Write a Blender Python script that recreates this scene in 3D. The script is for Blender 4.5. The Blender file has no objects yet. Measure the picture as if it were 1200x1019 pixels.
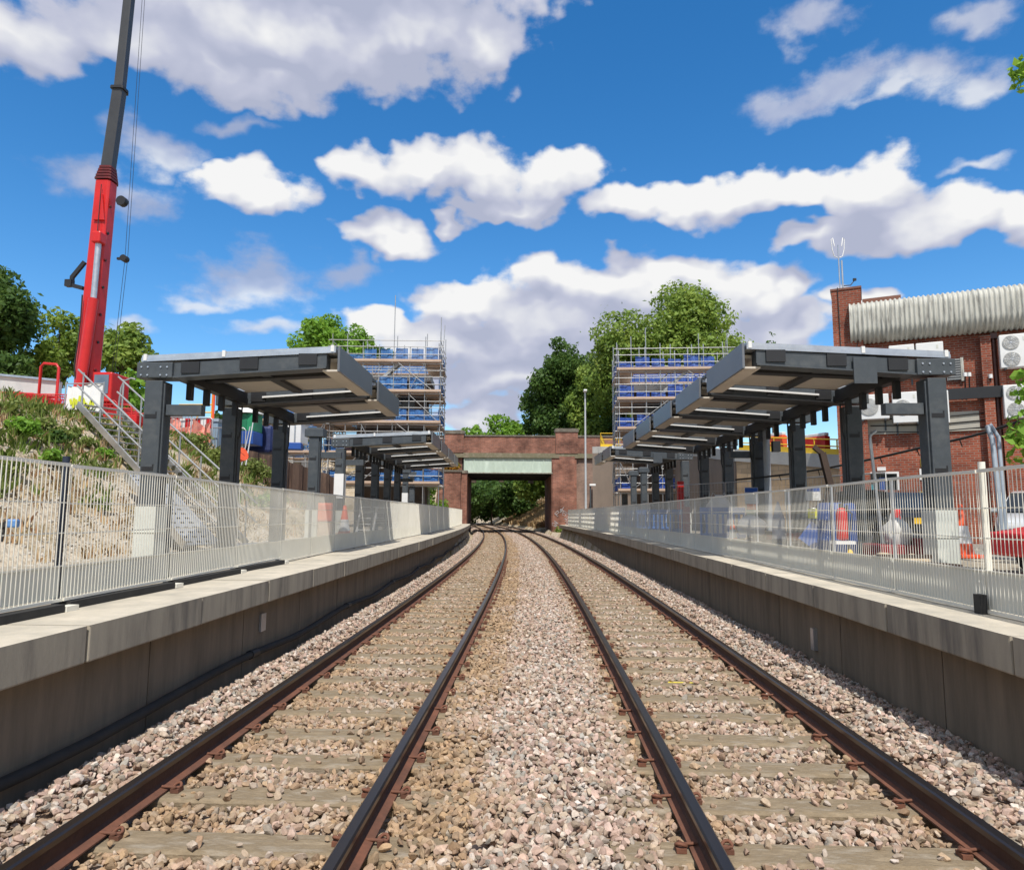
import bpy, bmesh, math, random
import numpy as np
from mathutils import Vector, Matrix, Euler

rad = math.radians
random.seed(7)
scene = bpy.context.scene
COL = scene.collection

# ------------------------------------------------------------------ camera
F_PX = 821.0
CAM = Vector((0.0, 0.0, 1.63))
RCAM = (Matrix.Rotation(rad(2.6), 3, 'Z') @ Matrix.Rotation(rad(90 + 6.5), 3, 'X')
        @ Matrix.Rotation(rad(0.3), 3, 'Z'))
cd = bpy.data.cameras.new('camera')
cam = bpy.data.objects.new('camera', cd)
COL.objects.link(cam)
cam.matrix_world = Matrix.Translation(CAM) @ RCAM.to_4x4()
cd.sensor_fit = 'HORIZONTAL'
cd.sensor_width = 36
cd.lens = 36 * F_PX / 1200
cd.clip_start = 0.05
cd.clip_end = 3000
scene.camera = cam


def ray(u, v):
    return RCAM @ Vector(((u - 600) / F_PX, (509.5 - v) / F_PX, -1))


def at(u, v, y):
    """surveyed point: read off the photograph, at a known distance y down the line"""
    d = ray(u, v)
    return CAM + d * (y / d.y)


# ------------------------------------------------------------------ track alignment (gentle left-hand curve)
RAD = 700.0


def cx(y):
    return -y * y / (2 * RAD) if y > 0 else 0.0


def P(y, o, z=0.0):
    s = max(y, 0) / RAD
    n = Vector((1, s, 0)).normalized()
    return Vector((cx(y), y, 0)) + n * o + Vector((0, 0, z))


def heading(y):
    return math.atan(max(y, 0) / RAD)


# ------------------------------------------------------------------ object helpers
OFF = {}


def thing(name, label, cat, loc=(0, 0, 0), rz=0.0, group=None, local=False):
    o = bpy.data.objects.new(name, None)
    COL.objects.link(o)
    o.empty_display_size = 0.2
    o.location = loc
    o.rotation_euler = (0, 0, rz)
    o['label'] = label
    o['category'] = cat
    if group:
        o['group'] = group
    OFF[o.name] = Vector((0, 0, 0)) if local else Vector(loc)
    return o


def tag(o, label, cat, group=None):
    o['label'] = label
    o['category'] = cat
    if group:
        o['group'] = group
    return o


def copy_tree(o, parent=None):
    c = o.copy()
    COL.objects.link(c)
    if parent:
        c.parent = parent
    for ch in list(o.children):
        copy_tree(ch, c)
    OFF[c.name] = OFF.get(o.name, Vector((0, 0, 0)))
    return c


class MB:
    def __init__(s):
        s.v = []
        s.f = []
        s.m = []
        s.sm = []

    def add(s, vs, fs, mi=0, smooth=False):
        b = len(s.v)
        s.v += [tuple(p) for p in vs]
        for f in fs:
            s.f.append([b + i for i in f])
            s.m.append(mi)
            s.sm.append(smooth)

    def hexa(s, p, mi=0):
        """8 corners: bottom 4 ccw then top 4 ccw"""
        s.add(p, [(3, 2, 1, 0), (4, 5, 6, 7), (0, 1, 5, 4), (1, 2, 6, 5), (2, 3, 7, 6), (3, 0, 4, 7)], mi)

    def bx(s, x0, y0, z0, x1, y1, z1, mi=0):
        s.hexa([(x0, y0, z0), (x1, y0, z0), (x1, y1, z0), (x0, y1, z0),
                (x0, y0, z1), (x1, y0, z1), (x1, y1, z1), (x0, y1, z1)], mi)

    def box(s, c, size, rot=None, mi=0):
        c = Vector(c)
        a, b, d = size[0] / 2, size[1] / 2, size[2] / 2
        pts = [Vector(q) for q in ((-a, -b, -d), (a, -b, -d), (a, b, -d), (-a, b, -d),
                                   (-a, -b, d), (a, -b, d), (a, b, d), (-a, b, d))]
        if rot is not None:
            if not isinstance(rot, Matrix):
                rot = Matrix.Rotation(rot, 3, 'Z')
            pts = [rot @ q for q in pts]
        s.hexa([c + q for q in pts], mi)

    def tb(s, y0, y1, o0, o1, z0, z1, mi=0):
        """box in track coordinates"""
        s.hexa([P(y0, o0, z0), P(y0, o1, z0), P(y1, o1, z0), P(y1, o0, z0),
                P(y0, o0, z1), P(y0, o1, z1), P(y1, o1, z1), P(y1, o0, z1)], mi)

    def bar(s, p, q, w, h, mi=0, up=(0, 0, 1)):
        """rectangular bar from p to q"""
        p = Vector(p)
        q = Vector(q)
        d = (q - p).normalized()
        up = Vector(up)
        r = d.cross(up)
        if r.length < 1e-4:
            r = Vector((1, 0, 0))
        r.normalize()
        u = r.cross(d)
        a = r * w / 2
        b = u * h / 2
        s.hexa([p - a - b, p + a - b, q + a - b, q - a - b, p - a + b, p + a + b, q + a + b, q - a + b], mi)

    def tube(s, p, q, r, n=8, r2=None, mi=0, caps=True, smooth=True):
        p = Vector(p)
        q = Vector(q)
        if r2 is None:
            r2 = r
        d = (q - p)
        if d.length < 1e-6:
            return
        d.normalize()
        a = d.orthogonal().normalized()
        b = d.cross(a)
        vs = []
        for c, rr in ((p, r), (q, r2)):
            for i in range(n):
                t = 2 * math.pi * i / n
                vs.append(c + (a * math.cos(t) + b * math.sin(t)) * rr)
        s.add(vs, [(i, (i + 1) % n, n + (i + 1) % n, n + i) for i in range(n)], mi, smooth)
        if caps:
            s.add(vs[:n], [tuple(reversed(range(n)))], mi)
            s.add(vs[n:], [tuple(range(n))], mi)

    def path(s, pts, r, n=6, mi=0):
        pts = [Vector(p) for p in pts]
        rings = []
        prev = None
        rr = r if hasattr(r, '__len__') else [r] * len(pts)
        for i, p in enumerate(pts):
            d = (pts[min(i + 1, len(pts) - 1)] - pts[max(i - 1, 0)]).normalized()
            if prev is None:
                a = d.orthogonal().normalized()
            else:
                a = (prev - d * prev.dot(d))
                a = a.normalized() if a.length > 1e-5 else d.orthogonal().normalized()
            prev = a
            b = d.cross(a)
            rings.append([p + (a * math.cos(2 * math.pi * k / n) + b * math.sin(2 * math.pi * k / n)) * rr[i]
                          for k in range(n)])
        vs = [q for ring in rings for q in ring]
        fs = []
        for i in range(len(pts) - 1):
            for k in range(n):
                fs.append((i * n + k, i * n + (k + 1) % n, (i + 1) * n + (k + 1) % n, (i + 1) * n + k))
        s.add(vs, fs, mi, True)
        s.add(rings[0], [tuple(reversed(range(n)))], mi)
        s.add(rings[-1], [tuple(range(n))], mi)

    def sweep(s, prof, ys, off=0.0, zoff=0.0, mi=0, mfun=None, caps=True):
        """closed profile [(o,z)..] (ccw looking along +y) swept along the track alignment"""
        n = len(prof)
        vs = []
        for y in ys:
            o_ = off(y) if callable(off) else off
            for (a, z) in prof:
                vs.append(P(y, o_ + a, z + zoff))
        fs = []
        ms = []
        b = len(s.v)
        s.v += [tuple(p) for p in vs]
        for i in range(len(ys) - 1):
            for k in range(n):
                s.f.append([b + i * n + k, b + i * n + (k + 1) % n, b + (i + 1) * n + (k + 1) % n, b + (i + 1) * n + k])
                s.m.append(mfun(k) if mfun else mi)
                s.sm.append(False)
        if caps:
            s.f.append([b + k for k in reversed(range(n))])
            s.m.append(mi)
            s.sm.append(False)
            s.f.append([b + (len(ys) - 1) * n + k for k in range(n)])
            s.m.append(mi)
            s.sm.append(False)

    def lathe(s, prof, c, n=16, mi=0, smooth=True):
        """prof [(r,z)] bottom to top around c"""
        c = Vector(c)
        vs = []
        for r, z in prof:
            for k in range(n):
                t = 2 * math.pi * k / n
                vs.append(c + Vector((r * math.cos(t), r * math.sin(t), z)))
        fs = []
        for i in range(len(prof) - 1):
            for k in range(n):
                fs.append((i * n + k, i * n + (k + 1) % n, (i + 1) * n + (k + 1) % n, (i + 1) * n + k))
        s.add(vs, fs, mi, smooth)
        s.add(vs[:n], [tuple(reversed(range(n)))], mi)
        s.add(vs[-n:], [tuple(range(n))], mi)

    def prism(s, poly, d, mi=0):
        """poly: 3d points, extruded by vector d"""
        d = Vector(d)
        a = [Vector(p) for p in poly]
        n = len(a)
        s.add(a + [p + d for p in a],
              [tuple(range(n)), tuple(reversed(range(n, 2 * n)))] +
              [(i, n + i, n + (i + 1) % n, (i + 1) % n) for i in range(n)], mi)

    def build(s, name, mat, parent=None, bevel=0.0, world=None, fix=False):
        me = bpy.data.meshes.new(name)
        off = Vector((0, 0, 0))
        if parent is not None:
            off = OFF.get(parent.name, off)
        if world is not None:
            off = Vector(world)
        vs = [(p[0] - off.x, p[1] - off.y, p[2] - off.z) for p in s.v]
        me.from_pydata(vs, [], s.f)
        mats = mat if isinstance(mat, (list, tuple)) else [mat]
        for m in mats:
            me.materials.append(m)
        me.polygons.foreach_set('material_index', s.m)
        me.polygons.foreach_set('use_smooth', s.sm)
        if fix:
            b = bmesh.new()
            b.from_mesh(me)
            bmesh.ops.recalc_face_normals(b, faces=b.faces)
            b.to_mesh(me)
            b.free()
        me.update()
        o = bpy.data.objects.new(name, me)
        COL.objects.link(o)
        if parent is not None:
            o.parent = parent
            OFF[o.name] = off
        elif world is not None:
            o.location = world
        if bevel:
            md = o.modifiers.new('bevel', 'BEVEL')
            md.width = bevel
            md.segments = 2
            md.limit_method = 'ANGLE'
        return o


def np_mesh(name, verts, faces, mats, parent=None, attr=None):
    """verts (n,3), faces (m,k) all of the same size"""
    me = bpy.data.meshes.new(name)
    n = len(verts)
    m, k = faces.shape
    me.vertices.add(n)
    me.vertices.foreach_set('co', np.ascontiguousarray(verts, dtype=np.float32).ravel())
    me.loops.add(m * k)
    me.loops.foreach_set('vertex_index', np.ascontiguousarray(faces, dtype=np.int32).ravel())
    me.polygons.add(m)
    me.polygons.foreach_set('loop_start', np.arange(0, m * k, k, dtype=np.int32))
    me.update(calc_edges=True)
    for mm in (mats if isinstance(mats, (list, tuple)) else [mats]):
        me.materials.append(mm)
    o = bpy.data.objects.new(name, me)
    COL.objects.link(o)
    if parent:
        o.parent = parent
    return o


def structure(o):
    o['kind'] = 'structure'
    return o


def stuff(o):
    o['kind'] = 'stuff'
    return o


# ------------------------------------------------------------------ materials
MATS = {}


def nt(m):
    m.use_nodes = True
    t = m.node_tree
    t.nodes.clear()
    return t, t.nodes, t.links


def ramp(N, stops):
    r = N.new('ShaderNodeValToRGB')
    e = r.color_ramp.elements
    while len(e) > 1:
        e.remove(e[-1])
    e[0].position = stops[0][0]
    e[0].color = (*stops[0][1], 1)
    for p, c in stops[1:]:
        x = e.new(p)
        x.color = (*c, 1)
    return r


def mat(name, c1, c2=None, scale=4.0, rough=0.7, metal=0.0, bump=0.0, bscale=40.0, stretch=None, spec=0.5,
        detail=6.0, c3=None, world=False):
    """two/three tone noisy principled material"""
    if name in MATS:
        return MATS[name]
    m = bpy.data.materials.new(name)
    t, N, L = nt(m)
    out = N.new('ShaderNodeOutputMaterial')
    b = N.new('ShaderNodeBsdfPrincipled')
    L.new(b.outputs[0], out.inputs[0])
    b.inputs['Roughness'].default_value = rough
    b.inputs['Metallic'].default_value = metal
    b.inputs['Specular IOR Level'].default_value = spec
    if world:
        g = N.new('ShaderNodeNewGeometry')
        src = g.outputs['Position']
    else:
        g = N.new('ShaderNodeTexCoord')
        src = g.outputs['Object']
    if stretch:
        mp = N.new('ShaderNodeMapping')
        mp.inputs['Scale'].default_value = stretch
        L.new(src, mp.inputs[0])
        src = mp.outputs[0]
    if c2 is None:
        c2 = tuple(x * 0.8 for x in c1)
    n = N.new('ShaderNodeTexNoise')
    n.inputs['Scale'].default_value = scale
    n.inputs['Detail'].default_value = detail
    n.inputs['Roughness'].default_value = 0.65
    L.new(src, n.inputs['Vector'])
    st = [(0.32, c1), (0.68, c2)] if c3 is None else [(0.3, c1), (0.5, c2), (0.7, c3)]
    r = ramp(N, st)
    L.new(n.outputs[0], r.inputs[0])
    L.new(r.outputs[0], b.inputs['Base Color'])
    if bump:
        n2 = N.new('ShaderNodeTexNoise')
        n2.inputs['Scale'].default_value = bscale
        n2.inputs['Detail'].default_value = 4
        L.new(src, n2.inputs['Vector'])
        bp = N.new('ShaderNodeBump')
        bp.inputs['Strength'].default_value = bump
        bp.inputs['Distance'].default_value = 0.02
        L.new(n2.outputs[0], bp.inputs['Height'])
        L.new(bp.outputs[0], b.inputs['Normal'])
    MATS[name] = m
    return m


def brick_mat(name, c1, c2, mortar, stain=None, bw=0.225, bh=0.075, msize=0.012, sscale=0.6, rough=0.85):
    if name in MATS:
        return MATS[name]
    m = bpy.data.materials.new(name)
    t, N, L = nt(m)
    out = N.new('ShaderNodeOutputMaterial')
    b = N.new('ShaderNodeBsdfPrincipled')
    L.new(b.outputs[0], out.inputs[0])
    b.inputs['Roughness'].default_value = rough
    b.inputs['Specular IOR Level'].default_value = 0.25
    tc = N.new('ShaderNodeTexCoord')
    sp = N.new('ShaderNodeSeparateXYZ')
    L.new(tc.outputs['Object'], sp.inputs[0])
    ad = N.new('ShaderNodeMath')
    ad.operation = 'ADD'
    L.new(sp.outputs[0], ad.inputs[0])
    L.new(sp.outputs[1], ad.inputs[1])
    cb = N.new('ShaderNodeCombineXYZ')
    L.new(ad.outputs[0], cb.inputs[0])
    L.new(sp.outputs[2], cb.inputs[1])
    br = N.new('ShaderNodeTexBrick')
    br.inputs['Scale'].default_value = 1.0
    br.inputs['Brick Width'].default_value = bw
    br.inputs['Row Height'].default_value = bh
    br.inputs['Mortar Size'].default_value = msize
    br.inputs['Mortar Smooth'].default_value = 0.2
    br.inputs['Bias'].default_value = -0.1
    br.inputs['Color1'].default_value = (*c1, 1)
    br.inputs['Color2'].default_value = (*c2, 1)
    br.inputs['Mortar'].default_value = (*mortar, 1)
    L.new(cb.outputs[0], br.inputs['Vector'])
    col = br.outputs[0]
    # large soft tone changes and stains
    n = N.new('ShaderNodeTexNoise')
    n.inputs['Scale'].default_value = sscale
    n.inputs['Detail'].default_value = 7
    n.inputs['Roughness'].default_value = 0.7
    L.new(tc.outputs['Object'], n.inputs['Vector'])
    r = ramp(N, [(0.35, (0.65, 0.62, 0.6) if stain is None else stain), (0.62, (1.1, 1.05, 1.0))])
    L.new(n.outputs[0], r.inputs[0])
    mx = N.new('ShaderNodeMix')
    mx.data_type = 'RGBA'
    mx.blend_type = 'MULTIPLY'
    mx.inputs[0].default_value = 1.0
    L.new(col, mx.inputs[6])
    L.new(r.outputs[0], mx.inputs[7])
    L.new(mx.outputs[2], b.inputs['Base Color'])
    bp = N.new('ShaderNodeBump')
    bp.inputs['Strength'].default_value = 0.5
    bp.inputs['Distance'].default_value = 0.01
    bp.invert = True
    L.new(br.outputs['Fac'], bp.inputs['Height'])
    L.new(bp.outputs[0], b.inputs['Normal'])
    MATS[name] = m
    return m


def leaf_mat(name, c1, c2, c3=None, scale=0.5, transl=0.35):
    if name in MATS:
        return MATS[name]
    m = bpy.data.materials.new(name)
    t, N, L = nt(m)
    out = N.new('ShaderNodeOutputMaterial')
    b = N.new('ShaderNodeBsdfPrincipled')
    b.inputs['Roughness'].default_value = 0.55
    b.inputs['Specular IOR Level'].default_value = 0.3
    tr = N.new('ShaderNodeBsdfTranslucent')
    mx = N.new('ShaderNodeMixShader')
    mx.inputs[0].default_value = transl
    L.new(b.outputs[0], mx.inputs[1])
    L.new(tr.outputs[0], mx.inputs[2])
    L.new(mx.outputs[0], out.inputs[0])
    g = N.new('ShaderNodeNewGeometry')
    tc = N.new('ShaderNodeTexCoord')
    n = N.new('ShaderNodeTexNoise')
    n.inputs['Scale'].default_value = scale
    n.inputs['Detail'].default_value = 3
    L.new(tc.outputs['Object'], n.inputs['Vector'])
    ma = N.new('ShaderNodeMath')
    ma.operation = 'MULTIPLY_ADD'
    ma.inputs[1].default_value = 0.45
    L.new(g.outputs['Random Per Island'], ma.inputs[0])
    mb = N.new('ShaderNodeMath')
    mb.operation = 'MULTIPLY_ADD'
    mb.inputs[1].default_value = 1.1
    mb.inputs[2].default_value = -0.28
    L.new(n.outputs[0], mb.inputs[0])
    L.new(mb.outputs[0], ma.inputs[2])
    st = [(0.2, c1), (0.8, c2)] if c3 is None else [(0.15, c1), (0.5, c2), (0.85, c3)]
    r = ramp(N, st)
    L.new(ma.outputs[0], r.inputs[0])
    L.new(r.outputs[0], b.inputs['Base Color'])
    hs = N.new('ShaderNodeHueSaturation')
    hs.inputs['Value'].default_value = 1.6
    hs.inputs['Hue'].default_value = 0.48
    L.new(r.outputs[0], hs.inputs['Color'])
    L.new(hs.outputs[0], tr.inputs[0])
    MATS[name] = m
    return m


def glass_mat(name, c=(0.02, 0.03, 0.035), rough=0.08):
    return mat(name, c, tuple(x * 1.4 for x in c), 1.0, rough, 0, spec=0.8)


# concrete with rain streaks: vertical stretch
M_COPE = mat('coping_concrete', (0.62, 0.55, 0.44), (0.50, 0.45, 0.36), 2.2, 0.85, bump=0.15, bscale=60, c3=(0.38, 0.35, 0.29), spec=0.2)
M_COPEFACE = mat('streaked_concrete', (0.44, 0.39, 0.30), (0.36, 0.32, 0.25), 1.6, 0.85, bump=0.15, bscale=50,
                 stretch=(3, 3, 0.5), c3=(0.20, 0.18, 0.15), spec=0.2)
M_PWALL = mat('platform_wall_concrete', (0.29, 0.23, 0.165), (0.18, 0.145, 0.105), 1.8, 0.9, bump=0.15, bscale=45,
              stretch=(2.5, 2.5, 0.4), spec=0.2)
M_PAVE = mat('dusty_concrete', (0.42, 0.37, 0.28), (0.30, 0.26, 0.20), 0.9, 0.9, bump=0.2, bscale=18, c3=(0.50, 0.44, 0.34), spec=0.2)
M_STEEL = mat('dark_grey_painted_steel', (0.082, 0.094, 0.104), (0.060, 0.070, 0.079), 2.2, 0.45, spec=0.4, c3=(0.100, 0.108, 0.112), bump=0.04, bscale=12)
M_STEELD = mat('near_black_steel', (0.020, 0.021, 0.023), (0.014, 0.014, 0.016), 2, 0.5)
M_FASCIA = mat('grey_fascia_sheet', (0.19, 0.20, 0.215), (0.15, 0.16, 0.175), 0.8, 0.35, metal=0.3)
M_GALV = mat('galvanised_metal', (0.62, 0.64, 0.66), (0.45, 0.47, 0.5), 3, 0.35, metal=0.7)
M_ALU = mat('scaffold_tube_metal', (0.50, 0.50, 0.49), (0.36, 0.36, 0.36), 2, 0.4, metal=0.6)
M_SOFFIT = mat('beige_soffit', (0.60, 0.54, 0.46), (0.50, 0.45, 0.38), 1.2, 0.75)
M_WHITE = mat('white_paint', (0.78, 0.78, 0.76), (0.70, 0.70, 0.69), 2, 0.5)
M_CREAM = mat('cream_coated_wire', (0.84, 0.81, 0.71), (0.76, 0.73, 0.63), 3, 0.45)
M_KICK = mat('grey_kickboard', (0.70, 0.70, 0.63), (0.60, 0.60, 0.54), 1.3, 0.7, stretch=(2, 2, 0.6))
M_RUBBER = mat('black_rubber', (0.018, 0.018, 0.018), (0.030, 0.029, 0.028), 6, 0.8)
M_NAVY = mat('dark_blue_steel', (0.020, 0.030, 0.055), (0.014, 0.022, 0.040), 2, 0.4)
M_RED = mat('red_paint', (0.62, 0.020, 0.018), (0.48, 0.014, 0.012), 1.2, 0.35)
M_ORANGE = mat('orange_plastic', (0.85, 0.13, 0.04), (0.70, 0.09, 0.03), 2, 0.5)
M_YEL = mat('yellow_paint', (0.80, 0.50, 0.02), (0.66, 0.40, 0.02), 2, 0.45)
M_BLUE = mat('blue_plastic', (0.02, 0.10, 0.40), (0.015, 0.07, 0.30), 2, 0.5)
M_GREEN = mat('green_plastic', (0.02, 0.30, 0.13), (0.02, 0.22, 0.10), 2, 0.5)
M_TIMBER = mat('scaffold_board_timber', (0.56, 0.42, 0.32), (0.42, 0.30, 0.22), 1.5, 0.85, stretch=(1, 6, 6))
M_DKBROWN = mat('dark_brown_timber', (0.075, 0.050, 0.035), (0.050, 0.032, 0.024), 2, 0.8)
M_BARK = mat('tree_bark', (0.12, 0.09, 0.06), (0.06, 0.045, 0.03), 5, 0.95, bump=0.4, bscale=15, stretch=(3, 3, 0.6))
M_BRICKR = brick_mat('red_building_brick', (0.37, 0.095, 0.050), (0.24, 0.056, 0.032), (0.30, 0.21, 0.17), stain=(0.52, 0.50, 0.50), sscale=0.9)
M_BRICKB = brick_mat('weathered_bridge_brick', (0.38, 0.165, 0.115), (0.25, 0.105, 0.078), (0.30, 0.24, 0.20),
                     stain=(0.36, 0.34, 0.33), bw=0.36, bh=0.12, sscale=0.55)
M_BRICKG = brick_mat('brown_grey_brick', (0.34, 0.23, 0.185), (0.25, 0.17, 0.14), (0.30, 0.25, 0.21),
                     stain=(0.55, 0.52, 0.5), bw=0.30, bh=0.10, sscale=0.5)
M_STONE = mat('weathered_stone', (0.22, 0.19, 0.15), (0.12, 0.105, 0.085), 1.2, 0.9, bump=0.2, c3=(0.30, 0.26, 0.20))
# ================================================================== TERRAIN
def sstep(a, b, x):
    t = min(1, max(0, (x - a) / (b - a)))
    return t * t * (3 - 2 * t)


def hnoise(x, y):
    return (math.sin(x * 0.9 + 1.3) * math.cos(y * 0.7 + 0.4) + 0.6 * math.sin(x * 2.1 + y * 1.7) + 0.4 * math.cos(y * 3.1 - x * 1.1)) / 2


def terrain(y, o):
    """height at track coordinates"""
    # platform zone level
    k = sstep(68.3, 69.2, y)
    if o < -3.7:
        foot = -8.0 - 9.0 * sstep(30.2, 31.5, y)
        bank = 0.80 - 0.75 * sstep(61.5, 63.5, y) * (1 if o > -8 else 0)
        if o < foot:
            d = foot - o
            bank = 0.80 + min(d * 0.66, 3.72) + max(0, min((d - 9) * 0.02, 5))
            bank += 0.10 * hnoise(o * 2, y * 2) * min(1, d) * (1 if d < 9 else 0.4)
        appr = 7.4 if o < -6.2 else 0.3 + (-4.6 - o) * 0.5
        cut = min(7.5, max(0, (-4.2 - o) * 0.55))
        far = appr if y < 79 else (appr * (1 - sstep(79, 83, y)) + cut * sstep(79, 83, y))
        return bank * (1 - k) + far * k
    if o > 3.7:
        yard = 0.80 - 0.78 * sstep(57.6, 59.5, y) * (1 if o < 6.2 else 0)
        appr = 7.4 if o > 6.2 else 0.2
        cut = min(9.0, max(0, (o - 4.2) * 0.55))
        far = appr if y < 79 else (appr * (1 - sstep(79, 83, y)) + cut * sstep(79, 83, y))
        return yard * (1 - k) + far * k
    return -0.42


def ground_mat():
    m = bpy.data.materials.new('ground_soil')
    t, N, L = nt(m)
    out = N.new('ShaderNodeOutputMaterial')
    b = N.new('ShaderNodeBsdfPrincipled')
    b.inputs['Roughness'].default_value = 0.95
    b.inputs['Specular IOR Level'].default_value = 0.1
    L.new(b.outputs[0], out.inputs[0])
    tc = N.new('ShaderNodeTexCoord')
    n = N.new('ShaderNodeTexNoise')
    n.inputs['Scale'].default_value = 0.7
    n.inputs['Detail'].default_value = 9
    n.inputs['Roughness'].default_value = 0.72
    L.new(tc.outputs['Object'], n.inputs['Vector'])
    r = ramp(N, [(0.28, (0.14, 0.16, 0.05)), (0.40, (0.26, 0.20, 0.10)), (0.5, (0.44, 0.36, 0.26)), (0.62, (0.54, 0.47, 0.37)), (0.75, (0.45, 0.35, 0.25))])
    L.new(n.outputs[0], r.inputs[0])
    L.new(r.outputs[0], b.inputs['Base Color'])
    n2 = N.new('ShaderNodeTexNoise')
    n2.inputs['Scale'].default_value = 7
    n2.inputs['Detail'].default_value = 8
    L.new(tc.outputs['Object'], n2.inputs['Vector'])
    bp = N.new('ShaderNodeBump')
    bp.inputs['Strength'].default_value = 0.9
    bp.inputs['Distance'].default_value = 0.12
    L.new(n2.outputs[0], bp.inputs['Height'])
    L.new(bp.outputs[0], b.inputs['Normal'])
    return m


M_GROUND = ground_mat()
ys = [-40, -25, -12, -5] + [i * 0.8 for i in range(0, 130)] + [106, 110, 115, 122, 130, 140, 155, 175, 200, 240, 300, 400, 600]
os_ = ([-500, -250, -120, -80, -60, -45, -36, -30, -26] + [-24 + 0.5 * i for i in range(40)] + [-4.3, -4.0, -3.69, -3.5]
       + [0, 3.5, 3.69, 4.0, 4.6, 5.2, 5.8, 6.4, 7, 8, 9, 10, 12, 14, 17, 20, 25, 30, 40, 55, 80, 120, 250, 500])


def P2(y, o, z):
    # keep far rows from folding over the curve
    if y > 130:
        s = 130 / RAD
        c = cx(130) - s * (y - 130)
        n = Vector((1, s, 0)).normalized()
        return Vector((c, y, 0)) + n * o + Vector((0, 0, z))
    return P(y, o, z)


gv, gf = [], []
for y in ys:
    for o in os_:
        gv.append(P2(y, o, terrain(y, o)))
n_ = len(os_)
for i in range(len(ys) - 1):
    for j in range(n_ - 1):
        gf.append((i * n_ + j, i * n_ + j + 1, (i + 1) * n_ + j + 1, (i + 1) * n_ + j))
g = np_mesh('ground', np.array([tuple(p) for p in gv]), np.array(gf), M_GROUND)
g.data.polygons.foreach_set('use_smooth', [True] * len(gf))
structure(g)

# ------------------------------------------------------------------ ballast bed sheet + stones
RAILS = (-2.49, -0.99, 0.87, 2.37)
TRK = (-1.74, 1.62)
SLP = 0.65
SL0 = 2.1
SL_N = 96


def bed(o):
    a = abs(o + 0.06)
    if a < 0.85:
        return -0.125 - 0.07 * (a / 0.85) ** 2
    if a < 2.5:
        return -0.195
    if a < 2.95:
        return -0.195 + 0.10 * (a - 2.5) / 0.45
    return -0.095 - (0.45 if o < 0 else 0.16) * max(0, a - 2.98)


def bed_mat():
    m = bpy.data.materials.new('ballast_bed')
    t, N, L = nt(m)
    out = N.new('ShaderNodeOutputMaterial')
    b = N.new('ShaderNodeBsdfPrincipled')
    b.inputs['Roughness'].default_value = 0.95
    b.inputs['Specular IOR Level'].default_value = 0.1
    L.new(b.outputs[0], out.inputs[0])
    tc = N.new('ShaderNodeTexCoord')
    v = N.new('ShaderNodeTexVoronoi')
    v.inputs['Scale'].default_value = 17
    L.new(tc.outputs['Object'], v.inputs['Vector'])
    r = ramp(N, [(0.0, (0.22, 0.15, 0.10)), (0.35, (0.40, 0.29, 0.21)), (0.6, (0.42, 0.33, 0.27)), (0.85, (0.33, 0.31, 0.29)), (1, (0.55, 0.47, 0.40))])
    sp = N.new('ShaderNodeSeparateColor')
    L.new(v.outputs['Color'], sp.inputs[0])
    L.new(sp.outputs[0], r.inputs[0])
    L.new(r.outputs[0], b.inputs['Base Color'])
    bp = N.new('ShaderNodeBump')
    bp.inputs['Strength'].default_value = 1.0
    bp.inputs['Distance'].default_value = 0.04
    bp.invert = True
    L.new(v.outputs['Distance'], bp.inputs['Height'])
    L.new(bp.outputs[0], b.inputs['Normal'])
    return m


mb = MB()
bo = [-3.5, -3.2, -2.95, -2.75, -2.5, -1.74, -0.95, -0.7, -0.4, 0, 0.3, 0.6, 0.85, 1.62, 2.45, 2.65, 2.85, 3.1, 3.5]
by = [-3 + 1.0 * i for i in range(20)] + [17 + 2 * i for i in range(60)] + [140, 150, 165, 185, 210]
rows = [[P2(y, o, bed(o) - 0.055) for o in bo] for y in by]
vs = [p for r_ in rows for p in r_]
k_ = len(bo)
mb.add(vs, [(i * k_ + j, i * k_ + j + 1, (i + 1) * k_ + j + 1, (i + 1) * k_ + j) for i in range(len(by) - 1) for j in range(k_ - 1)])
structure(mb.build('track_bed', bed_mat()))

# stones: rock shapes used by the instancer
rng = np.random.default_rng(11)


def rock_mesh(seed):
    r = np.random.default_rng(seed)
    b = bmesh.new()
    bmesh.ops.create_icosphere(b, subdivisions=2, radius=1.0)
    co = np.array([v.co[:] for v in b.verts])
    sc = np.array([1.0, r.uniform(0.65, 0.95), r.uniform(0.5, 0.8)])
    for _ in range(13):
        n = r.normal(size=3)
        n /= np.linalg.norm(n)
        d = r.uniform(0.40, 0.72)
        t = co @ n - d
        co = co - np.outer(np.where(t > 0, t, 0), n)
    co *= sc
    for v, c in zip(b.verts, co):
        v.co = c
    me = bpy.data.meshes.new('rock')
    b.to_mesh(me)
    b.free()
    return me


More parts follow.
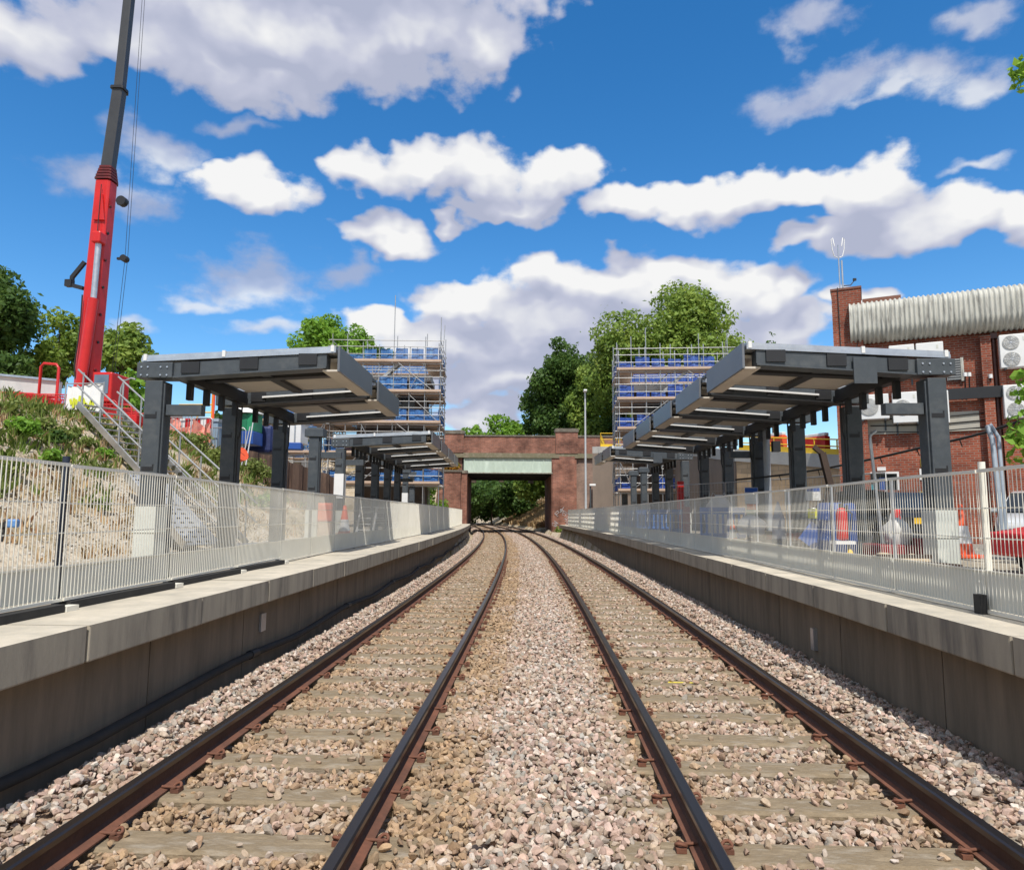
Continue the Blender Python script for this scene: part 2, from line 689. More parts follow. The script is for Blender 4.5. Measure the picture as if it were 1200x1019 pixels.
def rock_mat():
    m = bpy.data.materials.new('granite_ballast')
    t, N, L = nt(m)
    out = N.new('ShaderNodeOutputMaterial')
    b = N.new('ShaderNodeBsdfPrincipled')
    b.inputs['Roughness'].default_value = 0.85
    b.inputs['Specular IOR Level'].default_value = 0.2
    L.new(b.outputs[0], out.inputs[0])
    a = N.new('ShaderNodeAttribute')
    a.attribute_type = 'INSTANCER'
    a.attribute_name = 'tint'
    tc = N.new('ShaderNodeTexCoord')
    n = N.new('ShaderNodeTexNoise')
    n.inputs['Scale'].default_value = 2.2
    n.inputs['Detail'].default_value = 6
    n.inputs['Roughness'].default_value = 0.7
    L.new(tc.outputs['Object'], n.inputs['Vector'])
    r = ramp(N, [(0.3, (0.72, 0.70, 0.68)), (0.7, (1.15, 1.12, 1.1))])
    L.new(n.outputs[0], r.inputs[0])
    mx = N.new('ShaderNodeMix')
    mx.data_type = 'RGBA'
    mx.blend_type = 'MULTIPLY'
    mx.inputs[0].default_value = 1
    L.new(a.outputs['Color'], mx.inputs[6])
    L.new(r.outputs[0], mx.inputs[7])
    L.new(mx.outputs[2], b.inputs['Base Color'])
    return m


M_ROCK = rock_mat()
rock_col = bpy.data.collections.new('rock_shapes')
for i in range(10):
    me = rock_mesh(100 + i)
    me.materials.append(M_ROCK)
    rock_col.objects.link(bpy.data.objects.new('rock', me))


def scatter(y0, y1, dens, smin, smax):
    n = int((y1 - y0) * 6.75 * dens)
    return np.stack([rng.uniform(y0, y1, n), rng.uniform(-3.42, 3.44, n), rng.uniform(smin, smax, n) ** 1.0], 1)


pts = np.concatenate([scatter(1.9, 9, 1150, 0.017, 0.050), scatter(9, 16, 850, 0.020, 0.050), scatter(16, 34, 470, 0.028, 0.05),
                      scatter(34, 66, 230, 0.036, 0.06), scatter(66, 120, 60, 0.05, 0.075)])
Y, O, S = pts[:, 0], pts[:, 1], pts[:, 2]
keep = np.ones(len(Y), bool)
# thin out over sleepers
k = np.round((Y - SL0) / SLP)
dy = np.abs(Y - (SL0 + k * SLP))
for tc_ in TRK:
    inside = (np.abs(O - tc_) < 1.26) & (dy < 0.125)
    out_end = np.abs(O - tc_) > 0.95
    pr = np.where(out_end, 0.45, 0.06)
    keep &= ~(inside & (rng.uniform(size=len(Y)) > pr))
for ro in RAILS:
    keep &= ~(np.abs(O - ro) < 0.085)
Y, O, S = Y[keep], O[keep], S[keep]
n = len(Y)
a = np.abs(O + 0.06)
Z = np.where(a < 0.85, -0.125 - 0.07 * (a / 0.85) ** 2, np.where(a < 2.5, -0.195, np.where(a < 2.95, -0.195 + 0.10 * (a - 2.5) / 0.45, -0.095 - np.where(O < 0, 0.45, 0.16) * np.maximum(0, a - 2.98))))
Z = Z + rng.normal(0, 0.015, n) + 0.014 * np.sin(O * 5.1 + Y * 1.3) * np.cos(Y * 2.3) - 0.012
k = np.round((Y - SL0) / SLP)
dy = np.abs(Y - (SL0 + k * SLP))
on = np.zeros(n, bool)
for tc_ in TRK:
    on |= (np.abs(O - tc_) < 1.26) & (dy < 0.125)
Z = np.where(on, -0.172 + S * 0.42, Z)
s_ = Y / RAD
ln = np.sqrt(1 + s_ ** 2)
X = -Y * Y / (2 * RAD) + O / ln
YY = Y + O * s_ / ln
# inherent colours of the stones
pal = np.array([[0.50, 0.34, 0.27], [0.56, 0.40, 0.33], [0.42, 0.30, 0.22], [0.40, 0.37, 0.32], [0.34, 0.33, 0.29], [0.58, 0.50, 0.42],
                [0.46, 0.36, 0.26], [0.62, 0.55, 0.49], [0.38, 0.24, 0.17], [0.49, 0.39, 0.30]])
ci = rng.choice(len(pal), n, p=[0.15, 0.13, 0.13, 0.06, 0.04, 0.13, 0.14, 0.07, 0.05, 0.10])
colr = pal[ci]
colr = (colr * .78 + .22 * colr.mean(1, keepdims=True) * np.array([1.06, 1.0, .92])) * rng.uniform(0.66, 1.24, (n, 1))
# rust / brake dust staining around rails, heavier on the left track
dr = np.min(np.abs(O[:, None] - np.array(RAILS)[None]), 1)
inl = (O > -2.6) & (O < -0.4)
inr = (O > 0.7) & (O < 2.45)
patch = np.clip(0.5 + 0.3 * np.sin(Y * 0.55 + 1.0) * np.cos(O * 1.7 + Y * 0.21) + 0.25 * np.sin(Y * 1.9 + O * 2.7) + 0.2 * np.sin(Y * 4.3 - O * 3.9) + rng.normal(0, .18, len(Y)), 0, 1)
rust = 0.55 * np.exp(-(dr / 0.30) ** 2) + np.where(inl, 0.5 * patch + 0.24, 0) + np.where(inr, 0.30 * patch + 0.08, 0)
rust += 0.75 * np.exp(-((O + 0.65) / 0.60) ** 2) * patch
rust = np.clip(rust * rng.uniform(.55, 1.15, len(rust)), 0, 0.8)[:, None]
colr = colr * (1 - rust) + rust * np.array([0.36, 0.245, 0.135]) * rng.uniform(0.6, 1.35, (n, 1))

me = bpy.data.meshes.new('ballast')
me.vertices.add(n)
me.vertices.foreach_set('co', np.stack([X, YY, Z], 1).astype(np.float32).ravel())
at_ = me.attributes.new('tint', 'FLOAT_COLOR', 'POINT')
at_.data.foreach_set('color', np.concatenate([colr, np.ones((n, 1))], 1).astype(np.float32).ravel())
at_ = me.attributes.new('rot', 'FLOAT_VECTOR', 'POINT')
at_.data.foreach_set('vector', np.stack([rng.normal(0, 0.5, n), rng.normal(0, 0.5, n), rng.uniform(0, 6.28, n)], 1).astype(np.float32).ravel())
at_ = me.attributes.new('size', 'FLOAT', 'POINT')
at_.data.foreach_set('value', S.astype(np.float32))
at_ = me.attributes.new('pick', 'INT', 'POINT')
at_.data.foreach_set('value', rng.integers(0, 10, n).astype(np.int32))
me.materials.append(M_ROCK)
bal = bpy.data.objects.new('ballast', me)
COL.objects.link(bal)
stuff(bal)
tag(bal, 'pink and grey crushed stone ballast between and beside the two tracks', 'ballast')
ng = bpy.data.node_groups.new('ballast_stones', 'GeometryNodeTree')
ng.interface.new_socket('Geometry', in_out='INPUT', socket_type='NodeSocketGeometry')
ng.interface.new_socket('Geometry', in_out='OUTPUT', socket_type='NodeSocketGeometry')
N, L = ng.nodes, ng.links
gi = N.new('NodeGroupInput')
go = N.new('NodeGroupOutput')
ip = N.new('GeometryNodeInstanceOnPoints')
ci_ = N.new('GeometryNodeCollectionInfo')
ci_.inputs['Collection'].default_value = rock_col
ci_.inputs['Separate Children'].default_value = True
ci_.inputs['Reset Children'].default_value = True
ip.inputs['Pick Instance'].default_value = True


def named(nm, ty):
    a = N.new('GeometryNodeInputNamedAttribute')
    a.data_type = ty
    a.inputs['Name'].default_value = nm
    return a.outputs[0]


L.new(gi.outputs[0], ip.inputs['Points'])
L.new(ci_.outputs[0], ip.inputs['Instance'])
L.new(named('pick', 'INT'), ip.inputs['Instance Index'])
er = N.new('FunctionNodeEulerToRotation')
L.new(named('rot', 'FLOAT_VECTOR'), er.inputs[0])
L.new(er.outputs[0], ip.inputs['Rotation'])
L.new(named('size', 'FLOAT'), ip.inputs['Scale'])
L.new(ip.outputs[0], go.inputs[0])
md = bal.modifiers.new('stones', 'NODES')
md.node_group = ng

# ------------------------------------------------------------------ rails
M_RAILH = mat('worn_rail_steel', (0.060, 0.055, 0.060), (0.10, 0.075, 0.060), 1.2, 0.28, metal=0.85, stretch=(1, 0.3, 1))
M_RAILW = mat('shaded_rusty_web', (0.080, 0.036, 0.022), (0.048, 0.022, 0.015), 6, 0.75, bump=0.2)  # rust, darkened in colour for the shade under the rail head
M_RUST = mat('orange_rust', (0.19, 0.075, 0.042), (0.10, 0.045, 0.028), 5, 0.85, bump=0.2)
prof = [(-0.070, -0.159), (0.070, -0.159), (0.070, -0.150), (0.022, -0.136), (0.009, -0.118), (0.009, -0.052), (0.034, -0.040), (0.036, -0.010), (0.026, 0.0),
        (-0.026, 0.0), (-0.036, -0.010), (-0.034, -0.040), (-0.009, -0.052), (-0.009, -0.118), (-0.022, -0.136), (-0.070, -0.150)]
rys = [-2 + 1.0 * i for i in range(150)]
nm = ['outer rail of the left track, brown and worn, nearest the left platform', 'inner rail of the left track, beside the middle ballast strip',
      'inner rail of the right track, beside the middle ballast strip', 'outer rail of the right track, dark steel nearest the right platform']


def rm(k):
    return 1 if k in (6, 7, 8, 9, 10) else (2 if k in (1, 2, 15, 14) else 0)


for o, lb in zip(RAILS, nm):
    mb = MB()
    mb.sweep(prof, rys, off=o, mfun=rm)
    tag(mb.build('rail', [M_RAILW, M_RAILH, M_RUST]), lb, 'rail', 'running rails')

# ------------------------------------------------------------------ sleepers with clips
M_SLEEP = mat('stained_sleeper', (0.33, 0.26, 0.175), (0.22, 0.17, 0.11), 3.5, 0.9, bump=0.5, bscale=30, stretch=(1.2, 4, 2), c3=(0.34, 0.29, 0.225), spec=0.15, world=True)
mb = MB()
prof_s = [(-0.125, -0.42), (0.125, -0.42), (0.125, -0.19), (0.105, -0.172), (-0.105, -0.172), (-0.125, -0.19)]
mb.prism([(-1.25, a, b) for a, b in prof_s], (2.5, 0, 0))
sm = mb.build('sleeper', M_SLEEP, fix=True)
COL.objects.unlink(sm)


def clip_mesh():
    mb = MB()
    pts = []
    for i in range(15):
        t = i / 14 * math.pi * 1.75 - 0.4
        pts.append((0.028 * math.cos(t) + 0.045, 0.028 * math.sin(t), 0.022 + 0.012 * math.sin(t * 1.3)))
    pts = [(-0.045, -0.015, 0.022)] + pts
    mb.path(pts, 0.0095, 6)
    mb.bx(0.02, -0.035, -0.012, 0.075, 0.035, 0.012)
    return mb


cm = clip_mesh().build('rail_clip', M_RUST)
COL.objects.unlink(cm)
ym = MB()
ym.add([(-0.12, -0.05, -0.170), (0.16, -0.055, -0.170), (0.15, 0.0, -0.170), (-0.1, 0.012, -0.170)], [(0, 1, 2, 3)])
yo = ym.build('paint_mark', mat('yellow_marker_paint', (0.75, 0.60, 0.06), (0.5, 0.4, 0.08), 25, 0.8))
COL.objects.unlink(yo)
for ti, (tc_, side) in enumerate(zip(TRK, ('left', 'right'))):
    for i in range(SL_N):
        y = SL0 + i * SLP
        s = sm.copy()
        COL.objects.link(s)
        s.location = P(y, tc_ + 0.0, 0) + Vector((random.uniform(-.02, .02), 0, random.uniform(-0.004, 0.006)))
        s.rotation_euler = (0, 0, heading(y) + random.uniform(-.006, .006))
        tag(s, 'stained concrete sleeper laid in ballast under the %s track' % side, 'sleeper', 'sleepers of the %s track' % side)
        if i < 40:
            for ro in (-0.75, 0.75):
                for sd in (-1, 1):
                    c = cm.copy()
                    COL.objects.link(c)
                    c.parent = s
                    c.location = (ro + sd * 0.078, 0, -0.158)
                    c.rotation_euler = (0, 0, 0 if sd > 0 else math.pi)
        if ti == 1 and i == 9:
            c = yo.copy()
            COL.objects.link(c)
            c.parent = s
            c.location = (-0.1, 0.02, 0)
            s['label'] = 'stained concrete sleeper with a streak of yellow paint under the right track'
            del s['group']

# ================================================================== PLATFORMS
def edgeL(y):
    return -3.18 - 0.50 * max(0, y) / 62


def edgeR(y):
    return 3.13 + 0.58 * max(0, y) / 60


def fenL(y):
    return -3.88 - 0.42 * min(1, max(0, y - 4) / 11)


def fenR(y):
    return 3.68 + 0.35 * min(1, max(0, y) / 60)


PZ = 0.83


def platform(sd, edge, y_end, label):
    t = thing('platform', label, 'platform', P(20, edge(20) + sd * 1.0, 0))
    # coping slabs
    y = -2.0
    i = 0
    seg = 1.75
    while y < y_end:
        y1 = min(y + seg, y_end)
        mb = MB()
        e0, e1 = edge(y), edge(y1)
        g = 0.010
        z0, z1 = PZ - 0.26, PZ + random.uniform(-0.003, 0.003)
        dx = random.uniform(-0.006, 0.006)
        a = [P(y + g, e0 + dx, z0), P(y + g, e0 + sd * 0.95, z0), P(y1 - g, e1 + sd * 0.95, z0), P(y1 - g, e1 + dx, z0)]
        b = [p + Vector((0, 0, z1 - z0)) for p in a]
        if sd < 0:
            a = [a[1], a[0], a[3], a[2]]
            b = [b[1], b[0], b[3], b[2]]
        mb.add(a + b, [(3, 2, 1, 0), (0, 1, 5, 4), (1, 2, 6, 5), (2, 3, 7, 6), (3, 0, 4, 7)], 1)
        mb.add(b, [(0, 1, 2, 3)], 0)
        mb.build('coping_slab', [M_COPE, M_COPEFACE], t, bevel=0.014)
        y = y1
        i += 1
    # wall panels
    y = -2.0
    while y < y_end - 0.2:
        y1 = min(y + 2.1, y_end - 0.2)
        mb = MB()
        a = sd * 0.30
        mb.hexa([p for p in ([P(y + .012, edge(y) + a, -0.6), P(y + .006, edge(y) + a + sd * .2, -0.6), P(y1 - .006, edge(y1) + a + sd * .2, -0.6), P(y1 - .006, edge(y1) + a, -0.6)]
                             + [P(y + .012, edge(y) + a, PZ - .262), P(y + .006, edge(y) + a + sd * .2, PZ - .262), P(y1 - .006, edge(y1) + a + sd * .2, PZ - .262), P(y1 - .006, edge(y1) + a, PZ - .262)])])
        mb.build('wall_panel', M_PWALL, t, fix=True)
        y = y1
    # end wall
    mb = MB()
    ye = y_end - 0.2
    mb.tb(ye - .2, ye, min(edge(ye) + sd * .5, edge(ye) + sd * 6), max(edge(ye) + sd * .5, edge(ye) + sd * 6), -0.5, PZ - .01)
    mb.build('end_wall', M_PWALL, t)
    # deck behind the coping
    mb = MB()
    yy = [-6 + 1.0 * i for i in range(int(y_end + 6))] + [y_end - 0.25]
    far = 8.0 if sd < 0 else 9.0
    vs = []
    for y in yy:
        vs += [P(y, edge(y) + sd * 0.96, PZ - 0.012), P(y, sd * far, PZ - 0.012)]
    fs = [(2 * i, 2 * i + 1, 2 * i + 3, 2 * i + 2) if sd > 0 else (2 * i + 1, 2 * i, 2 * i + 2, 2 * i + 3) for i in range(len(yy) - 1)]
    mb.add(vs, fs)
    mb.build('deck', M_PAVE, t)
    return t


pl = platform(-1, edgeL, 62, 'left concrete platform with pale coping slabs and a shaded wall above the ballast')
pr = platform(1, edgeR, 58, 'right concrete platform with dark streaked coping face beside the right track')

# small plates on the walls and the cable at the foot of the left wall
mb = MB()
mb.tb(9.0, 9.16, -2.95 - 0.6, edgeL(9) - .27, 0.14, 0.36)
mb.build('marker_plate', M_GALV, pl)
mb = MB()
mb.tb(9.2, 9.3, edgeR(9) + .25, edgeR(9) + .31, -0.05, 0.22)
mb.build('marker_plate', M_GALV, pr)
mb = MB()
cps = []
for i in range(90):
    y = 1.5 + i * 0.65
    cps.append(P(y, edgeL(y) - 0.20 + 0.025 * math.sin(y * 1.3), -0.10 + 0.05 * abs(math.sin(y * 0.62))))
mb.path(cps, 0.045, 8)
for i in range(4, 60, 7):
    mb.path([cps[i] - (cps[i + 1] - cps[i]) * .15, cps[i] + (cps[i + 1] - cps[i]) * .15], 0.056, 8, mi=1)
tag(mb.build('cable', [M_RUBBER, M_STEELD], fix=False), 'thick black cable lying along the foot of the left platform wall', 'cable')

# yard surface on the right
mb = MB()
yy = [-6 + 2.0 * i for i in range(33)]
vs = []
for y in yy:
    vs += [P(y, 9.0, PZ - 0.016), P(y, 34, PZ - 0.016)]
mb.add(vs, [(2 * i, 2 * i + 1, 2 * i + 3, 2 * i + 2) for i in range(len(yy) - 1)])
structure(mb.build('yard_pavement', mat('yard_concrete', (0.34, 0.31, 0.26), (0.24, 0.22, 0.19), 0.7, 0.9, c3=(0.42, 0.38, 0.31))))

# ================================================================== FENCES
def fence(sd, fo, y0, pitch, y_end, label):
    t = thing('mesh_fence', label, 'fence', P(20, fo(20), PZ))
    y = y0
    i = 0
    while y < y_end:
        y1 = y + pitch
        lift = 0.075 if (sd < 0 and y < 9.5) else (0.015 if sd < 0 else 0.012)
        zb = PZ + lift
        zt = PZ + 1.20
        tl = random.uniform(-.012, .012)
        mb = MB()
        nw = int(round(pitch / 0.05))
        w = 0.0034 if sd < 0 else 0.0021
        for k in range(nw + 1):
            yk = y + 0.012 + (pitch - 0.024) * k / nw
            o = fo(yk)
            tz = tl * (k / nw - .5)
            th = w * (1.0 if y < 22 else 1.35)
            a = [P(yk - th, o - th, zb), P(yk - th, o + th, zb), P(yk + th, o + th, zb), P(yk + th, o - th, zb)]
            b = [p + Vector((0, 0, zt - zb + tz)) for p in a]
            mb.add(a + b, [(0, 1, 5, 4), (1, 2, 6, 5), (2, 3, 7, 6), (3, 0, 4, 7), (4, 5, 6, 7)])
        mb.build('wire_mesh', M_CREAM, t)
        mb = MB()
        for hz, hr in ((1.195, 0.014), (0.88, 0.0055), (0.63, 0.0055), (0.36, 0.006)):
            mb.bar(P(y + .01, fo(y) + sd * .008, PZ + hz - tl * .5), P(y1 - .01, fo(y1) + sd * .008, PZ + hz + tl * .5), hr * 1.6, hr * 2)
        mb.bar(P(y + .01, fo(y), zb + .012), P(y1 - .01, fo(y1), zb + .012), 0.03, 0.024)
        mb.build('rail', M_CREAM, t)
        mb = MB()
        kh = 0.36
        mb.hexa([P(y + .012, fo(y) + sd * .020, zb + .03), P(y + .012, fo(y) + sd * .032, zb + .03), P(y1 - .012, fo(y1) + sd * .032, zb + .03), P(y1 - .012, fo(y1) + sd * .020, zb + .03),
                 P(y + .012, fo(y) + sd * .020, PZ + kh), P(y + .012, fo(y) + sd * .032, PZ + kh), P(y1 - .012, fo(y1) + sd * .032, PZ + kh), P(y1 - .012, fo(y1) + sd * .020, PZ + kh)])
        mb.build('kickboard', M_KICK, t, fix=True)
        mb = MB()
        tall = 1.27 if (sd > 0 and i == 1) or (sd < 0 and i in (1,)) else 1.20
        pm = M_NAVY if (sd < 0 and i == 1) else (M_CREAM if sd > 0 and i == 1 else (M_STEEL if sd < 0 else M_GALV))
        ww = 0.028 if (sd < 0 or i == 1) else 0.016
        mb.tube(P(y, fo(y) + sd * .05, PZ - .01), P(y, fo(y) + sd * .05, PZ + tall), ww, 10)
        mb.build('post', pm, t)
        if (sd < 0 and y < 9.5) or (sd > 0 and i == 1):
            mb = MB()
            if sd < 0:
                mb.tb(y + .05, y1 - .12, fo(y) - .06, fo(y) + .05, PZ + .002, PZ + .066)
                mb.tb(y1 - .11, y1 + .04, fo(y) - .03, fo(y) + .06, PZ + .002, PZ + .045, 1)
            else:
                mb.tb(y - .05, y + .04, fo(y) - .07, fo(y) - .012, PZ + .002, PZ + .16)
            mb.build('rubber_foot', [M_RUBBER, M_CREAM], t)
        y = y1
        i += 1
    return t


fence(-1, fenL, 5.75 - 1.87 * 1, 1.87, 58, 'cream wire mesh fence with grey kickboards along the left platform')
fence(1, fenR, 6.12 - 1.55 * 1, 1.55, 54, 'cream wire mesh fence with grey kickboards along the right platform')
# ================================================================== CANOPIES
def col_parts(t, sd, y, oc, paper=None, base=False, arm=True, cap=False, top=4.12, small=False):
    """one upright with its cap and stub arm, in track coordinates"""
    w, d = 0.32, 0.38
    mb = MB()
    mb.tb(y - d / 2, y + d / 2, oc - w / 2, oc + w / 2, PZ - .01, top)
    # side flange seam
    s_in = -sd
    mb.tb(y - d / 2 + .05, y - d / 2 + .10, oc + s_in * (w / 2) - (0.03 if s_in < 0 else 0), oc + s_in * (w / 2) + (0.03 if s_in > 0 else 0), PZ, top - .05)
    c = mb.build('column', M_STEEL, t, bevel=0.012)
    for z in (3.38, 2.42, 1.5):
        mb = MB()
        ox = oc - .02
        mb.tb(y - d / 2 - .006, y - d / 2 + .003, ox - .11, ox + .11, z - .03, z + .045)
        mb.tb(y - d / 2 - .006, y - d / 2 + .003, ox + .085, ox + .11, z + .05, z + .09)
        mb.build('slot_plate', M_STEELD, c)
    if cap:
        mb = MB()
        mb.tb(y - .24, y + .24, oc - .30, oc + .30, top, top + .26)
        mb.tb(y - .18, y + .18, oc - .24, oc + .24, top + .26, top + .31)
        mb.build('column_cap', M_STEEL, t, bevel=0.015)
    if arm:
        mb = MB()
        mb.tb(y - .09, y + .09, min(oc - sd * .2, oc - sd * .86), max(oc - sd * .2, oc - sd * .86), 3.42, 3.62)
        mb.build('stub_arm', M_STEEL, t, bevel=0.006)
    if base:
        mb = MB()
        mb.tb(y - d / 2 - .03, y + d / 2 + .03, oc - w / 2 - .03, oc + w / 2 + .03, PZ + .002, PZ + .92)
        mb.tb(y - d / 2 - .045, y + d / 2 + .045, oc - w / 2 - .045, oc + w / 2 + .045, PZ + .45, PZ + .47)
        mb.build('base_casing', mat('pale_grey_casing', (0.62, 0.64, 0.58), (0.52, 0.54, 0.49), 3, 0.7), c)
    if paper:
        mb = MB()
        mb.tb(y - d / 2 - .012, y + d / 2 + .012, oc - w / 2 - .012, oc + w / 2 + .012, paper[0], paper[1])
        mb.build('paper_wrap', M_WHITE, c)
    return c


def canopy(sd, oc, ys_, label, base=(), arms=(0,), oe=3.66, papers={}):
    y0 = ys_[0]
    t = thing('platform_canopy', label, 'canopy', P(y0, sd * oc, PZ))
    pitch = ys_[1] - ys_[0]
    zr = lambda o: 4.42 + (oc - abs(o)) / (oc - oe) * 0.16     # underside of the roof deck
    A, B = sd * (oc + .28), sd * oe

    def slab(mb, ya, yb, oa, ob, za, zb, th, mi=0):
        o0, o1, z0, z1 = (oa, ob, za, zb) if oa < ob else (ob, oa, zb, za)
        mb.hexa([P(ya, o0, z0), P(ya, o1, z1), P(yb, o1, z1), P(yb, o0, z0),
                 P(ya, o0, z0 + th), P(ya, o1, z1 + th), P(yb, o1, z1 + th), P(yb, o0, z0 + th)], mi)
    for i, y in enumerate(ys_):
        col_parts(t, sd, y, sd * oc, base=(i in base), arm=(i in arms), paper=papers.get(i), top=4.05)
        # cantilever beam
        mb = MB()
        tip = sd * (oe + .22)
        z0 = zr(oc) - .30
        slab(mb, y - .13, y + .13, sd * (oc - .30), tip, z0 + .02, zr(oe) - .26, .255)
        bm = mb.build('cantilever_beam', M_STEEL, t, bevel=0.008)
        mb = MB()
        slab(mb, y - .17, y + .17, sd * (oc - .30), tip, z0 - .014, zr(oe) - .294, .03)
        mb.build('beam_flange', M_STEELD if i else M_STEEL, t)  # flanges behind the first are near-black: canopy shade put into the colour
        for f in (0.12, 0.5, 0.88):
            mb = MB()
            o = sd * (oc - .3) + (tip - sd * (oc - .3)) * f
            zc = z0 + (zr(oe) - .26 - z0) * f
            mb.tb(y - .165, y - .128, o - .17, o + .17, zc + .05, zc + .265)
            mb.build('bracket_plate', M_STEELD, bm)
        mb = MB()
        mb.tb(y - .20, y + .20, sd * (oc) - .33, sd * (oc) + .33, z0 - .02, z0 + .27)
        mb.build('beam_box', M_STEEL, t, bevel=0.012)
        if i < 2:
            for bo_ in (-.24, -.12, .12, .24):
                for bz in (.05, .20):
                    mb = MB()
                    q = P(y - .20, sd * oc + bo_, z0 - .02 + bz)
                    mb.tube(q + Vector((0, .004, 0)), q + Vector((0, -.016, 0)), .017, 6)
                    mb.build('bolt', M_GALV, bm)
        if i > 0:
            mb = MB()
            q = P(y - .10, sd * (oc - .19), 0)
            mb.path([q + Vector((0, 0, PZ + .02)), q + Vector((0, 0, 3.3)), q + Vector((-sd * .06, 0, 3.5)), q + Vector((-sd * .07, 0, z0 + .02))], .018, 6)
            mb.build('conduit', M_STEELD, t)
        if i == 0 and sd > 0:
            mb = MB()
            mb.tb(y - .20, y - .17, 5.55, 5.95, 3.95, 4.42)
            mb.build('hanger_plate', M_STEEL, t)
        # white flashing high on the front of the later beams, lit through the roof slot
        if i > 0:
            mb = MB()
            slab(mb, y - .20, y - .135, sd * (oc - .75), sd * (oe + .3), zr(oc) - .145, zr(oe) - .145, .038)
            mb.build('flashing_strip', M_WHITE, t)
    for i in range(len(ys_) - 1 + (1 if len(ys_) < 3 else 0)):
        ya = ys_[i] - (.16 if i == 0 else .15)
        yb = ys_[i] + pitch - .50
        mb = MB()
        slab(mb, ya, yb, A, sd * (oe + .05), zr(oc + .28), zr(oe + .05), .07)
        # trapezoid ribs on the upper skin
        for k in range(5):
            yk = ya + .02 + (yb - ya - .24) * k / 4
            slab(mb, yk, yk + .2, A, sd * (oe + .06), zr(oc + .28) + .07, zr(oe + .06) + .07, .055)
        rf = mb.build('roof_deck', M_GALV, t)
        if i == 0:
            mb = MB()
            for f in (0.02, 0.42, 0.97):
                o = A + (B - A) * f
                zc = zr(abs(o))
                mb.tb(ya - .012, ya + .03, o - .03, o + .03, zc + .02, zc + .14)
            mb.build('roof_clip', M_WHITE, rf)
        mb = MB()
        slab(mb, ya + .30, yb - .02, sd * (oc - .55), sd * (oe + .10), zr(oc - .55) - .10, zr(oe + .10) - .10, .06)
        mb.build('soffit_panel', M_SOFFIT, t)
        # dark purlins under the soffit
        mb = MB()
        ym_ = (ya + yb) / 2 - .25
        slab(mb, ym_ - .12, ym_ + .12, sd * (oc - .3), sd * (oe + .15), zr(oc - .3) - .19, zr(oe + .15) - .19, .085)
        mb.build('purlin', M_STEELD, t)
        mb = MB()
        mm = sd * (oc + oe) / 2
        mb.tb(ys_[i] + .14, yb - .06, mm - .10, mm + .10, zr(abs(mm)) - .17, zr(abs(mm)) - .105)
        mb.build('purlin', M_STEELD, t)
        # fascia
        mb = MB()
        mb.tb(ys_[i] - .12 if i == 0 else ys_[i] - .06, yb - .22, B - .02, B + .02, zr(oe) - .34, zr(oe) + .12)
        mb.tb(ys_[i] - .10 if i == 0 else ys_[i] - .04, yb - .24, min(B + sd * .02, B + sd * .30), max(B + sd * .02, B + sd * .30), zr(oe) - .345, zr(oe) - .31, 1)
        mb.build('fascia_panel', [M_FASCIA, M_SOFFIT], t)
        mb = MB()
        mb.tb(ys_[i] + .1, yb + .5, B + sd * .08 - .03, B + sd * .08 + .03, zr(oe) + .07, zr(oe) + .13)
        mb.build('edge_rail', M_STEEL, t)
        # rear edge beam with hanging brackets
        mb = MB()
        ob = sd * (oc - .32)
        mb.tb(ys_[i] + .2, ys_[i] + pitch - .2, ob - .09, ob + .09, zr(oc) - .30, zr(oc) - .04)
        re_ = mb.build('rear_beam', M_STEELD, t)
        for k in range(4):
            yk = ys_[i] + .55 + k * (pitch - .9) / 3.4
            mb = MB()
            mb.tb(yk - .06, yk + .06, ob - .05, ob + .05, zr(oc) - .62, zr(oc) - .29)
            mb.build('hanging_bracket', M_STEELD, re_)
    # front cross bay: lower gutter edge
    return t


LX = 7.05
LP, RP = 3.3, 3.12
cly = [12.7 + LP * k for k in range(11)]
cry = [12.45 + RP * k for k in range(12)]
canopy(-1, LX, cly[0:3], 'nearer left steel canopy on three dark columns, first column cased in pale grey', base=(0,), arms=(0,))
canopy(-1, LX, cly[4:9], 'farther left steel canopy on five columns, first one wrapped in white paper', base=(0,), arms=(0, 4), papers={0: (2.2, 3.1)})
canopy(1, 6.98, cry[0:6], 'long right steel canopy of six columns with five stepped fascia panels', base=(0,), arms=(0, 3))
canopy(1, 6.98, cry[6:8], 'short farther right steel canopy on two columns beyond the long one', base=(0,), arms=())


def lone(sd, oc, y, label, base=False, paper=None, top=4.1, arm=False):
    t = thing('canopy_column', label, 'column', P(y, sd * oc, PZ))
    col_parts(t, sd, y, sd * oc, base=base, paper=paper, arm=arm, cap=True, top=top)


lone(-1, LX, cly[3], 'capped steel column standing alone between the two left canopies', base=True, arm=True)
lone(-1, LX, cly[9], 'capped steel column with white paper wrap just beyond the farther left canopy', paper=(.9, 2.9))
lone(-1, LX, cly[10], 'last bare steel column beyond the farther left canopy, in front of the scaffold')
for k, lb in zip((8, 9, 10, 11), ('bare capped column just beyond the short right canopy', 'bare capped column second beyond the short right canopy',
                                  'bare capped column third beyond the short right canopy', 'farthest bare capped column of the right platform, shortest looking')):
    lone(1, 6.98, cry[k], lb, base=(k == 8))

# ================================================================== BRIDGE
BY = 68.0
c0 = P(BY, 0, 0)
BR = rad(3.5)
bt = thing('railway_bridge', 'old brick road bridge with pale green steel girder across both tracks', 'bridge', (c0.x, c0.y, 0), BR, local=True)
inv = (Matrix.Translation((c0.x, c0.y, 0)) @ Matrix.Rotation(BR, 4, 'Z')).inverted()


def bl(u, v):
    """bridge-face coordinates of a surveyed point"""
    d = ray(u, v)
    a = inv @ CAM
    b = inv.to_3x3() @ d
    k = -a.y / b.y
    return a + b * k


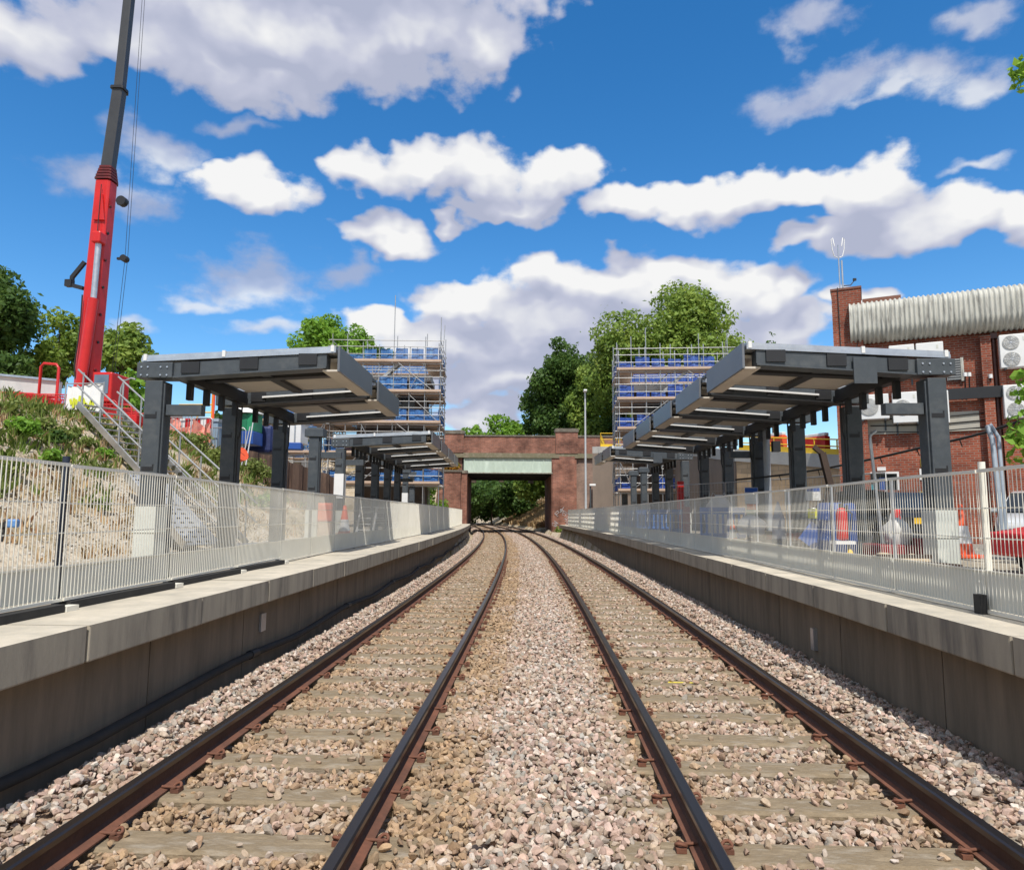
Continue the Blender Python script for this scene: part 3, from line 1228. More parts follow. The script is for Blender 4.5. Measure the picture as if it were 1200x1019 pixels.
x_ol, x_or = bl(547, 580).x, bl(646.5, 580).x
x_pl0, x_pl1 = bl(520, 520).x, bl(543.5, 520).x
x_pr0, x_pr1 = bl(651, 520).x, bl(677, 520).x
z_top, z_str, z_gt, z_gb = bl(600, 510).z, bl(600, 531).z, bl(600, 537.5).z, bl(600, 554).z
DEP = 10.5
mb = MB()
mb.bx(x_or, 0.0, -.5, x_pr1 - .12, DEP, z_str - .25)
mb.bx(x_pr1 - .12, .25, -.5, x_pr1 + 7.5, 1.4, z_str - .25, 1)
ab = mb.build('abutment', [M_BRICKB, M_BRICKG], bt)
mb = MB()
mb.bx(x_or + .10, -.22, -.5, x_or + .75, -.004, z_gb + 1.2)
mb.bx(x_or + .75, -.12, -.5, x_pr1 - .30, -.004, z_str - .3)
mb.build('pilaster', M_BRICKB, bt)
mb = MB()
mb.bx(x_ol - 2.2, 0.3, -.5, x_ol, DEP, z_str - .25)
mb.bx(x_ol - 9, 0.6, -.5, x_ol - 2.2, 1.4, z_str - .3)
mb.build('abutment', M_BRICKB, bt)
zw = bl(530, 552).z
mb = MB()
mb.bx(x_ol - 2.7, -2.0, -.5, x_ol - .5, .29, zw - .18)
mb.bx(x_ol - .5, -1.2, -.5, x_ol + .06, .29, zw - .25)
mb.build('wing_wall', M_BRICKB, bt)
mb = MB()
mb.bx(x_ol - 2.8, -2.1, zw - .18, x_ol - .42, .28, zw)
mb.bx(x_ol - .42, -1.3, zw - .25, x_ol + .10, .28, zw + .02)
mb.build('wall_coping', M_STONE, bt)
# parapet, string course, piers
mb = MB()
mb.bx(x_pl1 - .1, .06, z_str + .02, x_pr0 + .1, .5, z_top - .12)
mb.bx(x_pr1 - .1, .06, z_str + .02, x_pr1 + 9.5, .5, z_top - .10)
mb.bx(x_pl0 - 11, .06, z_str + .02, x_pl0 + .1, .5, z_top - .15)
mb.bx(x_pl0 - 4, DEP - .5, z_str + .02, x_pr1 + 4, DEP, z_top - .4)
mb.build('parapet', M_BRICKB, bt)
mb = MB()
mb.bx(x_pl1 - .1, -.02, z_top - .12, x_pr0 - .002, .56, z_top + .03)
mb.bx(x_pr1 + .002, -.02, z_top - .10, x_pr1 + 9.5, .56, z_top + .06)
mb.bx(x_pl0 - 11, -.02, z_top - .15, x_pl0 - .002, .56, z_top)
mb.build('parapet_coping', M_STONE, bt)
for x0, x1, zc in ((x_pl0, x_pl1, bl(530, 504).z), (x_pr0, x_pr1, bl(664, 502).z)):
    mb = MB()
    mb.bx(x0, -.16, z_str + .02, x1, .7, zc - .36)
    p = mb.build('parapet_pier', M_BRICKB, bt)
    mb = MB()
    mb.bx(x0 - .08, -.24, zc - .36, x1 + .08, .78, zc - .08)
    mb.bx(x0 + .02, -.14, zc - .08, x1 - .02, .68, zc)
    mb.build('pier_cap', M_STONE, p)
mb = MB()
mb.bx(x_pl1 - 1.6, -.10, z_str - .44, x_pr1 + .1, .45, z_str + .02)
mb.bx(x_pr1 + .1, -.06, z_str - .42, x_pr1 + 9.5, .45, z_str + .018)
mb.build('string_course', mat('mossy_stone', (0.27, 0.215, 0.16), (0.17, 0.155, 0.095), 1.6, 0.95, c3=(0.30, 0.25, 0.19)), bt)
# girder: riveted plates
M_GIRD = mat('pale_green_girder_paint', (0.56, 0.66, 0.56), (0.46, 0.55, 0.46), 1.6, 0.6, c3=(0.62, 0.72, 0.62), stretch=(1, 1, .3))
xg0, xg1 = bl(544, 545).x, bl(648.5, 545).x
mb = MB()
mb.bx(xg0, .10, z_gb, xg1, .2, z_gt + .1)
gd = mb.build('girder', M_GIRD, bt)
for i in range(10):
    x = xg0 + (xg1 - xg0) * i / 9
    mb = MB()
    mb.bx(x - .035, .02, z_gb + .06, x + .035, .098, z_gt + .08)
    mb.build('stiffener', M_GIRD, gd)
mb = MB()
mb.bx(xg0, -.03, z_gb - .05, xg1, .26, z_gb + .055)
mb.build('girder_flange', mat('rusty_pale_girder', (0.40, 0.44, 0.38), (0.22, 0.17, 0.12), 3, 0.8), gd)
mb = MB()
mb.bx(x_ol - .5, .27, z_gb + .12, x_or + .5, DEP, z_gt + .4)
for i in range(6):
    mb.bx(x_ol - .3, 1.2 + i * 1.7, z_gb - .25, x_or + .3, 1.5 + i * 1.7, z_gb + .115)
mb.build('deck', mat('dark_deck_steel', (0.035, 0.032, 0.03), (0.02, 0.02, 0.02), 1, 0.9), bt)  # deck underside and cross beams in one even near-black
# scrawled paint on the right abutment foot
mb = MB()
rg = random.Random(5)
for k in range(9):
    xs = x_or + .25 + rg.uniform(0, 1.5)
    zs = rg.uniform(.9, 2.3)
    pts = []
    for i in range(9):
        pts.append((xs + .28 * math.sin(i * 1.1 + k) * rg.uniform(.5, 1), -.235 if xs < x_or + .7 else -.13, zs + i * .05 * (1 if k % 2 else -1) + .12 * math.cos(i * 1.7 + k)))
    mb.path(pts, .022, 4)
mb.build('graffiti', mat('pale_spray_paint', (0.55, 0.55, 0.56), (0.42, 0.42, 0.44), 4, .7), bt)
# road surface on the bridge
mb = MB()
mb.bx(x_pl0 - 11, .56, z_str + .4, x_pr1 + 9, DEP - .5, z_str + .6)
mb.build('road_deck', mat('asphalt', (0.055, 0.055, 0.055), (0.04, 0.04, 0.04), 4, .9), bt)

# ================================================================== SCAFFOLDS


def net_mat(name, *a, **k):
    m = mat(name, *a, **k)
    t = m.node_tree
    n, l = t.nodes, t.links
    bs = next(x for x in n if x.type == 'BSDF_PRINCIPLED')
    o = next(x for x in n if x.type == 'OUTPUT_MATERIAL')
    tp = n.new('ShaderNodeBsdfTransparent')
    mx = n.new('ShaderNodeMixShader')
    mx.inputs[0].default_value = .14      # open weave
    l.new(bs.outputs[0], mx.inputs[1])
    l.new(tp.outputs[0], mx.inputs[2])
    l.new(mx.outputs[0], o.inputs[0])
    return m


M_NET = net_mat('blue_debris_netting', (0.045, 0.20, 0.50), (0.020, 0.11, 0.34), 1.4, 0.6, c3=(0.16, 0.36, 0.62), stretch=(3, 3, .6))
M_NETR = net_mat('deep_blue_debris_netting', (0.025, 0.095, 0.45), (0.015, 0.06, 0.32), 1.4, 0.6, c3=(0.12, 0.22, 0.55), stretch=(3, 3, .6))
M_PALECLAD = mat('pale_grey_cladding', (0.62, 0.62, 0.60), (0.5, 0.5, 0.49), 1.0, .6)


def scaffold(name, label, org, rz, W, D, decks, top, nx, net, rnd, right_short=None, lower=None, stair=True, tallx=()):
    t = thing(name, label, 'scaffold', org, rz, local=True)
    r = random.Random(rnd)
    z0 = PZ - org[2]
    xs = [W * i / (nx - 1) for i in range(nx)]
    for j, yy_ in enumerate((0, 1.25, D - 1.25, D)):
        for i, x in enumerate(xs):
            if j in (1, 2) and 0 < i < nx - 1 and i % 2:
                continue
            mb = MB()
            h = top + r.uniform(-.5, 1.4) + (2.2 if (i in tallx and j == 0) else 0)
            xx = x + r.uniform(-.06, .06)
            mb.tube((xx, yy_, z0), (xx + r.uniform(-.04, .04), yy_, h), .030, 6)
            mb.build('standard', M_ALU, t)
    for q in range(4):
        x = r.choice([0.05, W - .05])
        mb = MB()
        mb.tube((x + r.uniform(-.3, .3), r.uniform(0, D), z0 + 3), (x + r.uniform(-.3, .3), r.uniform(0, D), top + r.uniform(.3, 1.8)), .028, 6)
        mb.build('standard', M_ALU, t)
    for li, z in enumerate(decks):
        x0, x1 = 0, W
        # boards: front and two sides and back
        mb = MB()
        for k in range(5):
            mb.bx(x0 - .1, -.12 + k * .25, z - .055 + r.uniform(-.004, .004), x1 + .1, .11 + k * .25, z)
        mb.bx(x0 - .1, 1.16, z - .055, x0 + 1.1, D, z)
        mb.bx(x1 - 1.1, 1.16, z - .055, x1 + .1, D, z)
        mb.bx(x0 + 1.12, D - 1.2, z - .056, x1 - 1.12, D, z)
        mb.bx(x0 - .1, -.17, z + .003, x1 + .1, -.13, z + .15)
        mb.build('deck_boards', M_TIMBER, t)
        mb = MB()
        for hz in (-.13, .5, 1.0, 1.42):
            for yy_ in ((-.03,) if hz > 0 else (-.03, 1.28)):
                mb.tube((x0 - .25, yy_, z + hz), (x1 + .25, yy_, z + hz), .026, 6)
            for xx in (x0 - .03, x1 + .03):
                mb.tube((xx, -.2, z + hz), (xx, D + .2, z + hz), .026, 6)
            mb.tube((x0, D + .03, z + hz), (x1, D + .03, z + hz), .026, 6)
        mb.build('guard_rails', M_ALU, t)
        # netting with folds, front (split into sheets) and sides
        def sheet(p, q, zz0, zz1):
            p, q = Vector(p), Vector(q)
            L_ = (q - p).length
            n = max(4, int(L_ / .12))
            nrm = Vector((-(q - p).y, (q - p).x, 0)).normalized()
            vs = []
            for a in range(n + 1):
                f = a / n
                b = p + (q - p) * f
                wv = .035 * math.sin(f * L_ * 7) + .02 * math.sin(f * L_ * 17 + 1)
                sag = .04 * math.sin(f * L_ * 2.4) ** 2
                for k, zz in enumerate((zz0, (zz0 + zz1) / 2, zz1)):
                    vs.append(b + nrm * wv * (1.5 if k == 1 else 1) + Vector((0, 0, zz - (sag if k == 2 else 0))))
            return vs, [(3 * a + k, 3 * a + 3 + k, 3 * a + 4 + k, 3 * a + 1 + k) for a in range(n) for k in (0, 1)]
        gaps = [(x0 + W * q / 7 + r.uniform(0, .15), x0 + W * (q + 1) / 7 - r.uniform(0, .15)) for q in range(7)]
        for (a, b_) in gaps:
            if r.random() < .1:
                continue
            mb = MB()
            v_, f_ = sheet((a, .06, 0), (b_, .06, 0), z + .12, z + r.choice([.95, .9, .75, .55, .98]) + r.uniform(-.06, .06))
            mb.add(v_, f_, 0, True)
            mb.build('netting', net, t)
        mb = MB()
        for xx in (x0 + .05, x1 - .05):
            v_, f_ = sheet((xx, .1, 0), (xx, D - .1, 0), z + .14, z + .95)
            mb.add(v_, f_, 0, True)
        v_, f_ = sheet((x0, D - .05, 0), (x1, D - .05, 0), z + .14, z + .95)
        mb.add(v_, f_, 0, True)
        mb.build('netting', net, t)
        # couplers and odd short tubes sticking out
        for k in range(5):
            mb = MB()
            xx = r.choice(xs)
            mb.tube((xx + r.uniform(-.1, .1), r.uniform(-.5, -.2), z - .1 + r.uniform(-.1, .1)), (xx + .02, r.uniform(.8, 1.6), z - .1), .026, 6)
            mb.build('transom', M_ALU, t)
    # lattice: diagonals on every lift, front and back, and short intermediate ledgers
    for k in range(len(decks) - 1):
        for q in range(4):
            a = r.randrange(0, nx - 1)
            yy_ = r.choice([-.07, 1.3, D - 1.3, D + .08])
            mb = MB()
            up = r.random() < .5
            xa_, xb_ = xs[a], xs[min(nx - 1, a + r.choice([1, 2]))]
            mb.tube((xa_, yy_, decks[k] + (0 if up else 1.9)), (xb_, yy_, decks[k] + (1.9 if up else 0)), .024, 6)
            mb.build('brace', M_ALU, t)
    # braces
    br_ = []
    for k in range(len(decks) - 1):
        a = (W * .1 + (k % 2) * W * .5, -.09, decks[k])
        b_ = (W * .45 + (k % 2) * W * .5, -.09, decks[k + 1])
        if k % 2:
            a, b_ = (b_[0], a[1], a[2]), (a[0], b_[1], b_[2])
        mb = MB()
        mb.tube(a, b_, .026, 6)
        mb.build('brace', M_ALU, t)
    if stair:
        for k in range(len(decks) - 2, len(decks)):
            za, zb = (decks[k - 1], decks[k])
            xa, xb = (W * .32, W * .62)
            mb = MB()
            for yy_ in (.25, .85):
                mb.bar((xa, yy_, za), (xb, yy_, zb), .05, .18)
                mb.tube((xa, yy_, za + .95), (xb, yy_, zb + .95), .022, 6)
            for s in range(9):
                f = (s + .5) / 9
                mb.box((xa + (xb - xa) * f, .55, za + (zb - za) * f), (.22, .6, .03))
            mb.build('stair_flight', M_ALU, t)
    return t


pL = at(395, 600, 46.0)
orgL = Vector((-13.7, 45.0, PZ))
Wl = 7.0
scaffold('scaffold_tower', 'tall tube scaffold with pale blue netting around the left lift tower', (-13.9, 44.6, 0), rad(4), 7.1, 5.0,
         [3.6, 5.55, 7.55, 9.6, 11.6], 12.8, 8, M_NET, 3, tallx=(4, 7))
scaffold('scaffold_tower', 'low wide tube scaffold between the sheet piles and the left lift tower', (-18.6, 43.6, 0), rad(4), 4.6, 5.5,
         [3.5, 5.5, 7.5], 8.4, 5, M_NET, 5, stair=False)
scaffold('scaffold_tower', 'tube scaffold with deep blue netting behind the right canopy, in front of trees', (4.9, 45.5, 0), rad(-2), 7.3, 5.5,
         [3.2, 5.2, 7.2, 9.15, 11.1], 12.5, 9, M_NETR, 8, tallx=())

# lift tower shells inside the scaffolds
def tower(label, org, rz, W, D, H, m):
    t = thing('lift_tower', label, 'tower', org, rz, local=True)
    mb = MB()
    mb.bx(0, 0, .8, W, D, H - .4)
    mb.build('wall', m, t)
    mb = MB()
    mb.bx(-.35, -.35, H - .39, W + .35, D + .35, H)
    mb.bx(-.2, -.2, H - 2.7, W + .2, -.01, H - 2.45)
    mb.bx(-.2, -.2, H - 4.7, W + .2, -.01, H - 4.45)
    mb.build('roof', M_PALECLAD, t)
    mb = MB()
    for k in range(3):
        mb.bx(.5 + k * (W - 1) / 3, -.03, H - 2.2, .3 + (k + 1) * (W - 1) / 3, -.005, H - .8)
    mb.build('window', mat('dark_glazing', (0.03, .04, .05), (.02, .025, .03), 1, .15), t)


tower('half built dark lift tower with pale roof inside the left scaffold', (-12.6, 46.4, 0), rad(4), 4.6, 2.6, 11.0, mat('dark_brick_shell', (0.09, .07, .06), (.05, .04, .035), 2, .9))
tower('half built lift tower with pale bands inside the right scaffold', (6.3, 47.3, 0), rad(-2), 4.8, 2.6, 10.4, mat('brown_brick_shell', (0.13, .10, .08), (.08, .06, .05), 2, .9))

# ================================================================== RAMP WALL, RIGHT BACKGROUND
def wall_line(name, label, pts, m, cap_m, z0=-.2):
    """pts [(x,y,ztop)]"""
    t = thing(name, label, 'wall', (pts[0][0], pts[0][1], .8))
    mb = MB()
    mc = MB()
    for (a, b_) in zip(pts[:-1], pts[1:]):
        d = Vector((b_[0] - a[0], b_[1] - a[1], 0)).normalized()
        n = Vector((-d.y, d.x, 0))
        if n.y < 0:
            n = -n
        A, B = Vector((a[0], a[1], 0)), Vector((b_[0], b_[1], 0))
        th = n * .5
        mb.hexa([A + Vector((0, 0, z0)), B + Vector((0, 0, z0)), B + th + Vector((0, 0, z0)), A + th + Vector((0, 0, z0)),
                 A + Vector((0, 0, a[2] - .55)), B + Vector((0, 0, b_[2] - .55)), B + th + Vector((0, 0, b_[2] - .55)), A + th + Vector((0, 0, a[2] - .55))])
        o = -n * .08
        mc.hexa([A + o + Vector((0, 0, a[2] - .548)), B + o + Vector((0, 0, b_[2] - .548)), B + th + Vector((0, 0, b_[2] - .548)), A + th + Vector((0, 0, a[2] - .548)),
                 A + o + Vector((0, 0, a[2])), B + o + Vector((0, 0, b_[2])), B + th + Vector((0, 0, b_[2])), A + th + Vector((0, 0, a[2]))])
    mb.build('wall', m, t, fix=True)
    mc.build('concrete_band', cap_m, t, fix=True)
    return t


def block_mat():
    return brick_mat('beige_blockwork', (0.60, 0.46, 0.30), (0.52, 0.39, 0.25), (0.42, 0.33, 0.24), stain=(0.75, .72, .7), bw=.44, bh=.215, msize=.012)


M_BAND = mat('grey_concrete_band', (0.46, 0.45, 0.42), (0.36, 0.35, 0.33), 1.2, .85)
rw = wall_line('retaining_wall', 'beige block retaining wall with a concrete band, beside the brick building', [(12.4, 25.6, 3.75), (9.1, 33.5, 4.75)], block_mat(), M_BAND)
rw2 = wall_line('retaining_wall', 'brown retaining wall rising towards the right end of the bridge', [(9.12, 33.7, 4.75), (8.0, 52.5, 7.0), (7.6, 57.6, 7.2), (4.55, 58.2, 7.3), (5.5, 66.6, 7.4)],
                mat('brown_rendered_wall', (0.25, 0.195, 0.155), (0.19, 0.15, 0.12), 1.0, .9, stretch=(1, 1, .4)), M_BAND)


def guard(label, pts, h, m, name='guard_railing', n_per=1.6):
    t = thing(name, label, 'railing', pts[0])
    for (a, b_) in zip(pts[:-1], pts[1:]):
        a, b_ = Vector(a), Vector(b_)
        L_ = (b_ - a).length
        k = max(1, int(L_ / n_per))
        for i in range(k + 1):
            p = a + (b_ - a) * i / k
            mb = MB()
            mb.tube(p, p + Vector((0, 0, h)), .03, 6)
            mb.build('post', m, t)
        mb = MB()
        for f in (1.0, .55):
            mb.tube(a + Vector((0, 0, h * f)), b_ + Vector((0, 0, h * f)), .028, 6)
        mb.bar(a + Vector((0, 0, .12)), b_ + Vector((0, 0, .12)), .03, .24)
        mb.build('rails', m, t)
    return t


M_YELR = mat('bright_yellow_rail', (0.85, 0.56, 0.03), (0.72, .45, .03), 2, .5)
guard('yellow guard railing along the top of the beige block wall', [(12.5, 25.9, 3.752), (9.3, 33.6, 4.752)], .62, M_YELR, n_per=1.1)
guard('yellow guard railing on the brown wall by the bridge', [(7.7, 57.9, 7.2), (4.75, 58.5, 7.302), (5.7, 66.0, 7.402)], 1.15, M_YELR, n_per=1.3)
# ramp road surface behind those walls
mb = MB()
mb.add([(12.7, 26.0, 3.4), (30, 26, 3.0), (30, 66, 7.3), (5.8, 66.2, 7.3), (4.9, 58.6, 7.15), (8.3, 57.8, 7.05), (8.5, 52.5, 6.85), (9.5, 33.8, 4.6)],
       [(0, 1, 7), (1, 2, 6, 7), (2, 5, 6), (2, 3, 4, 5)])
structure(mb.build('ramp_road', mat('ramp_asphalt', (0.10, .10, .095), (.07, .07, .07), 3, .9), fix=True))
# low red/white traffic barriers standing on the ramp road
for k in range(3):
    mb = MB()
    b0 = Vector((12.2 - k * 1.0, 27.6 + k * 2.1, 3.75 + k * .27))
    mb.box(b0 + Vector((0, 0, .5)), (.3, 1.7, .75), rad(25))
    mb.box(b0 + Vector((0, 0, .95)), (.22, 1.66, .14), rad(25), 1)
    mb.box(b0 + Vector((0, 0, .06)), (.5, 1.5, .12), rad(25), 1)
    tag(mb.build('traffic_barrier', [(M_ORANGE, M_RED, M_ORANGE)[k], M_WHITE], world=b0, bevel=.03),
        ('orange plastic barrier on the ramp road next to the brick building', 'red plastic barrier in the middle of the ramp road behind the yellow railing', 'orange plastic barrier farthest up the ramp road')[k], 'barrier')
# ================================================================== BRICK BUILDING
BO = Vector((9.95, 24.0, .8))
BRZ = math.atan2(-.41, .91)
bt = thing('brick_building', 'red brick building with rounded corrugated eaves and white cooling units on its wall', 'building', BO, BRZ, local=True)
binv = (Matrix.Translation(BO) @ Matrix.Rotation(BRZ, 4, 'Z')).inverted()
bfor = binv.inverted()


def wl(u, v, yoff=0.0):
    d = ray(u, v)
    a = binv @ CAM
    b = binv.to_3x3() @ d
    k = (yoff - a.y) / b.y
    return a + b * k


def wrect(u0, v0, u1, v1, yoff=0.0):
    a, b = wl(u0, v1, yoff), wl(u1, v0, yoff)
    c, d = wl(u0, v0, yoff), wl(u1, v1, yoff)
    return a.x, (a.z + d.z) / 2, b.x, (b.z + c.z) / 2


zc0 = wl(1000, 405).z
zc1 = wl(1000, 358).z
zp = wl(990, 343).z
mb = MB()
dx0, dz0, dx1, dz1 = wrect(1014, 555, 1051, 600)
dz0 = 0.02
# front wall with a doorway cut out
mb.bx(.90, 0, -.3, dx0 - .06, .3, zc0 + .3)
mb.bx(dx1 + .06, 0, -.3, 16, .3, zc0 + .3)
mb.bx(dx0 - .06, 0, dz1 + .06, dx1 + .06, .3, zc0 + .3)
mb.bx(.3, 6.7, -.3, 16, 7, zc0 + .3)
mb.bx(15.7, .3, -.3, 16, 6.7, zc0 + .3)
mb.bx(.05, 1.2, -.3, .35, 6.7, zc0 + .3)
mb.build('wall', M_BRICKR, bt)
mb = MB()
mb.bx(0, -.35, -.3, .9, 1.2, zp)
pier = mb.build('corner_pier', M_BRICKR, bt)
mb = MB()
mb.bx(-.03, -.38, zp, .93, 1.23, zp + .07)
mb.bx(.94, .35, zc1 - .2, 2.1, 1.0, wl(1012, 347).z)
mb.build('pier_cap', mat('brick_coping', (.22, .10, .07), (.15, .07, .05), 3, .85), pier)
# rounded corrugated eaves: profile in y,z swept in x with a real corrugation
prof = []
Hc = zc1 - zc0
for i in range(11):
    a = i / 10 * math.pi * .5
    prof.append((-.62 - .0 + .5 * (1 - math.sin(a)) - .12 * 0, zc0 + .5 * (1 - math.cos(a))))
prof = [(-.12 - .5 * math.sin(i / 8 * math.pi / 2), zc0 + .45 - .45 * math.cos(i / 8 * math.pi / 2)) for i in range(9)]
prof += [(-.62, zc0 + Hc * .7)]
prof += [(-.12 - .5 * math.cos(i / 8 * math.pi / 2), zc1 - .38 + .38 * math.sin(i / 8 * math.pi / 2)) for i in range(1, 9)]
prof += [(.6, zc1 + .04), (2.5, zc1 + .1)]
xs0, xs1 = wl(996, 380).x, 16.0
per = .135
nx_ = int((xs1 - xs0) / per * 6)
vs, fs = [], []
for i in range(nx_ + 1):
    x = xs0 + (xs1 - xs0) * i / nx_
    ph = math.cos(2 * math.pi * x / per)
    ofs = .024 * max(-.5, min(.5, ph)) / .5
    for k, (py, pz) in enumerate(prof):
        q0 = Vector(prof[max(0, k - 1)])
        q1 = Vector(prof[min(len(prof) - 1, k + 1)])
        tgt = (q1 - q0).normalized()
        nn = Vector((-tgt.y, tgt.x))
        vs.append((x, py + nn.x * ofs, pz + nn.y * ofs))
np_ = len(prof)
fs = [(i * np_ + k, (i + 1) * np_ + k, (i + 1) * np_ + k + 1, i * np_ + k + 1) for i in range(nx_) for k in range(np_ - 1)]
mb = MB()
mb.add(vs, fs, 0, True)
M_CORR = mat('aged_corrugated_sheet', (0.56, 0.55, 0.49), (0.46, 0.455, 0.405), 2.2, .6, c3=(0.20, 0.195, 0.175), stretch=(6, 1.0, .8))
mb.build('corrugated_eaves', M_CORR, bt)
mb = MB()
mb.prism([(xs0 + .01, a, b) for a, b in prof[:-2]] + [(xs0 + .01, 0, zc1), (xs0 + .01, 0, zc0)], (.04, 0, 0))
mb.build('eaves_end', mat('dark_eaves_end', (.20, .19, .17), (.14, .13, .12), 3, .8), bt, fix=True)
mb = MB()
mb.bx(.92, .02, zc1 - .3, 15.9, 6.9, zc1 - .05)
mb.build('roof', mat('flat_roof_felt', (.12, .12, .12), (.09, .09, .09), 2, .9), bt)
# pilaster, downpipe, louvre, trunking, panel
x0, _, x1, _ = wrect(1148, 420, 1161, 410)
mb = MB()
mb.bx(x0, -.24, -.2, x1, -.002, zc0 - .12)
mb.build('pilaster', M_BRICKR, bt)
x2 = wl(1169, 420).x
mb = MB()
mb.bx(x1 + .16, -.17, -.2, x1 + .16 + .17, -.002, zc0 - .25)
mb.build('pilaster', M_BRICKR, bt)
mb = MB()
mb.tube((x1 + .08, -.1, zc0 - .1), (x1 + .08, -.1, 0), .05, 10)
mb.bx(x1, -.2, zc0 - .22, x1 + .18, -.02, zc0 - .05)
mb.build('downpipe', mat('brown_pipe', (.10, .045, .035), (.07, .03, .025), 3, .5), bt)
lx0, lz0, lx1, lz1 = wrect(1110, 421, 1127, 446)
mb = MB()
mb.bx(lx0, -.06, lz0, lx1, -.002, lz1)
lo = mb.build('louvre', mat('grey_louvre', (.25, .25, .25), (.18, .18, .18), 2, .5), bt)
mb = MB()
for i in range(9):
    z = lz0 + (lz1 - lz0) * (i + .3) / 9
    mb.hexa([(lx0 + .03, -.085, z), (lx1 - .06, -.085, z), (lx1 - .06, -.061, z + .05), (lx0 + .03, -.061, z + .05),
             (lx0 + .03, -.085, z + .01), (lx1 - .06, -.085, z + .01), (lx1 - .06, -.061, z + .06), (lx0 + .03, -.061, z + .06)])
mb.build('slats', M_STEEL, lo)
mb = MB()
mb.bx(lx1 - .05, -.09, lz0 - .03, lx1 + .03, -.003, lz1 + .03)
mb.build('frame', M_CORR, lo)
tx0, tz0, tx1, tz1 = wrect(1111, 455, 1181, 468)
mb = MB()
mb.bx(tx0 - .6, -.30, tz0, tx1, -.242, tz1)
mb.bx(tx0 - .6, -.242, tz0 + .1, tx1, -.15, tz1 - .1)
mb.build('cable_trunking', M_STEELD, bt)
px0, pz0, px1, pz1 = wrect(1108, 482, 1147, 503)
mb = MB()
mb.bx(px0 - 3.0, -.03, pz0, px1, -.003, pz1)
mb.bx(px0 - 3.0, -.06, pz0 - .05, px1 + 8, -.004, pz0 - .004)
mb.build('concrete_panel', mat('wall_panel_concrete', (.46, .43, .36), (.36, .34, .29), 1.2, .85), bt)
# pipes and little lamps on the wall
mb = MB()
for (u, v) in ((1131, 441), (1136, 441), (1161, 443)):
    p = wl(u, v, -.3)
    mb.tube((p.x, -.3, p.z), (p.x, -.3, p.z + .12), .055, 8, mi=1)
    mb.path([(p.x, -.28, p.z), (p.x, -.2, p.z - .12), (p.x, -.12, p.z - .45)], .022, 6)
mb.build('wall_lamp', [M_STEELD, M_WHITE], bt)
mb = MB()
p = wl(1066, 445, -.1)
for k in range(3):
    z = tz0 + .22 * k - .9
    mb.path([(p.x - 1.2, -.05, z), (p.x + .5, -.06, z - .06), (p.x + 2, -.05, z + .02), (tx0 + 1.5, -.05, tz0 - .05)], .018, 5)
mb.path([(.95, -.38, zp - 1.0), (.6, -.40, zp - 2.4), (.3, -.37, zp - 2.9), (.2, -.37, zp - 4)], .012, 5)
mb.path([(.20, -.38, zp + .1), (.22, -.38, zp - 2.3), (.55, -.38, zp - 2.6), (.93, -.38, zp - 2.0)], .014, 5)
mb.build('wall_cables', M_RUBBER, bt)
# doorway
mb = MB()
mb.bx(dx0 - .06, -.02, dz0, dx0, .12, dz1 + .06)
mb.bx(dx1, -.02, dz0, dx1 + .06, .12, dz1 + .06)
mb.bx(dx0, -.02, dz1, dx1, .12, dz1 + .06)
dr = mb.build('door_frame', M_WHITE, bt)
mb = MB()
mb.bx(dx0, .15, dz0, dx1, .2, dz1)
mb.build('glass', glass_mat('door_glass'), dr)
mb = MB()
mb.bx(dx0 + .02, .10, dz0 + .2, dx0 + .40, .14, dz1 - .35)
mb.bx(dx0 + .46, .10, dz0 + .2, dx0 + .62, .14, dz1 - .12, 1)
mb.build('notice', [mat('teal_notice', (.03, .28, .34), (.02, .2, .26), 2, .5), M_BLUE], dr)
lx0, lz0, lx1, lz1 = wrect(1028, 548, 1038, 551.5)
mb = MB()
mb.bx(lx0, -.1, lz0, lx1, -.002, lz1 + .02)
mb.build('door_lamp', M_WHITE, bt)

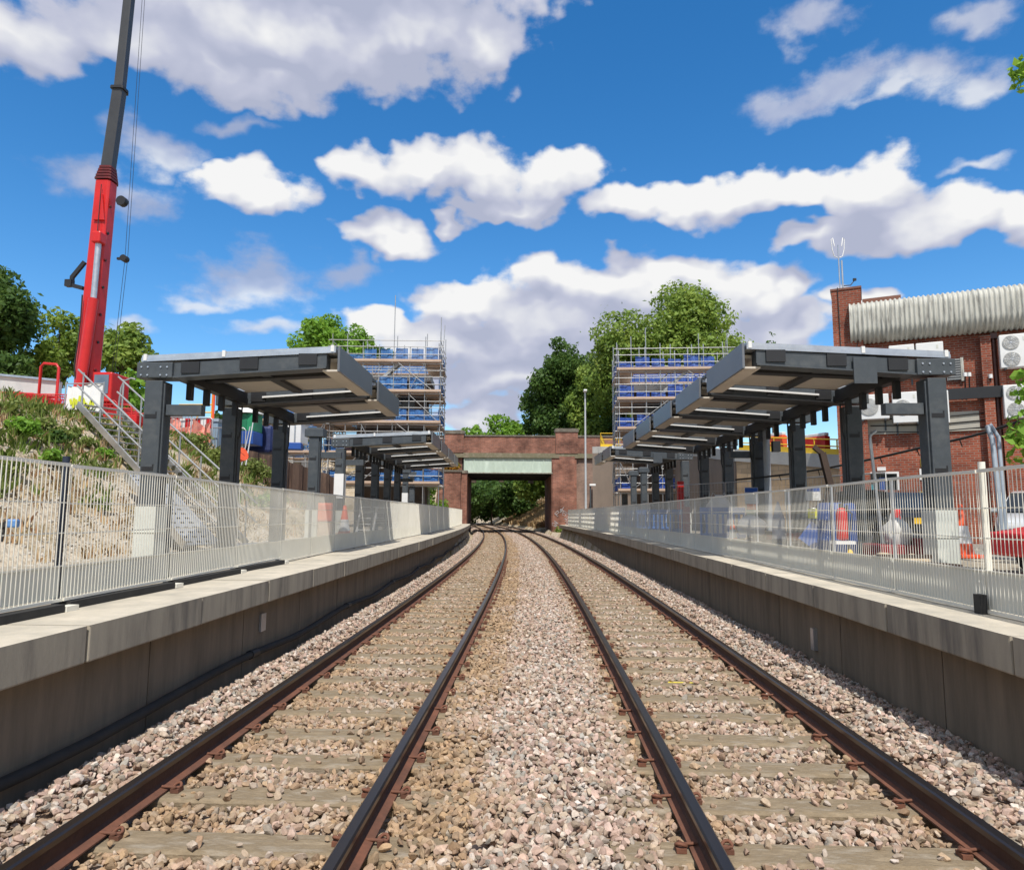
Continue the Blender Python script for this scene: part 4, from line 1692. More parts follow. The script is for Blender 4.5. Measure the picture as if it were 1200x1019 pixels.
# cooling units: each one could be lifted off its bracket
def ac_unit(rect, label, fans, brackets=True):
    x0, z0, x1, z1 = rect
    w, h = x1 - x0, z1 - z0
    o = bfor @ Vector((x0, -.02, z0))
    t = thing('air_conditioner', label, 'air conditioner', o, BRZ, 'white cooling units on the brick wall', local=True)
    mb = MB()
    mb.bx(0, -.40, 0, w, -.05, h)
    mb.build('casing', M_WHITE, t, bevel=.02)
    fh = h / fans
    for k in range(fans):
        r = min(fh * .42, w * .31)
        c = Vector((w * .36, -.405, fh * (k + .5)))
        mb = MB()
        n = 24
        ring = [c + Vector((r * math.cos(2 * math.pi * i / n), 0, r * math.sin(2 * math.pi * i / n))) for i in range(n)]
        ring2 = [q + Vector((0, -.02, 0)) for q in ring]
        mb.add(ring + ring2, [tuple(range(n, 2 * n))] + [(i, (i + 1) % n, n + (i + 1) % n, n + i) for i in range(n)])
        f = mb.build('fan_grille', mat('grey_fan_grille', (.50, .49, .45), (.42, .41, .38), 3, .6), t, fix=True)
        mb = MB()
        for q in range(1, 5):
            rr = r * q / 4.6
            pts = [c + Vector((rr * math.cos(2 * math.pi * i / 20), -.024, rr * math.sin(2 * math.pi * i / 20))) for i in range(21)]
            mb.path(pts, .005, 4)
        for q in range(6):
            a = q * math.pi / 6
            d = Vector((math.cos(a), 0, math.sin(a))) * r * .95
            mb.tube(c - d + Vector((0, -.024, 0)), c + d + Vector((0, -.024, 0)), .005, 4)
        mb.build('wire_guard', M_GALV, f)
    mb = MB()
    mb.bx(w * .74, -.407, h - .22, w * .82, -.401, h - .10)
    mb.build('badge_plate', M_KICK, t)
    if brackets:
        for x in (w * .12, w * .84):
            mb = MB()
            mb.bx(x, -.42, -.05, x + .05, .02, -.004)
            mb.bx(x, -.04, -.35, x + .05, .02, -.05)
            mb.build('bracket', M_STEEL, t)


R = wrect
ac_unit(R(1043, 404, 1071, 437, -.4), 'left one of the two white single fan units just under the eaves', 1)
ac_unit(R(1075, 401, 1105, 436, -.4), 'right one of the two white single fan units just under the eaves', 1)
ac_unit(R(1006, 462, 1041, 491, -.4), 'white unit low on the wall nearest the corner pier, seen under the canopy', 1)
ac_unit(R(1047, 459, 1078, 495, -.4), 'white unit low on the wall seen between canopy column and hanging brackets', 1)
ac_unit(R(1080, 458, 1111, 496, -.4), 'white unit low on the wall directly behind the first right canopy column', 1)
ac_unit(R(1173, 391, 1208, 430, -.4), 'upper white twin fan unit at the right edge, below the corrugated eaves', 2)
ac_unit(R(1178, 450, 1212, 489, -.4), 'lower white twin fan unit at the right edge, under the other twin unit', 2)

# signs on the wall
def wall_sign(rect, label, m, parts=None, name='wall_sign'):
    x0, z0, x1, z1 = rect
    o = bfor @ Vector((x0, -.004, z0))
    t = thing(name, label, 'sign', o, BRZ, local=True)
    w, h = x1 - x0, z1 - z0
    mb = MB()
    mb.bx(0, -.03, 0, w, 0, h)
    mb.build('board', m, t)
    if parts:
        parts(t, w, h)


def tri(t, w, h):
    mb = MB()
    mb.prism([(w * .18, -.034, h * .42), (w * .82, -.034, h * .42), (w * .5, -.034, h * .92)], (0, .003, 0))
    mb.build('yellow_triangle', M_YEL, t, fix=True)
    mb = MB()
    mb.bx(w * .47, -.037, h * .55, w * .53, -.035, h * .74)
    mb.build('black_mark', M_RUBBER, t)
    mb = MB()
    mb.bx(w * .15, -.034, h * .10, w * .85, -.0305, h * .30)
    mb.build('yellow_strip', M_YEL, t)


wall_sign(R(1078, 549, 1091, 562), 'white warning sign with yellow triangle on the brick wall', M_WHITE, tri)
wall_sign(R(1079, 537, 1089, 547), 'small faded yellow sign above the white warning sign', mat('faded_yellow_sign', (.48, .36, .04), (.36, .26, .04), 4, .6))


def bluehead(t, w, h):
    mb = MB()
    mb.bx(w * .1, -.034, h * .12, w * .9, -.0305, h * .45)
    mb.build('grey_text_block', M_KICK, t)


wall_sign(R(1158, 513, 1174, 536), 'white notice board on the brick wall right of the pilaster', M_WHITE, bluehead)

# antenna on the corner pier
o = bfor @ Vector((.28, -.30, zp + .07))
t = thing('roof_antenna', 'thin antenna mast with loop aerials on the corner pier of the brick building', 'antenna', o)
mb = MB()
mb.tube(o - Vector((0, 0, .0)), o + Vector((0, 0, 1.55)), .022, 6)
mb.tube(o + Vector((.10, 0, -.0)), o + Vector((.10, 0, 1.0)), .03, 6)
mb.build('mast', M_GALV, t)
for sx in (-1, 1):
    mb = MB()
    pts = [o + Vector((sx * .03, 0, 1.1)), o + Vector((sx * .14, 0, 1.15)), o + Vector((sx * .2, 0, 1.4)), o + Vector((sx * .22, 0, 1.75)), o + Vector((sx * .17, 0, 1.8)), o + Vector((sx * .12, 0, 1.5))]
    mb.path(pts, .016, 5)
    mb.build('loop_aerial', M_WHITE, t)
mb = MB()
mb.path([o + Vector((.1, 0, .1)), o + Vector((.35, 0, .12)), o + Vector((.5, 0, .3))], .018, 5)
mb.bx(o.x + .45, o.y - .03, o.z + .28, o.x + .55, o.y + .03, o.z + .36)
mb.build('side_arm', M_STEELD, t)

# ================================================================== MOBILE CRANE
CY = 29.0
cb = at(103, 449, CY)
ct = at(126, 215, CY)
ce = at(157, -60, CY)
ce = ce + (ce - ct).normalized() * 6
GZ = 4.55
base = Vector((cb.x, cb.y, GZ))
t = thing('mobile_crane', 'red mobile crane with a raised telescopic boom at the top of the left bank', 'crane', base)


def boom(mb, p, q, w0, w1, d0, d1, mi=0):
    d = (q - p).normalized()
    r = Vector((1, 0, 0))
    r = (r - d * r.dot(d)).normalized()
    f = d.cross(r)
    sec = [(-.5, -.42), (-.38, -.5), (.38, -.5), (.5, -.42), (.5, .2), (.3, .5), (-.3, .5), (-.5, .2)]
    vs = []
    for (c, w, dd) in ((p, w0, d0), (q, w1, d1)):
        vs += [c + r * a * w - f * b_ * dd * -1 for a, b_ in sec]
    n = 8
    mb.add(vs, [(i, (i + 1) % n, n + (i + 1) % n, n + i) for i in range(n)] + [tuple(reversed(range(n))), tuple(range(n, 2 * n))], mi)
    return r, f


axis = (ct - cb).normalized()
mb = MB()
r_, f_ = boom(mb, cb - axis * 1.0, ct, 0.80, .68, .85, .75)
b0 = mb.build('boom_base_section', M_RED, t, bevel=.02, fix=True)
mb = MB()
for k in range(5):
    p = ct + axis * (.05 + .14 * k)
    boom(mb, p, p + axis * .09, 0.76 - .05 * k, 0.76 - .05 * k, .84 - .05 * k, .84 - .05 * k)
mb.build('boom_collar', mat('dark_red_collar', (.16, .012, .012), (.08, .01, .01), 3, .5), t, fix=True)
a2 = (ce - ct).normalized()
M_BOOM2 = mat('dark_grey_boom_paint', (.050, .052, .055), (.035, .036, .040), .8, .4)
pm = at(141, 106, CY)
mb = MB()
boom(mb, ct + axis * .6, pm, .50, .48, .54, .52)
mb.build('boom_section', M_BOOM2, t, fix=True)
mb = MB()
boom(mb, pm - a2 * .06, pm + a2 * .06, .60, .60, .66, .66)
mb.build('boom_collar', M_STEELD, t, fix=True)
mb = MB()
boom(mb, pm, ce, .40, .36, .45, .42)
mb.build('boom_section', M_BOOM2, t, fix=True)
# luffing cylinder with bright rod on the front face
fr = f_ if f_.y < 0 else -f_
c1 = at(103, 449, CY) + fr * .72 + r_ * .18
c2 = at(116, 355, CY) + fr * .62 + r_ * .16
c3 = at(123, 290, CY) + fr * .54 + r_ * .06
mb = MB()
mb.tube(c1 - axis * .3, c2, .21, 16)
cy_ = mb.build('luffing_cylinder', M_RED, t)
mb = MB()
mb.tube(c2, c3, .12, 14)
mb.build('piston_rod', M_GALV, cy_)
mb = MB()
mb.box(c3 + axis * .2, (.4, .5, .5), None)
mb.build('cylinder_lug', M_RED, t, bevel=.06)
# fly-jib bracket at left, winch sheaves at right, hoses, rope
mb = MB()
lp = at(108, 338, CY)
mb.bar(lp + r_ * -.4, lp + r_ * -1.0 + axis * .15, .16, .16)
mb.bar(lp + r_ * -.95 + axis * .1, lp + r_ * -.95 + axis * .55, .14, .14)
mb.bar(lp + r_ * -.95 + axis * .5, lp + r_ * -.45 + axis * 1.2, .13, .16)
mb.box(lp + r_ * -1.05 + axis * .22, (.3, .25, .3))
mb.build('jib_bracket', M_STEELD, t)
mb = MB()
sp_ = at(131, 303, CY)
mb.bar(sp_ + r_ * .25, sp_ + r_ * .6, .1, .1)
mb.tube(sp_ + r_ * .58 + Vector((0, -.14, 0)), sp_ + r_ * .58 + Vector((0, .14, 0)), .15, 12)
mb.build('rope_sheave', M_STEELD, t)
mb = MB()
sp2 = at(133, 236, CY)
mb.bar(sp2 + r_ * .2, sp2 + r_ * .42, .1, .3)
mb.tube(sp2 + r_ * .40 + Vector((0, -.13, 0)), sp2 + r_ * .40 + Vector((0, .13, 0)), .22, 12)
mb.build('rope_sheave', M_STEELD, t)
mb = MB()
for dxx in (0, .12):
    mb.tube(base + Vector((.9 + dxx, .1, 1.6)), sp_ + r_ * (.60 + dxx), .010, 4)
    mb.tube(sp_ + r_ * (.60 + dxx), ce + r_ * (.30 + dxx), .010, 4)
mb.build('hoist_rope', M_STEELD, t)
mb = MB()
pts = [at(u, v, CY) + fr * .55 for u, v in ((98, 447), (97, 430), (101, 405), (104, 380), (106, 350))]
mb.path(pts, .03, 5)
mb.build('hose', M_RUBBER, t)
# fittings up the boom: pin bosses, seam bands, side boxes
for k in range(7):
    f = .06 + .135 * k
    pp = cb + (ct - cb) * f
    mb = MB()
    w_ = .80 - .12 * f
    mb.box(pp - r_ * (w_ * .5 + .03) + fr * .1, (.09, .16, .22 if k % 2 else .12))
    mb.tube(pp + r_ * (w_ * .5 - .01) + fr * .2, pp + r_ * (w_ * .5 + .05) + fr * .2, .06, 10)
    mb.build('pin_boss', [mat('dark_red_collar', (.16, .012, .012), (.08, .01, .01), 3, .5), M_STEELD][k % 2], b0)
mb = MB()
mb.path([at(u, v, CY) + fr * .5 for u, v in ((110, 447), (112, 410), (116, 370), (119, 330), (123, 270), (127, 222))], .018, 5)
mb.build('hose', M_STEELD, t)
mb = MB()
q = at(125, 245, CY) + fr * .42
boom(mb, q - axis * .7, q + axis * .5, .5, .1, .12, .12)
mb.build('boom_gusset', M_RED, t, bevel=.02, fix=True)
# carrier and cab
mb = MB()
bz = base.z
mb.box((base.x - 2.0, base.y + .9, bz + .95), (9.0, 2.6, .55))
mb.box((base.x - 1.2, base.y + .9, bz + 1.45), (4.6, 2.4, .5), None, 1)
mb.box((base.x - 3.4, base.y + .9, bz + 1.75), (1.4, 2.5, .95), None, 1)
mb.build('carrier', [M_RED, M_RED], t, bevel=.05)
for k in range(4):
    for sy in (-.3, 2.1):
        x = base.x - 5.6 + k * 2.1
        mb = MB()
        mb.tube((x, base.y + sy - .2, bz + .55), (x, base.y + sy + .2, bz + .55), .55, 20)
        w = mb.build('wheel', M_RUBBER, t)
        mb = MB()
        mb.tube((x, base.y + sy - .215, bz + .55), (x, base.y + sy + .215, bz + .55), .27, 14)
        mb.build('rim', M_GALV, w)
kx, ky = base.x + 1.1, base.y - .1
mb = MB()
mb.box((kx, ky, bz + 2.35), (.85, 1.3, 1.25))
cabo = mb.build('cab', M_RED, t, bevel=.06)
mb = MB()
mb.box((kx, ky - .665, bz + 2.45), (.62, .03, .8))
mb.build('windscreen', mat('cab_glass', (.10, .13, .17), (.16, .20, .25), 1.5, .12, spec=.8), cabo)
for (dx, dz) in ((2.6, 0), (-6.4, 0)):
    mb = MB()
    mb.bar((base.x + dx, base.y - 1.8, bz + .7), (base.x + dx, base.y + 3.4, bz + .7), .3, .3)
    mb.tube((base.x + dx, base.y - 1.7, bz), (base.x + dx, base.y - 1.7, bz + .7), .09, 8)
    mb.box((base.x + dx, base.y - 1.7, bz + .04), (.6, .6, .08))
    mb.build('outrigger', M_RED, t)

# ================================================================== STAIRCASE DOWN THE BANK
s0 = Vector((-7.9, 17.4, .86))
s1 = Vector((-13.2, 20.0, 4.75))
sd_ = (s1 - s0)
h_ = Vector((sd_.x, sd_.y, 0)).normalized()
sn = Vector((-h_.y, h_.x, 0))
t = thing('access_staircase', 'galvanised access staircase with tube handrails climbing the left bank', 'staircase', s0)
for k in (-.6, .6):
    mb = MB()
    mb.bar(s0 + sn * k, s1 + sn * k, .05, .17)
    mb.build('stringer', M_ALU, t)
    mb = MB()
    for hh in (1.02, .55):
        mb.tube(s0 + sn * k + Vector((0, 0, hh)) - h_ * .3, s1 + sn * k + Vector((0, 0, hh)) + h_ * .1, .027, 8)
    hr = mb.build('handrail', M_ALU, t)
    for i in range(7):
        f = (i + .1) / 6.3
        p = s0 + sd_ * f + sn * k
        mb = MB()
        mb.tube(p, p + Vector((0, 0, 1.03)), .025, 8)
        mb.build('handrail_post', M_ALU, hr)
N_T = 20
for i in range(N_T):
    p = s0 + sd_ * ((i + .4) / N_T)
    mb = MB()
    M_ = Matrix.Rotation(math.atan2(h_.y, h_.x), 3, 'Z')
    mb.box(p + Vector((0, 0, .08)), (.17, 1.15, .03), M_)
    mb.build('tread', M_ALU, t)
mb = MB()
mb.box(s0 - h_ * .9 + Vector((0, 0, .0)), (1.6, 1.3, .05), Matrix.Rotation(math.atan2(h_.y, h_.x), 3, 'Z'))
mb.build('landing', M_GALV, t)
# a spare flight leaning near the foot: perforated ramp pieces
q0 = Vector((-7.4, 15.0, .95))
q1 = Vector((-9.9, 16.8, 2.55))
d_ = (q1 - q0)
hh_ = Vector((d_.x, d_.y, 0)).normalized()
nn_ = Vector((-hh_.y, hh_.x, 0))
t = thing('perforated_ramp', 'perforated metal ramp section lying on the bank foot beside the stairs', 'ramp', q0)
mb = MB()
mb.bar(q0 + nn_ * .35, q1 + nn_ * .35, .05, .2)
mb.bar(q0 - nn_ * .35, q1 - nn_ * .35, .05, .2)
mb.bar(q0, q1, .66, .03)
mb.build('frame', M_GALV, t)
mb = MB()
for i in range(16):
    p = q0 + d_ * ((i + .5) / 16)
    for k in (-.2, 0, .2):
        mb.box(p + nn_ * k + Vector((0, 0, .018)), (.07, .1, .006), Matrix.Rotation(math.atan2(hh_.y, hh_.x), 3, 'Z') @ Matrix.Rotation(-math.atan2(d_.z, Vector((d_.x, d_.y)).length), 3, 'Y'))
mb.build('holes', M_RUBBER, t)

# ================================================================== LEFT BANK TOP: barriers, sacks, cabins
def gz(x, y):
    # ground height under a world point
    o = x - cx(y)
    return terrain(y, o)


def barrier(x, y, rz, label, m=M_RED, L_=2.0, h=1.12, group='red pedestrian barriers along the bank top'):
    z = gz(x, y) + .03
    t = thing('pedestrian_barrier', label, 'barrier', (x, y, z), rz, group, local=True)
    mb = MB()
    mb.path([(-L_ / 2, 0, .03), (-L_ / 2, 0, h - .1), (-L_ / 2 + .1, 0, h), (L_ / 2 - .1, 0, h), (L_ / 2, 0, h - .1), (L_ / 2, 0, .03)], .024, 6)
    mb.tube((-L_ / 2, 0, .22), (L_ / 2, 0, .22), .02, 6)
    mb.build('frame', m, t)
    mb = MB()
    n = int(L_ / .125)
    for i in range(1, n):
        x_ = -L_ / 2 + L_ * i / n
        mb.tube((x_, 0, .22), (x_, 0, h - .02), .009, 4, caps=False)
    mb.build('bars', m, t)
    for sx in (-1, 1):
        mb = MB()
        mb.tube((sx * (L_ / 2 - .25), -.3, .02), (sx * (L_ / 2 - .25), .3, .02), .022, 6)
        mb.tube((sx * (L_ / 2 - .25), 0, .02), (sx * (L_ / 2 - .25), 0, .24), .02, 6)
        mb.build('foot', m, t)
    return t


bl_ = [(-21.5, 22.6, 'red bar barrier at the far left of the bank top'), (-19.2, 22.9, 'red bar barrier just right of the leftmost one, before the white hoarding'),
       (-16.9, 23.3, 'red bar barrier under the tall red frame'), (-15.0, 23.8, 'red bar barrier right at the head of the staircase, beside the banner'),
       (-14.2, 25.9, 'red bar barrier behind the stair handrails'), (-13.3, 27.4, 'red bar barrier behind the first left canopy column')]
for i, (u_, y, lb) in enumerate(((6, 23.0, bl_[0][2]), (34, 23.3, bl_[1][2]), (64, 23.0, bl_[2][2]), (84, 23.8, bl_[3][2]), (122, 25.2, bl_[4][2]), (146, 27.5, bl_[5][2]), (104, 24.6, 'red bar barrier directly behind the white banner'), (128, 26.6, 'red bar barrier between the crane cab and the stair handrails'))):
    x = at(u_, 470, y).x
    barrier(x, y, rad(8 + 6 * (i % 2)), lb)
for i, (u, y, lb) in enumerate(((196, 27.5, 'galvanised mesh barrier left of the yellow frame'), (222, 28.5, 'galvanised mesh barrier below the yellow frame'), (262, 29.2, 'galvanised mesh barrier between two left canopy columns'))):
    p = at(u, 500, y)
    barrier(p.x, y, rad(5), lb, M_ALU, 1.9, 1.1, group='bare metal barriers on the bank top')

# tall red portal frame
x, y = at(57, 440, 23.5).x, 23.5
z = gz(x, y)
t = thing('tube_gate', 'tall narrow red tube gate frame standing among the barriers', 'frame', (x, y, z))
mb = MB()
mb.path([(x - .3, y, z), (x - .3, y, z + 2.2), (x - .2, y, z + 2.32), (x + .25, y, z + 2.28), (x + .35, y, z + 2.15), (x + .35, y, z)], .05, 8)
mb.build('tube', M_RED, t)
mb = MB()
mb.bar((x - .3, y, z + 1.1), (x + .35, y, z + 1.1), .04, .08)
mb.build('crossbar', M_RED, t)
# orange and yellow chevron barrier
p = at(40, 466, 22.2)
z = gz(p.x, 22.2)
t = thing('chevron_barrier', 'low orange barrier board with yellow stripe left of the red frame', 'barrier', (p.x, 22.2, z))
mb = MB()
mb.box((p.x, 22.2, z + .45), (1.0, .1, .35))
mb.box((p.x - .4, 22.2, z + .15), (.08, .4, .3))
mb.box((p.x + .4, 22.2, z + .15), (.08, .4, .3))
mb.build('board', M_ORANGE, t, bevel=.02)
mb = MB()
mb.prism([(p.x - .3, 22.145, z + .28), (p.x - .05, 22.145, z + .28), (p.x + .3, 22.145, z + .62), (p.x + .05, 22.145, z + .62)], (0, -.006, 0))
mb.build('yellow_stripe', M_YEL, t, fix=True)

# banner sack: white board with yellow green marks on mesh panel
p = at(98, 468, 22.6)
z = p.z - .50
t = thing('site_banner', 'white banner with smudged yellow green marks hung at the stair head', 'banner', (p.x, 22.6, gz(p.x, 22.6)))
mb = MB()
n = 14
vs = []
for i in range(n + 1):
    for k in range(4):
        xx = p.x - .62 + 1.24 * i / n
        vs.append((xx, 22.6 + .03 * math.sin(i * 1.7) + .02 * k, z + 1.0 * k / 3 - .06 * math.sin(i * .45)))
mb.add(vs, [(i * 4 + k, i * 4 + 4 + k, i * 4 + 5 + k, i * 4 + 1 + k) for i in range(n) for k in range(3)], 0, True)
mb.build('sheet', M_WHITE, t)
mb = MB()
rg = random.Random(3)
M_YG = mat('yellow_green_print', (.62, .66, .03), (.5, .55, .04), 3, .7)
for k in range(9):
    xx = p.x - .42 + .095 * k
    mb.box((xx, 22.585 - .01, z + .42 - .04 * math.sin(k * 1.4) - .1 * (k > 5)), (.085, .006, .34 if k % 2 else .2), Matrix.Rotation(rg.uniform(-.5, .5), 3, 'Y'))
mb.build('printed_marks', M_YG, t)
mb = MB()
for xx in (-.66, .66):
    mb.tube((p.x + xx, 22.62, gz(p.x, 22.6) - .1), (p.x + xx, 22.62, z + 1.1), .025, 6)
mb.tube((p.x - .66, 22.62, z + 1.05), (p.x + .66, 22.62, z + 1.05), .02, 6)
mb.build('pole_frame', M_ALU, t)

# white hoarding / site cabin at far left
p0, p1 = at(-60, 425, 34), at(66, 452, 34)
t = thing('site_hoarding', 'long pale grey site hoarding behind the barriers at far left', 'hoarding', (p0.x, 34, GZ))
mb = MB()
top0 = at(-60, 419, 34).z
top1 = at(66, 447, 32).z
mb.hexa([(p0.x - 8, 36, GZ - .2), (p1.x + 1.6, 32, GZ - .2), (p1.x + 1.6, 32.2, GZ - .2), (p0.x - 8, 36.2, GZ - .2),
         (p0.x - 8, 36, top0 + .3), (p1.x + 1.6, 32, top1), (p1.x + 1.6, 32.2, top1), (p0.x - 8, 36.2, top0 + .3)])
mb.build('panels', M_PALECLAD, t)
mb = MB()
mb.bar((p0.x - 8, 35.9, top0 + .36), (p1.x + 1.6, 31.95, top1 + .05), .12, .1)
for i in range(9):
    f = i / 8
    mb.box((p0.x - 8 + (p1.x + 9.6 - p0.x) * f, 36 - 4 * f - .03, GZ + .8), (.06, .05, 2.0))
mb.build('trim', M_GALV, t)

# yellow guard frame, red tank, striped board, blue skip etc. between the canopy columns
def boxthing(name, label, cat, c, size, m, rz=0, bev=.03, extra=None, group=None):
    t = thing(name, label, cat, (c[0], c[1], c[2]), rz, group, local=True)
    mb = MB()
    mb.bx(-size[0] / 2, -size[1] / 2, 0, size[0] / 2, size[1] / 2, size[2])
    mb.build('body', m, t, bevel=bev)
    if extra:
        extra(t, size)
    return t


yc = 30.0
p = at(228, 500, yc)
gzz = gz(p.x, yc)
t = thing('guard_railing', 'tall yellow guard rail frame behind the bank grass', 'railing', (p.x, yc, gzz))
zt = at(228, 474, yc).z
for dx in (-.75, .1, .75):
    mb = MB()
    mb.tube((p.x + dx, yc, gzz - .1), (p.x + dx, yc, zt + (.5 if dx > .5 else 0)), .045, 8)
    mb.build('post', M_YEL, t)
mb = MB()
for q in (0, .35, .7):
    mb.tube((p.x - .75, yc, zt - q), (p.x + .75, yc, zt - q), .032, 8)
mb.build('rails', M_YEL, t)
mb = MB()
mb.tube((p.x + .85, yc - .1, gzz - .1), (p.x + .85, yc - .1, zt + .6), .06, 8)
mb.build('post', M_ORANGE, t)
p = at(193, 487, 29)
t = thing('red_tank', 'rounded red tank beside the yellow frame on the bank top', 'tank', (p.x, 29, gz(p.x, 29)))
mb = MB()
zz = at(193, 481, 29).z
mb.tube((p.x - .55, 29, zz - .45), (p.x + .55, 29, zz - .45), .52, 18)
mb.build('drum', M_RED, t, bevel=.08)
mb = MB()
mb.box((p.x, 29, (zz - .9 + gz(p.x, 29)) / 2), (1.1, .7, zz - .9 - gz(p.x, 29)))
mb.build('skid', M_RED, t)
p = at(220, 496, 28.6)
t = thing('striped_board', 'red and white striped barrier board below the yellow frame', 'barrier', (p.x, 28.6, gz(p.x, 28.6)))
mb = MB()
for k in range(9):
    mb.box((p.x - .9 + .225 * k, 28.6, p.z), (.222, .05, .42), None, k % 2)
mb.build('board', [M_RED, M_WHITE], t)
mb = MB()
for dx in (-.7, .7):
    mb.box((p.x + dx, 28.66, (p.z + gz(p.x, 28.6)) / 2), (.06, .06, p.z - gz(p.x, 28.6)))
mb.build('legs', M_STEEL, t)
p = at(210, 506, 28.2)
t = thing('net_heap', 'crumpled heap of orange pink safety netting on the bank top', 'netting', (p.x, 28.2, gz(p.x, 28.2)))
mb = MB()
vs = []
rg = random.Random(9)
for i in range(25):
    for k in range(5):
        vs.append((p.x - 1.3 + .11 * i + rg.uniform(-.03, .03), 28.2 + .06 * k * math.sin(i * 1.3) + rg.uniform(-.05, .05), gz(p.x, 28.2) + (.0 + .2 * k) * (1 + .25 * math.sin(i * .8))))
mb.add(vs, [(i * 5 + k, i * 5 + 5 + k, i * 5 + 6 + k, i * 5 + 1 + k) for i in range(24) for k in range(4)], 0, False)
mb.build('mesh_folds', mat('faded_orange_netting', (.75, .24, .17), (.60, .30, .25), 6, .8), t)


def skip_extra(t, s):
    mb = MB()
    mb.bx(-s[0] / 2 - .05, -s[1] / 2 - .05, s[2] - .12, s[0] / 2 + .05, s[1] / 2 + .05, s[2] + .01)
    for k in (-.3, 0, .3):
        mb.bx(s[0] * k - .04, -s[1] / 2 - .04, 0, s[0] * k + .04, -s[1] / 2 - .002, s[2] - .13)
    mb.build('ribs', M_GALV, t)


p = at(249, 520, 30.5)
z_ = gz(p.x, 30)
boxthing('site_container', 'pale blue grey site container between the first two left columns', 'container', (p.x, 30.2, at(249, 517, 30.2).z - 1.2), (1.4, 1.5, 2.1),
         mat('blue_grey_container', (.28, .38, .48), (.20, .28, .36), 2, .5), 0, .03, skip_extra)
# green domed portable toilet with blue base
p = at(287, 520, 34)
zb = at(287, 517, 34).z
t = thing('portable_toilet', 'portable toilet with green walls, white domed roof and blue base', 'toilet', (p.x, 34, zb - .2))
mb = MB()
mb.bx(p.x - .65, 33.4, zb - .2, p.x + .65, 34.6, zb + .45, 0)
mb.build('base', M_BLUE, t, bevel=.03)
mb = MB()
mb.bx(p.x - .62, 33.43, zb + .452, p.x + .62, 34.57, zb + 1.35)
wv = mb.build('wall', M_GREEN, t, bevel=.04)
mb = MB()
mb.bx(p.x - .3, 33.40, zb + .5, p.x + .3, 33.428, zb + 1.3)
mb.build('door', mat('dark_green_door', (.015, .2, .09), (.01, .15, .07), 2, .5), wv)
mb = MB()
mb.lathe([(.85, 0), (.82, .12), (.6, .3), (.2, .38), (.02, .39)], (p.x, 34, zb + 1.352), 16)
mb.build('roof', M_WHITE, t)
p = at(306, 515, 35.5)
zb = at(306, 523, 35.5).z
boxthing('tarpaulin_load', 'navy blue tarpaulin covered load right of the portable toilet', 'tarpaulin', (p.x, 35.5, zb - .4), (1.5, 1.2, 1.45), mat('navy_tarpaulin', (.02, .035, .13), (.015, .025, .09), 3, .6, bump=.5, bscale=6), 0, .18)
# grey pitched roof house far behind
p = at(316, 500, 60)
zb = at(316, 500, 60).z
t = thing('far_house', 'distant house with grey pitched roof seen between the left columns', 'house', (p.x, 60, 5.2))
mb = MB()
mb.bx(p.x - 3, 58, 5, p.x + 3, 64, zb - .2)
mb.build('wall', M_BAND, t)
mb = MB()
mb.prism([(p.x - 3.3, 57.7, zb - .2), (p.x - 3.3, 64.3, zb - .2), (p.x - 3.3, 61, zb + 1.7)], (6.6, 0, 0))
mb.build('roof', mat('grey_slate_roof', (.16, .17, .19), (.11, .12, .13), 2, .8), t, fix=True)
# white cabin at the sheet piles
p = at(341, 506, 37)
boxthing('site_cabin', 'small white site cabin beyond the sheet pile wall', 'cabin', (p.x, 37, at(341, 520, 37).z), (1.5, 1.2, 1.15), M_WHITE, 0, .02, skip_extra)
p = at(342, 526, 35)
boxthing('blue_crate', 'flat blue crate lying on top of the sheet pile wall', 'crate', (p.x, 35, at(342, 527, 35).z), (1.0, .8, .35), M_BLUE, .2)
# sheet pile wall
a, b_ = Vector((-15.0, 30.6, 0)), Vector((-11.2, 37.5, 0))
d_ = (b_ - a)
n_s = 34
nn_ = Vector((-d_.y, d_.x, 0)).normalized()
if nn_.y > 0:
    nn_ = -nn_
vs = []
for i in range(n_s + 1):
    q = a + d_ * i / n_s
    o = nn_ * (.18 if (i // 2) % 2 else -.02)
    zt_ = 4.75 - 1.2 * (i / n_s) ** 1.5
    vs += [q + o + Vector((0, 0, .3)), q + o + Vector((0, 0, zt_))]
mb = MB()
mb.add(vs, [(2 * i, 2 * i + 2, 2 * i + 3, 2 * i + 1) for i in range(n_s)])
vb = [v - nn_ * .3 for v in vs]
mb.add(vs + vb, [(2 * i + 1, 2 * i + 3, 2 * n_s + 2 + 2 * i + 3, 2 * n_s + 2 + 2 * i + 1) for i in range(n_s)])
t = thing('sheet_pile_wall', 'dark brown ribbed sheet pile wall behind the lone left column', 'wall', a)
mb.build('piles', mat('rusty_sheet_pile', (.11, .065, .045), (.07, .042, .03), 1.5, .8, stretch=(2, 2, .4), c3=(.20, .12, .08)), t)
# orange bucket on the bank
p = at(280, 535, 25)
t = thing('orange_bucket', 'tipped orange bucket on the bank right of the second left column', 'bucket', (p.x, 25, p.z - .3))
mb = MB()
mb.tube((p.x - .22, 25, p.z - .1), (p.x + .2, 24.8, p.z + .1), .20, 14, r2=.28)
mb.build('tub', M_ORANGE, t)
mb = MB()
mb.path([(p.x - .1, 24.75, p.z + .2), (p.x + .1, 24.6, p.z + .35), (p.x + .3, 24.7, p.z + .3)], .015, 5)
mb.build('handle', M_STEELD, t)
